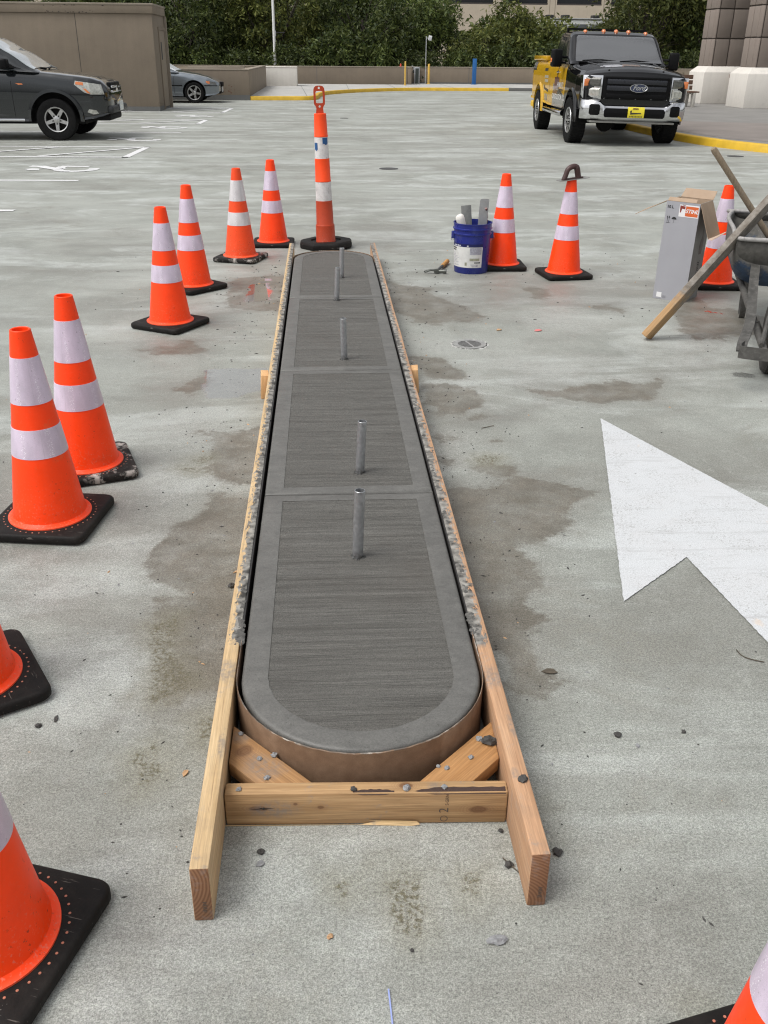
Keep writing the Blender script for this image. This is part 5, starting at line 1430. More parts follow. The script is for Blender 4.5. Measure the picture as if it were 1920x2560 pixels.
def wall(name, label, x0, x1, y0, y1, z0, z1, cap=0.05, mat=None, rz=0, foot=0.0, cat='wall'):
    t = thing(name, label, cat, ((x0+x1)/2, (y0+y1)/2, z0), rz); hx, hy, h = (x1-x0)/2, (y1-y0)/2, z1-z0
    mb = MB(); mb.box(-hx, hx, -hy, hy, -0.05, h-cap); mb.build('body', mat or M_tan1, t, bevel=0.01)
    mb = MB(); mb.box(-hx-0.012, hx+0.012, -hy-0.012, hy+0.012, h-cap+0.002, h); mb.build('cap', M_cap if mat is None else mat, t, bevel=0.012)
    k = 1
    while k*4.6 < 2*hx and hx > 4:
        mb = MB(); mb.box(-0.012, 0.012, -hy-0.004, -hy+0.02, 0.0, h-cap); mb.build('wall_joint', M_foot, t, (hx-k*4.6, 0, 0)); k += 1
    if foot:
        mb = MB(); mb.box(-hx-0.006, hx+0.006, -hy-0.006, hy+0.006, -0.04, foot); mb.build('foot_band', M_foot, t)
    return t
wall('parapet_wall', 'low tan parapet wall running behind the far pavement up to the yellow post', -34, 4.42, 52.0, 52.3, 0.129, 0.95)
wall('parapet_wall', 'low tan parapet wall set back behind the blue post', 4.1, 40, 53.75, 54.05, 0.129, 0.94, foot=0.07)
wall('parapet_return', 'short end of wall joining the two tan parapets by the yellow post', 4.43, 4.62, 52.0, 53.72, 0.129, 0.945)
wall('white_block_wall', 'off-white low block wall at the end of the far pavement', -3.2, -1.10, 48.4, 49.6, 0.129, 0.95, mat=M_white)
def planter():
    t = thing('planter_box', 'tan walled planter behind the silver sedan with rust stains and grey foot', 'planter', (-2.52, 36.45, 0))
    for nm, b in (('front_wall', (-6.5, 0, 0, 0.25)), ('side_wall', (-0.25, 0, 0.25, 11.6)), ('back_wall', (-6.5, -0.25, 11.35, 11.6)), ('side_wall', (-6.5, -6.25, 0.25, 11.35))):
        mb = MB(); mb.box(b[0], b[1], b[2], b[3], 0, 0.96); mb.build(nm, M_tan2 if nm != 'front_wall' else M_tan1, t, bevel=0.01)
        mb = MB(); mb.box(b[0]-0.01, b[1]+0.01, b[2]-0.01, b[3]+0.01, 0.962, 1.0); mb.build('coping', M_cap, t, bevel=0.01)
    mb = MB(); mb.box(-6.5, 0.006, -0.006, 0.1, 0, 0.17); mb.build('foot_band', M_foot, t)
    # inner raised ledge seen above the front wall
    mb = MB(); mb.box(-2.6+0.2, -0.3, 2.2, 2.45, 0.6, 1.06); mb.build('inner_ledge', M_cap, t, bevel=0.01)
    g = simple('rust_smudge', (0.15, 0.075, 0.05), 0.9, var=0.4, vs=14)
    mb = MB(); rr = random.Random(2)
    for i in range(26):
        x, z, r = -0.82+rr.gauss(0, 0.12), 0.34+rr.gauss(0, 0.10), rr.uniform(0.004, 0.02)
        mb.add([(x-r*2, -0.0015, z), (x, -0.0015, z-r), (x+r*1.6, -0.0015, z+r*0.3), (x+r*0.2, -0.0015, z+r*1.4)], [(0, 1, 2, 3)])
    o = mb.build('rust_smudge', g, t, smooth=0); o['kind'] = 'stuff'
planter()

def stair_house():
    t = thing('stair_building', 'plain tan stucco stair building with side door at left behind the dark car', 'building', (-4.60, 29.3, 0))
    Wd, Dp, Hh = 12.0, 2.16, 2.46
    mb = MB(); mb.box(-Wd, 0, 0, Dp, 0.0, Hh); mb.build('wall', M_tan1, t, bevel=0.008)
    mb = MB(); mb.box(-Wd-0.05, 0.045, -0.045, Dp+0.045, Hh+0.002, Hh+0.24); mb.build('parapet', M_tan1, t, bevel=0.015)
    mb = MB(); mb.box(-Wd-0.06, 0.058, -0.058, Dp+0.058, Hh+0.205, Hh+0.255); mb.build('coping', M_cap, t, bevel=0.012)
    mb = MB(); mb.box(-Wd, 0.006, -0.006, Dp, 0, 0.12); mb.build('foot_band', M_foot, t)
    mb = MB(); mb.box(-2.085, -2.075, -0.004, 0.02, 0.13, Hh); mb.build('wall_joint', M_dark, t)
    d = MB(); d.box(-0.02, 0.010, 0.95, 1.95, 0.05, 2.08); dd = d.build('door', M_tan2, t, bevel=0.004)
    for nm, b in (('door_frame', (0.86, 0.94)), ('door_frame', (1.96, 2.03))):
        mb = MB(); mb.box(-0.02, 0.03, b[0], b[1], 0.0, 2.16); mb.build(nm, M_tan1, dd, bevel=0.004)
    mb = MB(); mb.box(-0.02, 0.03, 0.945, 1.955, 2.085, 2.16); mb.build('door_frame', M_tan1, dd)
    mb = MB(); mb.box(0.0, 0.014, 1.15, 1.32, 1.32, 1.78); mb.build('door_window', M_dark, dd)
    mb = MB(); mb.box(0.0, 0.016, 0.97, 1.93, 0.055, 0.07); mb.build('threshold', M_dark, dd)
    mb = MB(); mb.box(0.0, 0.08, 2.10, 2.155, 0.0, 2.46); mb.build('downpipe', M_cap, t, bevel=0.01)
    g = simple('roof_stain', (0.05, 0.04, 0.035), 0.9)
    mb = MB(); rr = random.Random(8)
    for i in range(30):
        x, z = rr.choice((-2.6, -2.0, -1.6))+rr.gauss(0, 0.25), Hh+rr.choice((0.02, 0.17))+rr.gauss(0, 0.015); r = rr.uniform(0.006, 0.02)
        mb.add([(x-r*1.8, -0.0475, z), (x, -0.0475, z-r*0.6), (x+r*2, -0.0475, z+r*0.2), (x, -0.0475, z+r)], [(0, 1, 2, 3)])
    o = mb.build('mildew_spots', g, t, smooth=0); o['kind'] = 'stuff'
stair_house()

# posts, bollards, camera pole, flagpole
M_ypost = simple('faded_yellow_paint', (0.58, 0.36, 0.06), 0.5, var=0.15, vs=9, dirt=(0.36, 0.30, 0.20), dirt_amt=0.5)
M_bpost = simple('blue_paint', (0.010, 0.10, 0.30), 0.4, var=0.08)
M_alu = simple('grey_metal', (0.40, 0.41, 0.42), 0.4, 0.5)
def post(name, label, x, y, r, h, mat, cat, square=False, z0=0.129):
    t = thing(name, label, cat, (x, y, z0)); mb = MB()
    if square: mb.box(-r, r, -r, r, 0, h)
    else: mb.lathe([(r, 0), (r, h-r*0.5), (r*0.85, h-r*0.15), (r*0.4, h)], 20)
    mb.build('shaft', mat, t, bevel=0.006 if square else 0, smooth=40)
    mb = MB(); mb.lathe([(r*1.7, 0), (r*1.7, 0.02), (r*1.1, 0.035)], 16); mb.build('foot', mat, t, smooth=40)
    return t
post('yellow_bollard', 'thin yellow post with rusty foot at the end of the nearer parapet', 4.17, 50.5, 0.038, 1.08, M_ypost, 'bollard')
post('yellow_bollard', 'thicker yellow bollard right of the camera pole', 5.60, 53.0, 0.058, 0.95, M_ypost, 'bollard')
post('blue_post', 'flat-sided blue post standing before the far parapet', 7.97, 53.0, 0.097, 1.21, M_bpost, 'post', True)
def campole():
    t = thing('camera_pole', 'slim grey pole with a boxy camera head by the parapet', 'camera pole', (5.43, 53.0, 0.129))
    mb = MB(); rod(mb, (0, 0, 0), (0.0, 0, 2.22), 0.024); mb.build('pole', M_alu, t, smooth=40)
    mb = MB(); rod(mb, (0, 0, 2.12), (0.10, 0, 2.14), 0.016); mb.build('bracket', M_alu, t, smooth=40)
    mb = MB(); mb.box(-0.075, 0.085, -0.12, 0.12, -0.10, 0.10); mb.build('camera_head', simple('pale_grey_housing', (0.55, 0.56, 0.57), 0.4), t, (0.185, -0.02, 2.135), (R(10), R(10), 0), bevel=0.015)
    mb = MB(); mb.box(-0.30, 0.02, -0.04, 0.04, 0.0, 0.03); mb.build('conduit', M_alu, t)
campole()
def keypad():
    t = thing('access_cabinet', 'narrow dark cabinet with pale frame against the parapet', 'cabinet', (5.04, 53.55, 0.129))
    mb = MB(); mb.box(-0.14, 0.14, 0.0, 0.16, 0, 0.80); mb.build('frame', M_alu, t, bevel=0.01)
    mb = MB(); mb.box(-0.09, 0.09, -0.006, 0.02, 0.01, 0.73); mb.build('door', simple('dark_green_door', (0.035, 0.045, 0.04), 0.5), t)
    t2 = thing('pipe_valve', 'small bent silver pipe with black valve on the parapet', 'valve', (4.83, 53.66, 0.66))
    mb = MB(); mb.sweep(smooth_path([(-0.05, 0.05, 0.30), (-0.03, 0.0, 0.30), (0.02, -0.01, 0.25), (0.025, -0.01, 0.10)], 5), 0.02, 8); mb.build('pipe', M_alu, t2, smooth=60)
    mb = MB(); mb.lathe([(0.03, -0.02), (0.045, 0.02), (0.045, 0.09), (0.03, 0.12)], 12, xf((0.03, -0.01, 0))); mb.build('valve_body', M_dark, t2, smooth=40)
    t3 = thing('red_beacon', 'small red beacon sitting on top of the nearer parapet', 'beacon', (4.07, 52.15, 0.95))
    M_r = simple('red_plastic', (0.55, 0.06, 0.03), 0.4)
    mb = MB(); mb.lathe([(0.05, 0), (0.05, 0.03), (0.035, 0.05), (0.045, 0.09), (0.02, 0.14)], 12); mb.build('body', M_r, t3, smooth=40)
keypad()
def whitepole():
    t = thing('white_pole', 'tall white pole rising behind the off-white block wall', 'pole', (-2.34, 54.0, 0))
    mb = MB(); mb.lathe([(0.075, 0), (0.072, 1.2), (0.055, 7.5), (0.05, 7.6)], 18); mb.build('shaft', simple('white_pole_paint', (0.66, 0.655, 0.64), 0.45, var=0.05), t, smooth=50)
    mb = MB(); mb.box(0.05, 0.10, -0.03, 0.03, 2.3, 2.55); mb.build('cleat', M_alu, t)
    mb = MB(); mb.box(0.10, 0.55, -0.02, 0.02, 2.44, 2.49); mb.build('side_arm', M_dark, t)
whitepole()

# stone piers of the portico at the right
M_stone = stucco('grey_brown_stone', (0.175, 0.145, 0.122), 0.14)
M_stone_lit = stucco('lit_stone', (0.215, 0.178, 0.152), 0.14)  # same stone lightened: brighter light on left and corner faces put into the colour
M_mort = stucco('stone_joint', (0.085, 0.07, 0.06))
def pier(x, y, label):
    z0 = 0.131
    t = thing('stone_pier', label, 'pier', (x, y, z0)); Bw, Bd = 2.2, 1.37; Sw, Sd = 1.72, 1.0
    ins = 0.185
    mb = MB(); P = [(0, 0), (Bw, 0), (Bw, Bd), (0, Bd)]
    mb.loft([[(px, py, z) for px, py in P] for z in (0.0, 0.945)]+[[(px+(ins if px == 0 else -ins), py+(ins if py == 0 else -ins), 1.115) for px, py in P]]); mb.build('plinth', M_white, t, bevel=0.012)
    mb = MB(); mb.box(ins+0.05, Bw-ins-0.05, ins+0.05, Bd-ins-0.05, 1.116, 7.5); mb.build('core', M_mort, t)
    # blocks course by course: front and left faces
    courses = [(1.118, 1.905), (1.940, 2.755), (2.790, 3.60), (3.635, 4.45), (4.485, 5.3), (5.335, 6.15)]
    me = {}
    def block(x0, x1, y0, y1, za, zb, m):
        key = (round(x1-x0, 3), round(y1-y0, 3), round(zb-za, 3), m.name)
        if key not in me:
            b = MB(); b.box(0, x1-x0, 0, y1-y0, 0, zb-za); me[key] = b.mesh('stone_block', m, bevel=0.022, seg=2)
        link_mesh('stone_block', me[key], t, (x0, y0, za))
    fx = [ins+0.02+0.12, 0.0]
    cuts_x = [ins+0.13, ins+0.60, ins+1.10, ins+1.56, Bw-ins-0.01]
    cuts_y = [ins+0.13, ins+0.56, Bd-ins-0.01]
    for za, zb in courses:
        for a, b in zip(cuts_x[:-1], cuts_x[1:]): block(a, b-0.03, ins, ins+0.12, za, zb, M_stone)
        for a, b in zip(cuts_y[:-1], cuts_y[1:]): block(ins, ins+0.12, a, b-0.03, za, zb, M_stone_lit)
        # chamfered corner stone
        b = MB(); b.prism([(ins+0.10, ins), (ins+0.10, ins+0.10), (ins, ins+0.10), (ins+0.03, ins+0.03)], za, zb)
        k = ('corner', round(zb-za, 3))
        if k not in me:
            q = MB(); q.prism([(0.105, 0.0), (0.105, 0.105), (0.0, 0.105), (0.0, 0.075), (0.075, 0.0)], 0, zb-za); me[k] = q.mesh('stone_block', M_stone_lit, bevel=0.006)
        link_mesh('stone_block', me[k], t, (ins, ins, za))
pier(12.48, 32.8, 'grey-brown stone pier with white plinth behind the truck, farther of the two')
pier(12.76, 30.0, 'grey-brown stone pier with white plinth cut by the right edge, nearer of the two')
# slatted benches on the right-hand pavement
def bench(x, y, rz, label):
    t = thing('park_bench', label, 'bench', (x, y, 0.131), R(rz))
    Mw = simple('brown_bench_slat', (0.12, 0.065, 0.04), 0.6, var=0.2, vs=8); Mm = simple('bench_leg_concrete', (0.42, 0.40, 0.36), 0.7)
    for i in range(3):
        mb = MB(); mb.box(-0.85, 0.85, 0.0, 0.04, 0.47+i*0.15, 0.59+i*0.15); mb.build('back_slat', Mw, t, (0, 0.20+i*0.015, 0), bevel=0.006)
    for i in range(3):
        mb = MB(); mb.box(-0.85, 0.85, -0.28+i*0.15, -0.16+i*0.15, 0.40, 0.44); mb.build('seat_slat', Mw, t, bevel=0.006)
    for s in (-0.7, 0.7):
        mb = MB(); mb.prism([(-0.28, 0), (-0.18, 0), (-0.10, 0.36), (0.12, 0.36), (0.16, 0), (0.26, 0), (0.27, 0.6), (0.20, 0.6), (0.16, 0.40), (-0.28, 0.40)], -0.04, 0.04, xf((s, 0, 0), rx=R(90), rz=R(90))); mb.build('leg', Mm, t, bevel=0.005)
bench(10.68, 30.7, 8, 'brown slatted bench with pale legs half hidden behind the truck front')
bench(13.6, 32.0, 90, 'dark bench mostly hidden between the two stone piers')

# ================================================================== TREES
def leaf_mat(name, c1, c2):
    g = N(name); n = g.noise(0.7, detail=4); r = g('ObjectInfo')
    gi = g('NewGeometry')
    c = g.mix(gi.outputs['Random Per Island'], c1, c2)
    c = g.mul(c, g.rng(n, 0.3, 0.7, 0.6, 1.35))
    c = g.mix(g.rng(r.outputs['Random'], 0.5, 1.0, 0, 0.45), c, g.mul(c, 1.9)); c = g.mix(g.rng(r.outputs['Random'], 0.0, 0.4, 0.5, 0), c, g.mul(c, 0.45))
    g.p.inputs['Transmission Weight'].default_value = 0.0
    m = g.out(c, 0.55, 0, None, spec=0.3)
    # thin leaves let some light through
    tr = g('BsdfTranslucent'); g.put(tr.inputs[0], g.mul(c, 1.2)); mx = g('MixShader'); mx.inputs[0].default_value = 0.25
    g.l(g.p.outputs[0], mx.inputs[1]); g.l(tr.outputs[0], mx.inputs[2]); g.l(mx.outputs[0], g.n['Material Output'].inputs[0])
    return m
M_leafA = leaf_mat('olive_green_leaves', (0.022, 0.040, 0.011), (0.115, 0.140, 0.036))
M_leafB = leaf_mat('yellow_green_leaves', (0.035, 0.055, 0.012), (0.175, 0.185, 0.048))
M_barkt = simple('tree_bark', (0.055, 0.045, 0.038), 0.9, var=0.3, vs=8, bump=0.6, bs=20)
def crown_mesh(seed, rx, rz, zc, nb, nl, size, mat, droop=0.6):
    """leaf blades in sprays at branch ends through an uneven crown"""
    rr = np.random.RandomState(seed)
    lobes = []
    for i in range(13):
        a = rr.rand()*6.283; q = rx*rr.uniform(0.35, 0.80); lobes.append((q*math.cos(a), q*math.sin(a), zc+rz*rr.uniform(-0.62, 0.62), rx*rr.uniform(0.24, 0.42)))
    lobes.append((0, 0, zc, rx*0.62))
    V = []; sprays = []
    for i in range(nb):
        lx, ly, lz, lr = lobes[rr.randint(len(lobes))]
        d = rr.normal(size=3); d /= np.linalg.norm(d)
        q = lr*rr.uniform(0.72, 1.05)
        sprays.append((lx+d[0]*q, ly+d[1]*q, lz+d[2]*q*0.9*rz/rx*1.25, d))
    for sx, sy, sz, d in sprays:
        m = rr.randint(int(nl*0.6), int(nl*1.4)); sp = rr.uniform(0.20, 0.44)
        axis = d*0.7+np.array([0, 0, -droop])*rr.uniform(0.3, 1.0); axis /= np.linalg.norm(axis)+1e-9
        for k in range(m):
            t = rr.rand()
            p = np.array([sx, sy, sz])+axis*(t-0.4)*sp*2.2+rr.normal(size=3)*sp*0.34
            u = axis*0.6+rr.normal(size=3)*0.6; u /= np.linalg.norm(u)
            w = np.cross(u, rr.normal(size=3)); w /= np.linalg.norm(w)+1e-9
            L = size*rr.uniform(0.7, 1.5); Wd = L*rr.uniform(0.28, 0.42)
            V.append((p-u*L*0.5, p+w*Wd*0.5, p+u*L*0.5, p-w*Wd*0.5))
    v = np.array(V).reshape(-1, 3).astype(np.float32); n = len(V)
    me = bpy.data.meshes.new('crown'); me.vertices.add(len(v)); me.vertices.foreach_set('co', v.ravel())
    me.loops.add(n*4); me.loops.foreach_set('vertex_index', np.arange(n*4, dtype=np.int32)); me.polygons.add(n); me.polygons.foreach_set('loop_start', np.arange(0, n*4, 4, dtype=np.int32))
    me.update(calc_edges=True); me.materials.append(mat)
    return me, lobes
def trunk_mesh(lobes, zc, rz, seed):
    rr = random.Random(seed); mb = MB()
    base = zc-rz*0.55
    mb.sweep(smooth_path([(0, 0, -0.2), (0.05, 0.02, base*0.5), (0.0, 0.06, base), (0.05, 0.0, zc)], 4), [0.19-0.010*i for i in range(13)], 9)
    for lx, ly, lz, lr in lobes:
        s = Vector((0.0, 0.03, base*rr.uniform(0.75, 1.1))); e = Vector((lx, ly, lz))
        mb.sweep(smooth_path([s, s.lerp(e, 0.5)+Vector((0, 0, 0.2)), e], 4), [0.085-0.0085*i for i in range(9)], 6)
        for j in range(3):
            f = Vector((rr.gauss(0, 1), rr.gauss(0, 1), rr.gauss(0.3, 0.8)))*lr*0.5
            mb.sweep([e.lerp(s, 0.3), e+f*0.6, e+f], [0.035, 0.022, 0.010], 5)
    return mb.mesh('trunk', M_barkt, smooth=60)
VAR = []
for sd, rx, rz, zc, mat, nb in ((1, 3.3, 3.1, 3.2, M_leafA, 1050), (2, 3.2, 3.3, 3.4, M_leafA, 1050), (3, 2.3, 1.85, 1.95, M_leafB, 720), (4, 3.4, 3.2, 3.5, M_leafB, 1050), (5, 1.5, 1.1, 1.1, M_leafA, 420)):
    cm, lb = crown_mesh(sd, rx, rz, zc, nb, 16, 0.22, mat); VAR.append((cm, trunk_mesh(lb, zc, rz, sd)))
TREES = [(-26, 60, 0, 1.1, 'dark leafy tree showing just above the stair building roof at far left'),
 (-19, 61, 1, 1.05, 'dark leafy tree behind the stair building roof'),
 (-12.2, 58.5, 1, 1.0, 'dense dark tree right beside the stair building corner'),
 (-7.3, 57.5, 0, 1.0, 'dense dark tree left of the tall white pole'),
 (-2.4, 58.5, 3, 0.95, 'dense tree directly behind the tall white pole'),
 (2.4, 57.6, 0, 1.0, 'full olive tree in the middle of the row, left of the yellow post'),
 (5.4, 59.0, 1, 0.92, 'full dark tree behind the camera pole where the row drops lower'),
 (9.4, 57.6, 2, 0.98, 'low bushy tree behind the blue post'),
 (12.6, 58.4, 2, 1.12, 'low bushy tree left of the pickup cab'),
 (15.6, 61.0, 2, 0.95, 'low tree just behind the pickup roof lights'),
 (18.4, 58.2, 3, 1.02, 'tall yellow-green tree behind the pickup windscreen'),
 (22.4, 58.8, 1, 1.05, 'tall dark tree between the pickup and the stone piers'),
 (27.0, 59.5, 0, 1.1, 'tall dark tree mostly hidden by the stone piers'),
 (-14.5, 64, 0, 1.1, 'rear dark tree filling the gap near the stair building'), (-4.9, 64, 1, 1.12, 'rear tree filling the gap left of the white pole'), (0.5, 64.5, 0, 1.1, 'rear tree filling the gap right of the white pole'), (-30, 66, 3, 1.3, 'tall rear tree at the far left above the stair building'), (-22.5, 67, 1, 1.3, 'rear tree left of the stair building corner, behind the front row'), (-9.5, 67, 1, 1.25, 'tall rear tree behind the dense pair left of the pole'), (-2.2, 68, 0, 1.3, 'tall rear tree behind the white pole'), (3.6, 66.5, 1, 1.12, 'rear tree behind the full olive tree'), (10.5, 62.0, 4, 1.6, 'rear shrub behind the low bushy tree by the blue post'), (24.5, 66, 1, 1.25, 'tall rear tree beside the stone piers'), (20.5, 65, 0, 1.1, 'rear tree filling the gap behind the tall yellow-green one')]
for i in range(15):
    x = -13.5+i*2.35
    TREES.append((x, 55.3+0.5*math.sin(i*2.1), 4, 0.85+0.12*math.sin(i*1.3), 'low dark shrub along the back of the parapet, below the tree crowns'))
rr = random.Random(77)
for x, y, k, s, lab in TREES:
    shrub = k == 4
    t = thing('shrub' if shrub else 'leafy_tree', lab, 'shrub' if shrub else 'tree', (x, y, 0.0), rr.random()*6.28, 'shrubs behind the parapet' if shrub else 'trees behind the parapet')
    t.scale = (s, s, s)
    link_mesh('trunk', VAR[k][1], t); link_mesh('crown', VAR[k][0], t)

# ================================================================== FAR BUILDING AND BUS
def far_building():
    t = thing('office_building', 'pale tan office building with dark ribbon windows beyond the trees', 'building', (-40.0, 95.0, 0))
    Mb = stucco('pale_tan_panel', (0.47, 0.40, 0.315), 0.06); Mg = simple('dark_window_glass', (0.012, 0.013, 0.015), 0.08, 0, var=0.05, coat=None); Mf = simple('bronze_frame', (0.055, 0.045, 0.04), 0.5)
    pitch, ww = 4.98, 4.15; nb = 24
    mb = MB(); mb.box(0, nb*pitch, 0.35, 14, 0, 22); mb.build('core', Mf, t)
    zs = [(1.6, 3.3), (5.62, 8.0), (10.0, 12.4), (14.4, 16.8)]
    sp = MB(); sp.box(0, nb*pitch, 0.0, 0.34, 0, 1.0); meshes = {}
    bands = [(0.0, 1.6), (3.3, 5.62), (8.0, 10.0), (12.4, 14.4), (16.8, 22.0)]
    for za, zb in bands:
        b = MB(); b.box(0, nb*pitch, 0.0, 0.34, za, zb); b.build('spandrel', Mb, t, bevel=0.0)
    pm = {}
    x_first = 51.6   # left edge of one window, so that bays fall where they are seen
    off = x_first % pitch
    for j, (za, zb) in enumerate(zs):
        b = MB(); b.box(0, pitch-ww, 0.002, 0.33, za, zb); pme = b.mesh('pilaster', Mb)
        g_ = MB(); g_.box(0, ww, 0.22, 0.24, za, zb); gme = g_.mesh('window', Mg, smooth=0)
        s_ = MB(); s_.box(0, ww, 0.08, 0.26, za, za+0.12); sme = s_.mesh('sill', Mf)
        for i in range(-1, nb):
            x = off+i*pitch
            if x+pitch > nb*pitch or x < 0: continue
            w = link_mesh('window', gme, t, (x, 0, 0)); link_mesh('sill', sme, w)
            link_mesh('pilaster', pme, t, (x+ww, 0, 0))
    for i in range(nb):
        x = off+i*pitch+ww
        if x > nb*pitch-1: continue
        for dx in (0.16, 0.66):
            b = MB(); b.box(0, 0.05, -0.004, 0.02, 0, 22) if i == 0 and dx == 0.16 else None
            if i == 0 and dx == 0.16: groove = b.mesh('panel_joint', simple('panel_joint_shadow', (0.22, 0.18, 0.14), 0.9))
            link_mesh('panel_joint', groove, t, (x+dx, 0, 0))
far_building()
def bus():
    t = thing('parked_bus', 'white high-roofed bus glimpsed behind the low trees', 'bus', (12.4, 71.0, 0))
    Mw = simple('white_bus_paint', (0.62, 0.62, 0.60), 0.35, var=0.05); Mk = simple('black_roof_vent', (0.02, 0.02, 0.02), 0.5); Mg = simple('bus_window_glass', (0.10, 0.105, 0.11), 0.1)
    mb = MB(); mb.box(0, 9.0, 0, 2.5, 0.35, 3.72); mb.build('body', Mw, t, bevel=0.10, seg=3)
    mb = MB(); mb.box(-0.04, 9.04, -0.05, 2.55, 3.74, 3.82); mb.build('roof_rail', simple('bus_roof_rail', (0.42, 0.42, 0.41), 0.4), t, bevel=0.02)
    for x in (1.2, 3.4, 4.5, 6.6):
        mb = MB(); mb.box(-0.25, 0.25, 0.3, 1.0, 3.82, 4.02); mb.build('roof_vent', Mk, t, (x, 0, 0), bevel=0.05)
    for i in range(6):
        mb = MB(); mb.box(0, 1.25, -0.02, 0.02, 2.3, 3.45); mb.build('window', Mg, t, (0.45+i*1.42, 0, 0), bevel=0.01)
    for x in (1.7, 7.2):
        mb = MB(); mb.lathe([(0.3, -0.12), (0.47, -0.12), (0.5, -0.08), (0.5, 0.1), (0.3, 0.12)], 24, xf((x, 0.1, 0.5), rx=R(90))); mb.build('wheel', Mk, t, smooth=40)
bus()

# ================================================================== VEHICLES
def paint(name, col, metal=0.0, rough=0.3, coat=0.6):
    g = N(name); n = g.noise(3.0, detail=4)
    c = g.mul(col, g.rng(n, 0.3, 0.7, 0.95, 1.05))
    dust = g.rng(g.xyz()[2], 0.35, 0.8, 0.07, 0.0)
    c = g.mix(dust, c, (0.16, 0.15, 0.135))
    return g.out(c, rough, metal, None, coat=coat, coat_rough=0.03, spec=0.5 if coat == 0 else 0.25)
M_tyre = simple('black_tyre_rubber', (0.010, 0.010, 0.010), 0.75, var=0.3, vs=20, bump=0.3, bs=60, spec=0.1)
M_alloy = simple('silver_alloy', (0.46, 0.46, 0.455), 0.3, 0.85, var=0.08, dirt=(0.2, 0.18, 0.16), dirt_amt=0.3)
M_chrome = simple('bright_chrome', (0.60, 0.60, 0.61), 0.07, 1.0, var=0.03)
M_black = simple('black_trim', (0.005, 0.005, 0.0055), 0.5, var=0.1, spec=0.12)
M_under = simple('wheel_well_black', (0.006, 0.006, 0.006), 0.9)
M_glass = simple('dark_car_glass', (0.012, 0.014, 0.015), 0.03, 0, var=0.02, spec=0.9)
def sky_glass(name, col):
    g = N(name); return g.out(g.mul(col, g.rng(g.noise(2.2, vec=g.co((1, 1, 1)), detail=4, dist=0.6), 0.3, 0.7, 0.75, 1.15)), 0.06, 0.25, None, spec=0.9, coat=1.0, coat_rough=0.02)
M_amber = simple('amber_lens', (0.60, 0.16, 0.03), 0.15, 0, coat=1.0)
M_lens = simple('clear_headlight_lens', (0.42, 0.42, 0.38), 0.10, 0.35, var=0.35, vs=22, coat=1.0)
M_lensdk = simple('dark_headlight_reflector', (0.10, 0.10, 0.09), 0.12, 0.5, var=0.4, vs=30, coat=1.0)

def interp(tab, s):
    xs = [r[0] for r in tab]
    if s <= xs[0]: return tab[0][1:]
    for i in range(len(xs)-1):
        if s <= xs[i+1]:
            t = (s-xs[i])/(xs[i+1]-xs[i]); t = t*t*(3-2*t)*0.35+t*0.65
            return [a+(b-a)*t for a, b in zip(tab[i][1:], tab[i+1][1:])]
    return tab[-1][1:]
def body_loft(tab, shape, ns=60, nsub=3):
    """tab rows: s, half width, z bottom, z top, crown; shape: list of (fw, fz) up one side"""
    s0, s1 = tab[0][0], tab[-1][0]; knots = sorted(set([r[0] for r in tab]+[s0+(s1-s0)*i/ns for i in range(ns+1)])); secs = []
    for s in knots:
        w, zb, zt, cr = interp(tab, s); right = []
        P = [(0, 0, 0)]+[(fw, fz, 0) for fw, fz in shape]+[(0.45, 1.0, 0), (0, 1.0, 0)]
        sm = smooth_path(P, nsub)
        for p in sm:
            fw = max(0, p.x); fz = p.y; x = w*fw; z = zb+(zt-zb)*min(fz, 1.0)
            if fz > 0.93: z += cr*(1-(fw)**2)
            right.append((x, s, z))
        left = [(-x, y, z) for x, y, z in reversed(right[1:-1])]
        secs.append(right+left)
    mb = MB(); mb.loft(secs); return mb
def cut_arches(mb, mats, wheels, width, name):
    """cut wheel arches; wheels: (s, z, r)"""
    me = mb.mesh(name, mats, smooth=45); o = link_mesh(name, me); tmp = []
    for s, z, r in wheels:
        c = MB(); c.mi = 1; c.lathe([(r, -width), (r, width)], 40, xf((0, s, z), ry=R(90))); cm = c.mesh('cut', mats, smooth=45); co = link_mesh('cut', cm); tmp.append(co)
        md = o.modifiers.new('arch', 'BOOLEAN'); md.operation = 'DIFFERENCE'; md.object = co; md.solver = 'EXACT'
    dg = bpy.context.evaluated_depsgraph_get(); res = bpy.data.meshes.new_from_object(o.evaluated_get(dg)); res.name = name
    for x in tmp+[o]: bpy.data.objects.remove(x, do_unlink=True)
    res.materials.clear()
    for m in mats: res.materials.append(m)
    res.polygons.foreach_set('use_smooth', [True]*len(res.polygons)); res.set_sharp_from_angle(angle=R(38))
    return res
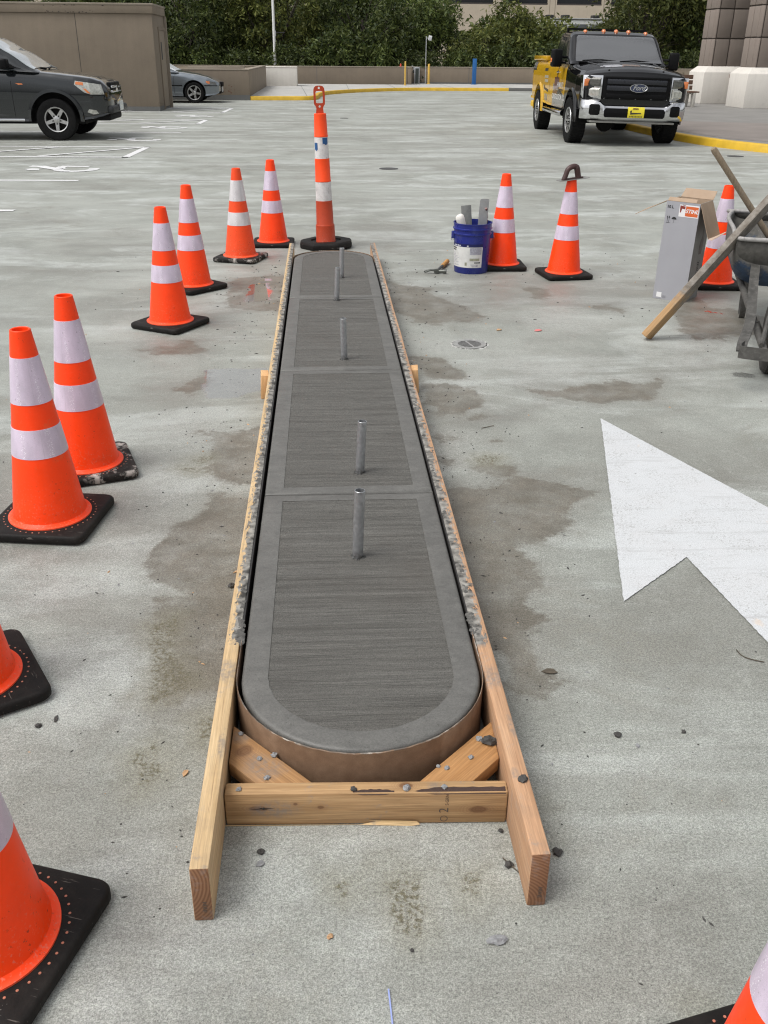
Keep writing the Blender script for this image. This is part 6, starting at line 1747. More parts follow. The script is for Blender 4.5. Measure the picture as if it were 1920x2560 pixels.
def wheel_meshes(r, w, rr_, spokes=5, lug=6, tread=True):
    ty = MB(); pr = [(rr_, -w*0.42), (r*0.86, -w*0.5), (r*0.965, -w*0.46), (r, -w*0.36), (r, w*0.36), (r*0.965, w*0.46), (r*0.86, w*0.5), (rr_, w*0.42)]
    ty.lathe(pr, 56, xf(ry=R(90)), cap0=False, cap1=False)
    if tread:
        for i in range(44):
            a = 2*math.pi*i/44
            for sx in (-1, 1):
                m = Matrix.Rotation(a+(0.07 if sx > 0 else 0), 4, 'X') @ xf((sx*w*0.24, 0, r))
                ty.box(-w*0.20, w*0.20, -r*0.038, r*0.038, -0.012, 0.007, m)
    tm = ty.mesh('tyre', M_tyre, smooth=40)
    rm = MB(); d = -w*0.40                      # outer face towards -x
    rm.lathe([(rr_, -w*0.42), (rr_*0.97, -w*0.46), (rr_*0.90, -w*0.43), (rr_*0.88, -w*0.25), (rr_*0.85, w*0.1), (rr_, w*0.40)], 44, xf(ry=R(90)), cap0=False, cap1=False)
    for i in range(spokes):
        a = 2*math.pi*i/spokes+R(90)
        m = Matrix.Rotation(a, 4, 'X')
        h = 0.80/spokes; P = [(d*0.92, -rr_*h, 0.03), (d*0.92, rr_*h, 0.03), (d*1.04, rr_*h*0.8, rr_*0.91), (d*1.04, -rr_*h*0.8, rr_*0.91)]
        vs = P+[(p[0]+0.045, p[1], p[2]) for p in P]
        rm.add(vs, [(0, 1, 2, 3), (4, 7, 6, 5), (0, 4, 5, 1), (1, 5, 6, 2), (2, 6, 7, 3), (3, 7, 4, 0)], m)
    rm.lathe([(rr_*0.27, d*0.85), (rr_*0.27, d*1.0), (rr_*0.20, d*1.08), (0.0, d*1.09)], 24, xf(ry=R(90)), cap0=False, cap1=False)
    # lathe z maps to +x with ry=90, so build on the -x side
    rmm = rm.mesh('rim', M_alloy, bevel=0.0, smooth=35)
    ds = MB(); ds.lathe([(0, -w*0.10), (rr_*0.88, -w*0.10)], 32, xf(ry=R(90)), cap0=False, cap1=False)
    for i in range(lug):
        a = 2*math.pi*i/lug+0.3; ds.lathe([(0.012, 0), (0.010, 0.02)], 8, Matrix.Rotation(a, 4, 'X') @ xf((d*1.0, 0, rr_*0.33), ry=R(-90)))
    dm = ds.mesh('brake_disc', simple('dark_hub', (0.012, 0.011, 0.010), 0.7, 0.2, spec=0.1), smooth=0)
    return tm, rmm, dm
def put_wheel(t, M3, x, s, r, side, steer=0.0, dz=0.0, spin=0.0):
    tm, rm, dm = M3
    w = bpy.data.objects.new('wheel', None); COL.objects.link(w); w.parent = t; w.location = (x, s, r+dz); w.rotation_euler = (spin, 0, (0 if side < 0 else math.pi)+steer)
    link_mesh('tyre', tm, w); link_mesh('rim', rm, w); link_mesh('brake_disc', dm, w)

# ------------------------------------------------------------------ pickup truck (front towards the viewer)
def truck():
    t = thing('pickup_truck', 'black and yellow pickup truck with chrome bumper and roof lights parked by the kerb', 'pickup truck', (5.74, 18.28, 0), R(-2.5))
    g = N('black_and_yellow_livery'); X = g.xyz()
    edge = g.m('ADD', X[1], g.m('MULTIPLY', g.m('ABSOLUTE', g.m('SUBTRACT', X[2], 1.05)), -0.3))
    yel = g.m('MULTIPLY', g.rng(edge, 1.66, 1.69), g.rng(g.m('ABSOLUTE', X[0]), 0.80, 0.82))
    grey = g.m('MULTIPLY', yel, g.rng(g.m('ADD', X[2], g.m('MULTIPLY', g.m('SUBTRACT', X[1], 2.3), -0.16)), 0.86, 0.88, 1, 0))
    grey = g.m('MULTIPLY', grey, g.rng(X[1], 2.95, 3.05, 1, 0))
    c = g.mix(yel, (0.004, 0.004, 0.0045), (0.50, 0.285, 0.014)); c = g.mix(grey, c, (0.20, 0.19, 0.17))
    c = g.mix(g.rng(X[2], 0.45, 0.8, 0.04, 0.0), c, (0.2, 0.19, 0.17))
    M_body = g.out(c, 0.06, 0, None, spec=0.5)
    M_blk = paint('gloss_black_paint', (0.003, 0.003, 0.0035), rough=0.06, coat=0.0)
    body = bpy.data.objects.new('body', None)
    #      s     w     zb    zt    crown
    tab = [(0.13, 0.90, 0.64, 1.16, 0.03), (0.17, 0.945, 0.62, 1.215, 0.05), (0.35, 0.985, 0.60, 1.25, 0.085), (0.7, 1.005, 0.58, 1.275, 0.105), (1.2, 1.005, 0.56, 1.31, 0.105), (1.62, 1.0, 0.55, 1.365, 0.05), (1.80, 1.0, 0.55, 1.385, 0.03),
           (3.4, 1.0, 0.55, 1.40, 0.01), (3.5, 1.0, 0.56, 1.42, 0.0), (5.6, 1.005, 0.60, 1.43, 0.0), (5.80, 0.985, 0.62, 1.42, 0.0)]
    shape = [(0.93, 0.0), (0.985, 0.05), (0.995, 0.30), (1.0, 0.60), (0.988, 0.82), (0.95, 0.925), (0.87, 0.98)]
    bm_ = body_loft(tab, shape, 50)
    AX0, AX1, WR = 0.98, 4.62, 0.405
    me = cut_arches(bm_, [M_body, M_under], [(AX0, 0.42, 0.50), (AX1, 0.42, 0.50)], 1.3, 'body')
    tilt = bpy.data.objects.new('body', me); COL.objects.link(tilt); tilt.parent = t; tilt.rotation_euler = (0, R(1.3), 0)
    bvh = mesh_bvh(me); B = tilt
    def sub(o): return o
    # cab
    ctab = [(1.58, 0.955, 1.36, 1.37, 0.0), (1.66, 0.96, 1.36, 1.42, 0.0), (2.28, 0.955, 1.36, 1.895, 0.02), (2.45, 0.95, 1.36, 1.935, 0.025), (3.1, 0.945, 1.36, 1.955, 0.02), (3.36, 0.94, 1.36, 1.94, 0.01), (3.44, 0.935, 1.36, 1.88, 0.0)]
    cs = [(1.0, 0.0), (1.005, 0.1), (0.975, 0.45), (0.92, 0.82), (0.875, 0.94), (0.79, 0.99)]
    cmb = body_loft(ctab, cs, 44); cm = cmb.mesh('cab', M_blk, smooth=40); cab = link_mesh('cab', cm, B); cb = mesh_bvh(cm)
    M_ws = N('windscreen_glass').out((0.11, 0.113, 0.117), 0.03, 0.4, None, spec=1.0, coat=1.0, coat_rough=0.01)
    add_patch('windscreen', M_ws, cab, cb, [(-0.85, 1.415), (0.85, 1.415), (0.775, 1.84), (0.74, 1.875), (-0.74, 1.875), (-0.775, 1.84)], (0, 0, 0), (1, 0, 0), (0, 0, 1), (0, 1, 0), off=0.006)
    for sg in (-1, 1):
        for nm, P in (('side_window', [(1.93, 1.43), (2.62, 1.43), (2.62, 1.84), (2.38, 1.85), (2.25, 1.78)]), ('rear_side_window', [(2.70, 1.43), (3.22, 1.43), (3.22, 1.80), (3.1, 1.84), (2.70, 1.84)])):
            add_patch(nm, M_glass, cab, cb, P, (sg*2.0, 0, 0), (0, 1, 0), (0, 0, 1), (-sg, 0, 0), off=0.006)
    for x in (-0.56, -0.19, 0.06, 0.31, 0.66):
        mb = MB(); mb.lathe([(0.044, 0), (0.042, 0.028), (0.030, 0.052), (0.0, 0.060)], 14, xf(sc=(1, 1.5, 1))); mb.build('roof_light', M_amber, B, (x, 2.46, 1.945-0.06*abs(x)**2), smooth=60)
    mb = MB(); mb.box(-0.82, 0.80, 2.95, 3.05, 1.985, 2.02); mb.box(-0.82, -0.78, 2.96, 3.04, 1.93, 1.985); mb.box(0.76, 0.80, 2.96, 3.04, 1.93, 1.985); mb.build('roof_rack', M_black, B)
    for x0, x1 in ((-0.72, -0.05), (0.02, 0.62)):
        mb = MB(); mb.strap([(x0, 1.66, 1.43), ((x0+x1)/2, 1.68, 1.455), (x1, 1.70, 1.435)], 0.02, 0.014); mb.build('wiper', M_black, B, smooth=0)
    # hood bulge, print on it
    for pts, m in (([(-0.62, 0.55), (-0.40, 0.42), (-0.18, 0.50), (-0.22, 0.72), (-0.50, 0.80)], simple('hood_print_grey', (0.42, 0.42, 0.45), 0.35, coat=1.0)), ([(-0.20, 0.55), (0.12, 0.50), (0.15, 0.70), (-0.15, 0.78)], simple('hood_print_brown', (0.20, 0.11, 0.06), 0.35, coat=1.0)), ([(0.16, 0.60), (0.62, 0.52), (0.60, 0.64), (0.18, 0.72)], simple('hood_print_white', (0.55, 0.55, 0.55), 0.35, coat=1.0))):
        add_patch('hood_print', m, B, bvh, pts, (0, 0, 2.2), (1, 0, 0), (0, 1, 0), (0, 0, -1), off=0.003, skirt=0)
    for sg in (-1, 1):
        mb = MB(); mb.sweep(smooth_path([(sg*0.50, 0.26, 1.275), (sg*0.56, 0.8, 1.345), (sg*0.64, 1.5, 1.392)], 5), [0.022]*11, 8); mb.build('hood_ridge', M_blk, B, smooth=60)
    mb = MB(); mb.box(-0.80, 0.80, 1.52, 1.66, 1.385, 1.415); mb.build('cowl', M_black, B, bevel=0.01)
    # grille
    mb = MB(); mb.box(-0.62, 0.62, 0.085, 0.20, 0.80, 1.185); gr = mb.build('grille', M_black, B, bevel=0.03, seg=3)
    mb = MB(); mb.box(-0.55, 0.55, 0.072, 0.10, 0.83, 0.90); mb.build('grille_bar', M_black, gr, bevel=0.008)
    for z in (0.945, 1.055):
        mb = MB(); mb.box(-0.55, 0.55, 0.066, 0.10, z, z+0.085); mb.build('grille_bar', simple('satin_black', (0.012, 0.013, 0.018), 0.3), gr, bevel=0.012)
    mb = MB(); mb.box(-0.60, 0.60, 0.074, 0.10, 1.145, 1.18); mb.build('grille_bar', M_black, gr, bevel=0.008)
    for x in [-0.58, -0.29, 0, 0.29, 0.58]:
        for z in (0.815, 1.172):
            mb = MB(); mb.lathe([(0.008, 0), (0.006, 0.006)], 8, xf((x, 0.083, z), rx=R(90))); mb.build('stud', M_chrome, gr, smooth=0)
    M_oval = simple('badge_blue', (0.010, 0.018, 0.06), 0.2, 0, coat=1.0)
    mb = MB(); mb.lathe([(0.0, 0.0), (1.0, 0.0), (1.0, 0.015), (0.93, 0.022), (0.0, 0.022)], 40, xf((0.03, 0.066, 1.0), rx=R(90), sc=(0.158, 0.068, 1)), cap0=False, cap1=False); bd = mb.build('badge', M_oval, gr, smooth=30)
    mb = MB(); mb.lathe([(1.0, 0.0), (1.09, 0.004), (1.06, 0.026), (0.97, 0.026), (0.93, 0.020)], 40, xf((0.03, 0.066, 1.0), rx=R(90), sc=(0.158, 0.068, 1)), cap0=False, cap1=False); mb.build('badge_ring', M_chrome, bd, smooth=40)
    vs, fs = text_mesh('Ford', 0.115, 0.35, 0.002); mb = MB(); mb.add(lay2d(vs, (0.03, 0.0415, 1.0), (1, 0, 0), (0, 0, 1)), fs); mb.build('badge_lettering', M_chrome, bd, smooth=0)
    # headlights
    for sg in (-1, 1):
        mb = MB(); P = [(0.635, 0.79), (0.94, 0.79), (0.972, 0.86), (0.975, 1.19), (0.635, 1.195)]
        secs = []
        for k, (x, z) in enumerate(P): pass
        poly = [(sg*x, z) for x, z in P]
        vs = [(x, 0.085+max(0, abs(x)-0.66)*0.35, z) for x, z in poly]+[(x, 0.42, z) for x, z in poly]
        n = len(poly); mb.add(vs, [tuple(range(n)), tuple(range(2*n-1, n-1, -1))]+[(i, n+i, n+(i+1) % n, (i+1) % n) for i in range(n)])
        hl = mb.build('headlight', M_chrome, B, bevel=0.008)
        for z0, z1, m in ((0.825, 0.985, M_lens), (1.01, 1.155, M_lensdk)):
            b = MB(); x0, x1 = 0.665, 0.925
            b.add([(sg*x, 0.080+max(0, x-0.66)*0.35-dy, z) for x, z, dy in ((x0, z0, 0), (x1, z0, 0), (x1, z1, 0), (x0, z1, 0), (x0+0.03, z0+0.03, 0.02), (x1-0.03, z0+0.03, 0.02), (x1-0.03, z1-0.03, 0.02), (x0+0.03, z1-0.03, 0.02))],
                  [(4, 5, 6, 7), (0, 1, 5, 4), (1, 2, 6, 5), (2, 3, 7, 6), (3, 0, 4, 7)])
            b.build('lens', m, hl, smooth=0)
        b = MB(); b.add([(sg*x, 0.078+max(0, x-0.66)*0.35, z) for x, z in ((0.86, 1.005), (0.945, 1.005), (0.945, 1.12), (0.87, 1.12))], [(0, 1, 2, 3)])
        b2 = MB(); b2.box(min(sg*0.865, sg*0.955), max(sg*0.865, sg*0.955), 0.13, 0.2, 1.01, 1.13); b2.build('turn_lens', M_amber, hl, bevel=0.01)
        # tow mirrors
        mb = MB(); mb.box(-0.095, 0.095, -0.09, 0.09, -0.16, 0.16); mr = mb.build('mirror', M_black, B, (sg*1.175, 1.98, 1.455), (0, 0, R(sg*-12)), bevel=0.035, seg=3)
        for z in (1.42, 1.52):
            mb = MB(); rod(mb, (0, 0, 0), (-sg*0.30, 0.02, 0), 0.022, n=8); mb.build('mirror_arm', M_black, mr, (0, 0, z-1.50), smooth=40)
        mb = MB(); mb.box(-0.012, 0.012, -0.04, 0.04, -0.05, 0.03); mb.build('marker_lens', M_amber, mr, (sg*0.09, 0.03, -0.03), bevel=0.006)
        # door handles, seams, running board, flares
        mb = MB(); mb.box(-0.02, 0.02, -0.09, 0.09, -0.015, 0.015); mb.build('door_handle', M_chrome if sg < 0 else M_black, B, (sg*1.005, 2.55, 1.20), bevel=0.008)
        for s_ in (1.83, 2.68, 3.42):
            add_patch('panel_gap', M_under, B, bvh, [(s_-0.006, 0.60), (s_+0.006, 0.60), (s_+0.006, 1.36), (s_-0.006, 1.36)], (sg*2.0, 0, 0), (0, 1, 0), (0, 0, 1), (-sg, 0, 0), off=0.0025, skirt=0, res=0.2)
        mb = MB(); mb.sweep([(sg*1.02, 1.62, 0.47), (sg*1.055, 1.70, 0.46), (sg*1.055, 3.45, 0.46), (sg*1.02, 3.55, 0.47)], 0.052, 12); mb.build('running_board', M_chrome, B, smooth=50)
        for AX in (AX0, AX1):
            mb = MB(); secs = []
            for i in range(23):
                a = math.pi*(-0.02+1.04*i/22); r0, r1 = 0.495, 0.560
                secs.append([(sg*0.985, AX+r0*math.cos(a), 0.42+r0*math.sin(a)), (sg*1.035, AX+r0*math.cos(a), 0.42+r0*math.sin(a)), (sg*1.028, AX+(r0+0.03)*math.cos(a), 0.42+(r0+0.03)*math.sin(a)), (sg*0.99, AX+r1*math.cos(a), 0.42+r1*math.sin(a))])
            mb.loft(secs); mb.build('wheel_flare', M_blk if AX == AX0 else M_body, B, smooth=45)
    # emblem shapes and lettering on the near (viewer's left) side
    M_mar = simple('maroon_print', (0.105, 0.022, 0.018), 0.35, coat=1.0); M_wp = simple('white_print', (0.62, 0.61, 0.59), 0.35); M_dp = simple('dark_print', (0.03, 0.028, 0.025), 0.35); M_gp = simple('grey_print', (0.34, 0.31, 0.24), 0.35)
    O, U, V, D = (-2.0, 0, 0), (0, -1, 0), (0, 0, 1), (1, 0, 0)
    def sp(name, m, P): add_patch(name, m, B, bvh, [(-a, b) for a, b in P], O, U, V, D, off=0.004, skirt=0)
    sp('shovel_print', M_mar, [(2.62, 1.10), (2.62, 1.34), (2.56, 1.34), (2.56, 1.10)])
    sp('shovel_print', M_mar, [(2.85, 0.86), (2.85, 1.10), (2.36, 1.10), (2.36, 0.90)])
    sp('shovel_print', M_mar, [(2.98, 0.76), (2.98, 0.84), (2.45, 0.86), (2.45, 0.80)])
    def st(body, size, s, z, m, shear=0.0, bold=0.0): add_text('side_lettering', m, B, bvh, body, size, (-2.0, s, z), U, V, D, shear, bold)
    st('CONSTRUCTION, LLC', 0.135, 2.36, 0.735, M_wp, 0, 0.003)
    st('Legacy', 0.20, 2.20, 0.865, M_dp, 0.3, 0.004)
    st('HUMANITY', 0.13, 2.20, 0.965, M_wp, 0, 0.002)
    for s_, z, l in ((3.95, 1.20, 0.36), (3.85, 1.06, 0.44), (3.82, 0.98, 0.40)):
        sp('list_print', M_dp if z > 1.1 else M_gp, [(s_+l/2, z), (s_+l/2, z+0.055), (s_-l/2, z+0.055), (s_-l/2, z)])
    sp('list_print', M_dp, [(4.06, 0.84), (4.04, 0.94), (3.95, 0.87), (3.55, 0.84), (3.55, 0.79)])
    for i in range(3): sp('list_print', M_gp, [(3.95-i*0.12, 0.62), (3.95-i*0.12, 0.75), (3.88-i*0.12, 0.75), (3.88-i*0.12, 0.62)])
    sp('badge_panel', M_dp, [(5.75, 1.20), (5.75, 1.37), (5.25, 1.37), (5.25, 1.20)])
    for i in range(4): sp('badge_print', M_wp, [(5.70-i*0.11, 1.24), (5.70-i*0.11, 1.34), (5.62-i*0.11, 1.34), (5.62-i*0.11, 1.24)])
    mb = MB(); mb.box(-0.995, -0.9, 4.15, 5.78, 1.40, 1.50); mb.build('bed_rail', M_body, B, bevel=0.02)
    # chrome bumper
    secs = []
    for i in range(33):
        x = -0.965+1.93*i/32; u = abs(x)/0.965; back = 0.16*max(0, (u-0.72)/0.28)**1.8
        e = max(0, min(1, (u-0.56)/0.16)); e = e*e*(3-2*e)
        zt = 0.705+0.085*e; zb = 0.44+0.02*e
        secs.append([(x, 0.0+back, zb+0.05), (x, -0.015+back, (zb+zt)/2), (x, 0.0+back, zt-0.03), (x, 0.045+back, zt), (x, 0.20+back*0.5, zt), (x, 0.20+back*0.5, zb), (x, 0.05+back, zb)])
    mb = MB(); mb.loft(secs); bme = mb.mesh('bumper', M_chrome, smooth=50); bu = link_mesh('bumper', bme, B); bb = mesh_bvh(bme)
    def bp(name, m, P, off=0.004): return add_patch(name, m, bu, bb, P, (0, -1, 0), (1, 0, 0), (0, 0, 1), (0, 1, 0), off=off, res=0.08, skirt=0.02)
    bp('bumper_opening', M_black, [(-0.545, 0.50), (0.535, 0.50), (0.56, 0.53), (0.56, 0.62), (0.53, 0.655), (-0.545, 0.655), (-0.57, 0.62), (-0.57, 0.53)])
    for sg in (-1, 1): bp('fog_light_recess', M_black, [(sg*a, b) for a, b in ((0.65, 0.55), (0.68, 0.53), (0.81, 0.53), (0.84, 0.56), (0.84, 0.69), (0.81, 0.715), (0.68, 0.715), (0.65, 0.69))])
    pl = bp('licence_plate', simple('yellow_plate', (0.72, 0.60, 0.03), 0.4, var=0.04), [(-0.13, 0.505), (0.17, 0.505), (0.17, 0.685), (-0.13, 0.685)], 0.028)
    def pq(m, P): mb = MB(); mb.add([(x, -0.0465, z) for x, z in P], [tuple(range(len(P)))]); mb.build('plate_print', m, pl, smooth=0)
    pq(M_mar, [(-0.06, 0.645), (0.06, 0.645), (0.05, 0.668), (-0.04, 0.668)])
    pq(M_dp, [(-0.09, 0.56), (0.11, 0.575), (0.11, 0.59), (-0.07, 0.59), (-0.06, 0.635), (-0.095, 0.62)])
    for i in range(9): pq(M_dp, [(-0.10+i*0.027, 0.516), (-0.083+i*0.027, 0.516), (-0.083+i*0.027, 0.534), (-0.10+i*0.027, 0.534)])
    mb = MB(); mb.box(-0.80, 0.78, 0.06, 0.30, 0.40, 0.435); mb.build('air_dam', simple('dusty_grey_plastic', (0.22, 0.215, 0.20), 0.7), B, bevel=0.01)
    mb = MB(); mb.box(-0.72, 0.72, 0.5, 5.4, 0.46, 1.0); mb.build('chassis', M_under, t)
    mb = MB(); rod(mb, (-0.7, AX0+0.05, 0.40), (0.7, AX0+0.05, 0.40), 0.055, n=10); mb.lathe([(0.05, -0.14), (0.15, -0.1), (0.17, 0), (0.15, 0.1), (0.05, 0.14)], 14, xf((-0.28, AX0+0.05, 0.36), rx=R(90))); mb.build('front_axle', M_under, t, smooth=40)
    W3 = wheel_meshes(WR, 0.29, 0.235, 8, 8)
    for sg in (-1, 1):
        put_wheel(t, W3, sg*0.885, AX0, WR, sg, steer=R(2), dz=0.0); put_wheel(t, W3, sg*0.885, AX1, WR, sg)
truck()

# ------------------------------------------------------------------ dark sport utility car (front to the right), local: s = distance back from the nose, x = sideways
def suv():
    # local +y is rearwards; rotating +90 deg turns rearwards to world -x
    t = thing('dark_grey_suv', 'dark grey sport utility car parked nose out, cut by the left edge', 'car', (-3.98, 20.22, 0), R(90))
    Mp = paint('dark_grey_metallic', (0.016, 0.019, 0.021), 0.35, 0.14, coat=1.0)
    tab = [(0.0, 0.55, 0.52, 0.80, 0.0), (0.04, 0.72, 0.46, 0.94, 0.0), (0.14, 0.84, 0.42, 1.035, 0.01), (0.32, 0.915, 0.38, 1.085, 0.025), (0.6, 0.955, 0.34, 1.115, 0.035), (1.0, 0.972, 0.33, 1.155, 0.035), (1.30, 0.978, 0.33, 1.19, 0.02), (1.55, 0.98, 0.33, 1.205, 0.0), (3.2, 0.98, 0.33, 1.23, 0.0), (4.5, 0.96, 0.36, 1.25, 0.0), (4.72, 0.90, 0.42, 1.2, 0.0), (4.77, 0.82, 0.5, 1.1, 0.0)]
    shape = [(0.90, 0.0), (0.975, 0.06), (0.99, 0.30), (1.0, 0.55), (0.985, 0.80), (0.945, 0.93), (0.86, 0.985)]
    AX0, AX1, WR = 0.98, 3.68, 0.368
    me = cut_arches(body_loft(tab, shape, 56), [Mp, M_under], [(AX0, 0.385, 0.455), (AX1, 0.385, 0.455)], 1.3, 'body')
    B = link_mesh('body', me, t); bv = mesh_bvh(me)
    ct = [(1.20, 0.86, 1.17, 1.18, 0.0), (1.30, 0.90, 1.17, 1.235, 0.0), (1.75, 0.90, 1.18, 1.50, 0.02), (2.14, 0.885, 1.19, 1.70, 0.035), (2.40, 0.875, 1.19, 1.755, 0.04), (3.2, 0.87, 1.2, 1.775, 0.04), (4.2, 0.855, 1.2, 1.735, 0.03), (4.55, 0.84, 1.2, 1.45, 0.0), (4.68, 0.82, 1.2, 1.24, 0.0)]
    cs = [(1.0, 0.0), (1.0, 0.12), (0.965, 0.45), (0.88, 0.82), (0.82, 0.93), (0.72, 0.985)]
    cm = body_loft(ct, cs, 60).mesh('cabin', Mp, smooth=40); C = link_mesh('cabin', cm, t); cb = mesh_bvh(cm)
    Mw = simple('suv_windscreen_sky_glare', (0.40, 0.435, 0.455), 0.12, 0, var=0.25, vs=2.5, coat=1.0)  # pale diffuse colour stands in for bright sky reflected in the windscreen
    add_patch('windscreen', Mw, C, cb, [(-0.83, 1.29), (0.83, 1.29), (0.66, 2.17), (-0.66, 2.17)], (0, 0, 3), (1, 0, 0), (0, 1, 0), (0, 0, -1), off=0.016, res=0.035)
    for sg in (-1, 1):
        # door glass behind the pillar; small fixed pane in front
        for nm, P in (('side_window', [(1.93, 1.27), (2.85, 1.27), (2.85, 1.68), (2.42, 1.69)]), ('rear_side_window', [(2.93, 1.27), (3.7, 1.27), (3.7, 1.66), (2.93, 1.68)]), ('quarter_pane', [(1.60, 1.255), (1.86, 1.26), (1.86, 1.375)])):
            add_patch(nm, M_glass, C, cb, P, (sg*2, 0, 0), (0, 1, 0), (0, 0, 1), (-sg, 0, 0), off=0.006)
        add_patch('pillar_trim', M_black, C, cb, [(1.52, 1.235), (1.9, 1.24), (2.9, 1.255), (2.9, 1.27), (1.92, 1.262), (1.90, 1.40), (1.87, 1.385), (1.60, 1.248)], (sg*2, 0, 0), (0, 1, 0), (0, 0, 1), (-sg, 0, 0), off=0.008)
        hl = add_patch('headlight', M_lens, B, bv, [(0.08, 0.80), (0.12, 0.97), (0.56, 1.035), (0.58, 0.97), (0.42, 0.84), (0.30, 0.80)], (sg*2, 0, 0), (0, 1, 0), (0, 0, 1), (-sg, 0, 0), off=0.012, res=0.04)
        add_patch('turn_lens', M_amber, hl, bv, [(0.42, 0.955), (0.42, 1.005), (0.545, 1.022), (0.56, 0.975)], (sg*2, 0, 0), (0, 1, 0), (0, 0, 1), (-sg, 0, 0), off=0.018, res=0.04)
        add_patch('turn_lens', M_amber, hl, bv, [(0.30, 0.815), (0.38, 0.90), (0.43, 0.905), (0.36, 0.83)], (sg*2, 0, 0), (0, 1, 0), (0, 0, 1), (-sg, 0, 0), off=0.018, res=0.04)
        add_patch('side_marker', M_amber, B, bv, [(1.50, 0.965), (1.52, 0.985), (1.64, 0.99), (1.58, 0.96)], (sg*2, 0, 0), (0, 1, 0), (0, 0, 1), (-sg, 0, 0), off=0.006)
        add_patch('fog_light', M_lens, B, bv, [(0.20, 0.47), (0.24, 0.53), (0.36, 0.55), (0.40, 0.50), (0.30, 0.46)], (sg*2, 0, 0), (0, 1, 0), (0, 0, 1), (-sg, 0, 0), off=0.010, res=0.05)
        for s_ in (1.72, 2.86, 3.75):
            add_patch('panel_gap', M_under, B, bv, [(s_-0.005, 0.42), (s_+0.005, 0.42), (s_+0.005, 1.20), (s_-0.005, 1.20)], (sg*2, 0, 0), (0, 1, 0), (0, 0, 1), (-sg, 0, 0), off=0.002, skirt=0, res=0.15)
        add_patch('bumper_seam', M_under, B, bv, [(0.10, 0.775), (0.10, 0.785), (0.75, 0.815), (0.75, 0.806)], (sg*2, 0, 0), (0, 1, 0), (0, 0, 1), (-sg, 0, 0), off=0.002, skirt=0, res=0.15)
        mb = MB(); secs = []
        for i in range(23):
            a = math.pi*(-0.03+1.06*i/22); r0, r1 = 0.455, 0.52
            secs.append([(sg*0.93, AX0+r0*math.cos(a), 0.385+r0*math.sin(a)), (sg*0.992, AX0+r0*math.cos(a), 0.385+r0*math.sin(a)), (sg*0.988, AX0+(r0+0.05)*math.cos(a), 0.385+(r0+0.05)*math.sin(a)), (sg*0.955, AX0+r1*math.cos(a), 0.385+r1*math.sin(a))])
        mb.loft(secs); mb.build('wheel_flare', Mp, B, smooth=45)
        mb = MB(); mb.box(-0.10, 0.10, -0.07, 0.07, -0.085, 0.085); mr = mb.build('mirror', M_black, t, (sg*1.06, 1.76, 1.31), (0, 0, 0), bevel=0.035, seg=3)
        mb = MB(); mb.box(-0.985, -0.93, 1.55, 3.2, 0.335, 0.385) if sg < 0 else mb.box(0.93, 0.985, 1.55, 3.2, 0.335, 0.385); mb.build('sill_strip', M_chrome, t, bevel=0.012)
        mb = MB(); rod(mb, (sg*0.70, 2.35, 1.80), (sg*0.68, 4.1, 1.79), 0.018, n=8); mb.build('roof_rail', M_black, t, smooth=40)
        mb = MB(); mb.strap([(sg*0.10, 1.26, 1.225), (sg*0.4, 1.30, 1.245), (sg*0.72, 1.33, 1.24)], 0.022, 0.018); mb.build('wiper', M_black, t, smooth=0)
    # nose: grille with chrome bars, plate, lower black intake
    mb = MB(); mb.box(-0.44, 0.44, 0.0, 0.10, 0.78, 1.0); gr = mb.build('grille', M_black, t, (0, 0.012, 0), bevel=0.03)
    for z in (0.82, 0.90):
        mb = MB(); mb.box(-0.42, 0.42, -0.022, 0.03, z, z+0.042); mb.build('grille_bar', M_chrome, gr, bevel=0.012)
    mb = MB(); mb.box(-0.07, 0.07, -0.035, 0.0, 0.82, 0.94); mb.build('badge', M_chrome, gr, bevel=0.02)
    mb = MB(); mb.box(-0.72, 0.72, -0.05, 0.18, 0.46, 0.60); mb.build('lower_bumper', simple('dark_bumper_plastic', (0.02, 0.021, 0.022), 0.5), t, bevel=0.05, seg=3)
    mb = MB(); mb.box(-0.55, 0.55, 0.05, 0.6, 0.33, 0.46); mb.build('skid_plate', M_under, t, bevel=0.04)
    mb = MB(); mb.box(-0.16, 0.16, -0.012, 0.0, -0.08, 0.08); pl = mb.build('licence_plate', simple('white_plate', (0.62, 0.66, 0.66), 0.35), t, (0.0, -0.062, 0.585), smooth=0)
    mb = MB(); mb.box(-0.175, 0.175, -0.008, 0.004, -0.09, 0.09); mb.build('plate_frame', M_chrome, pl, (0, 0.004, 0))
    mb = MB(); mb.box(-0.70, 0.70, 0.5, 4.4, 0.28, 0.95); mb.build('underbody', M_under, t)
    W3 = wheel_meshes(WR, 0.245, 0.222, 5, 5, tread=False)
    for sg in (-1, 1):
        put_wheel(t, W3, sg*0.855, AX0, WR, sg, spin=R(18)); put_wheel(t, W3, sg*0.855, AX1, WR, sg)
suv()
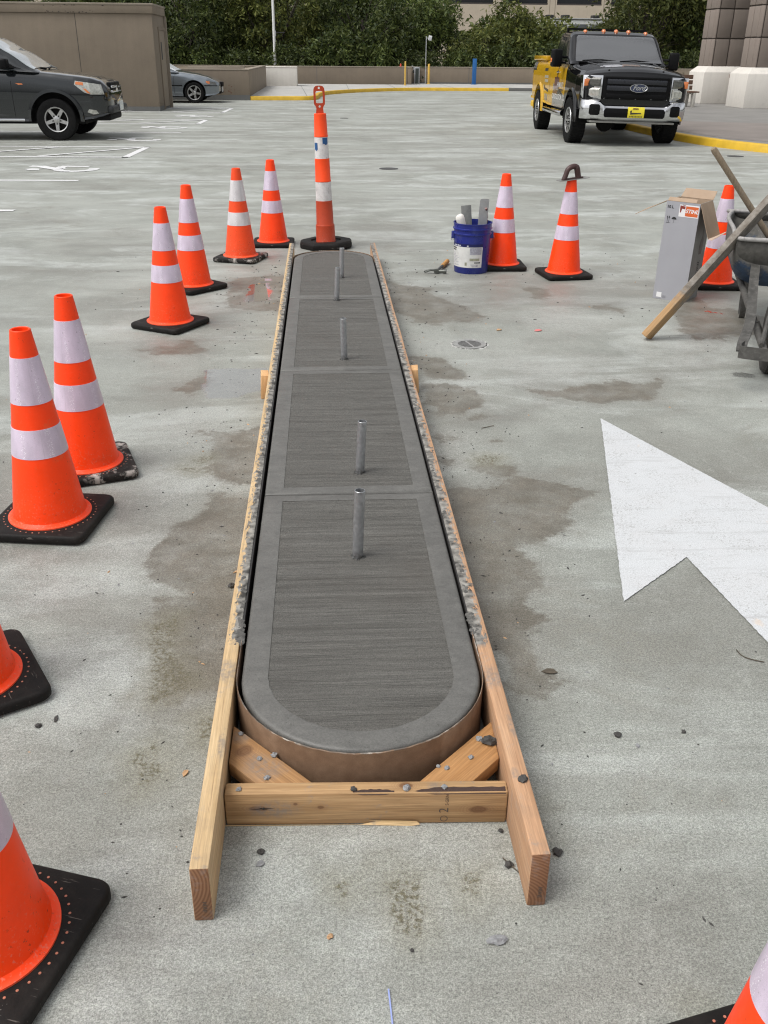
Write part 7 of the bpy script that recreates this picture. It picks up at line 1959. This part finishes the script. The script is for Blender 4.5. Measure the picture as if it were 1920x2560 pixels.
def sedan():
    t = thing('silver_sedan', 'silver blue sedan nose showing past the corner of the stair building', 'car', (-3.36, 35.02, 0), R(90))
    Mp = paint('silver_blue_metallic', (0.20, 0.225, 0.25), 0.6, 0.22, coat=1.0)
    tab = [(0.0, 0.50, 0.36, 0.58, 0.0), (0.05, 0.66, 0.30, 0.64, 0.0), (0.16, 0.76, 0.25, 0.70, 0.005), (0.40, 0.835, 0.22, 0.79, 0.02), (0.8, 0.865, 0.20, 0.865, 0.03), (1.25, 0.87, 0.20, 0.925, 0.03), (1.55, 0.87, 0.20, 0.95, 0.0), (3.4, 0.87, 0.2, 0.99, 0.0), (4.2, 0.82, 0.25, 0.98, 0.0), (4.46, 0.7, 0.35, 0.85, 0.0)]
    shape = [(0.90, 0.0), (0.97, 0.08), (0.985, 0.32), (1.0, 0.60), (0.975, 0.82), (0.92, 0.94), (0.82, 0.985)]
    AX0, AX1, WR = 0.83, 3.55, 0.315
    me = cut_arches(body_loft(tab, shape, 50), [Mp, M_under], [(AX0, 0.325, 0.375), (AX1, 0.325, 0.375)], 1.2, 'body')
    B = link_mesh('body', me, t); bv = mesh_bvh(me)
    ct = [(1.30, 0.76, 0.92, 0.93, 0.0), (1.40, 0.80, 0.92, 0.98, 0.0), (2.1, 0.79, 0.93, 1.34, 0.02), (2.5, 0.77, 0.93, 1.40, 0.03), (3.2, 0.76, 0.94, 1.37, 0.02), (3.9, 0.74, 0.95, 1.05, 0.0), (4.0, 0.72, 0.95, 0.98, 0.0)]
    cm = body_loft(ct, [(1.0, 0.0), (1.0, 0.12), (0.95, 0.45), (0.85, 0.82), (0.79, 0.93), (0.70, 0.985)], 40).mesh('cabin', Mp, smooth=40); C = link_mesh('cabin', cm, t); cb = mesh_bvh(cm)
    add_patch('windscreen', simple('pale_sedan_windscreen', (0.55, 0.58, 0.60), 0.25, 0, var=0.1, vs=3), C, cb, [(-0.74, 1.40), (0.74, 1.40), (0.60, 2.12), (-0.60, 2.12)], (0, 0, 3), (1, 0, 0), (0, 1, 0), (0, 0, -1), off=0.016, res=0.035)  # windscreen in one pale grey tone
    mb = MB(); mb.strap([(-0.2, 1.40, 0.965), (-0.5, 1.43, 0.985), (-0.72, 1.45, 0.975)], 0.02, 0.016); mb.build('wiper', M_black, t, smooth=0)
    for sg in (-1, 1):
        add_patch('side_window', M_glass, C, cb, [(1.85, 1.0), (2.7, 1.0), (2.7, 1.33), (2.35, 1.33)], (sg*2, 0, 0), (0, 1, 0), (0, 0, 1), (-sg, 0, 0), off=0.006)
        hl = add_patch('headlight', M_lensdk, B, bv, [(0.10, 0.555), (0.13, 0.635), (0.42, 0.685), (0.44, 0.64), (0.36, 0.575)], (sg*2, 0, 0), (0, 1, 0), (0, 0, 1), (-sg, 0, 0), off=0.010, res=0.04)
        add_patch('turn_lens', M_amber, hl, bv, [(0.31, 0.585), (0.31, 0.658), (0.42, 0.675), (0.43, 0.64), (0.37, 0.59)], (sg*2, 0, 0), (0, 1, 0), (0, 0, 1), (-sg, 0, 0), off=0.016, res=0.04)
        for s0, s1, z in ((0.04, 0.50, 0.515), (1.20, 1.75, 0.52)):
            add_patch('side_moulding', M_black, B, bv, [(s0, z), (s1, z+0.004), (s1, z+0.030), (s0, z+0.026)], (sg*2, 0, 0), (0, 1, 0), (0, 0, 1), (-sg, 0, 0), off=0.010, res=0.08)
        add_patch('panel_gap', M_under, B, bv, [(1.475, 0.3), (1.485, 0.3), (1.485, 0.94), (1.475, 0.94)], (sg*2, 0, 0), (0, 1, 0), (0, 0, 1), (-sg, 0, 0), off=0.002, skirt=0, res=0.15)
        mb = MB(); mb.box(-0.10, 0.10, -0.06, 0.10, -0.075, 0.075); mb.build('grille', M_black, t, (sg*0.13, 0.0, 0.56), bevel=0.03)
    mb = MB(); mb.box(-0.5, 0.5, -0.02, 0.15, 0.28, 0.36); mb.build('air_intake', M_black, t, bevel=0.03)
    mb = MB(); mb.box(-0.16, 0.16, -0.018, 0.0, -0.09, 0.08); mb.build('licence_plate', simple('pale_plate', (0.62, 0.62, 0.6), 0.35), t, (0, -0.02, 0.42), smooth=0)
    mb = MB(); mb.box(-0.62, 0.62, 0.4, 4.2, 0.17, 0.70); mb.build('underbody', M_under, t)
    W3 = wheel_meshes(WR, 0.22, 0.225, 5, 5, tread=False)
    for sg in (-1, 1):
        put_wheel(t, W3, sg*0.765, AX0, WR, sg, spin=R(8)); put_wheel(t, W3, sg*0.765, AX1, WR, sg)
sedan()
bpy.context.view_layer.update()
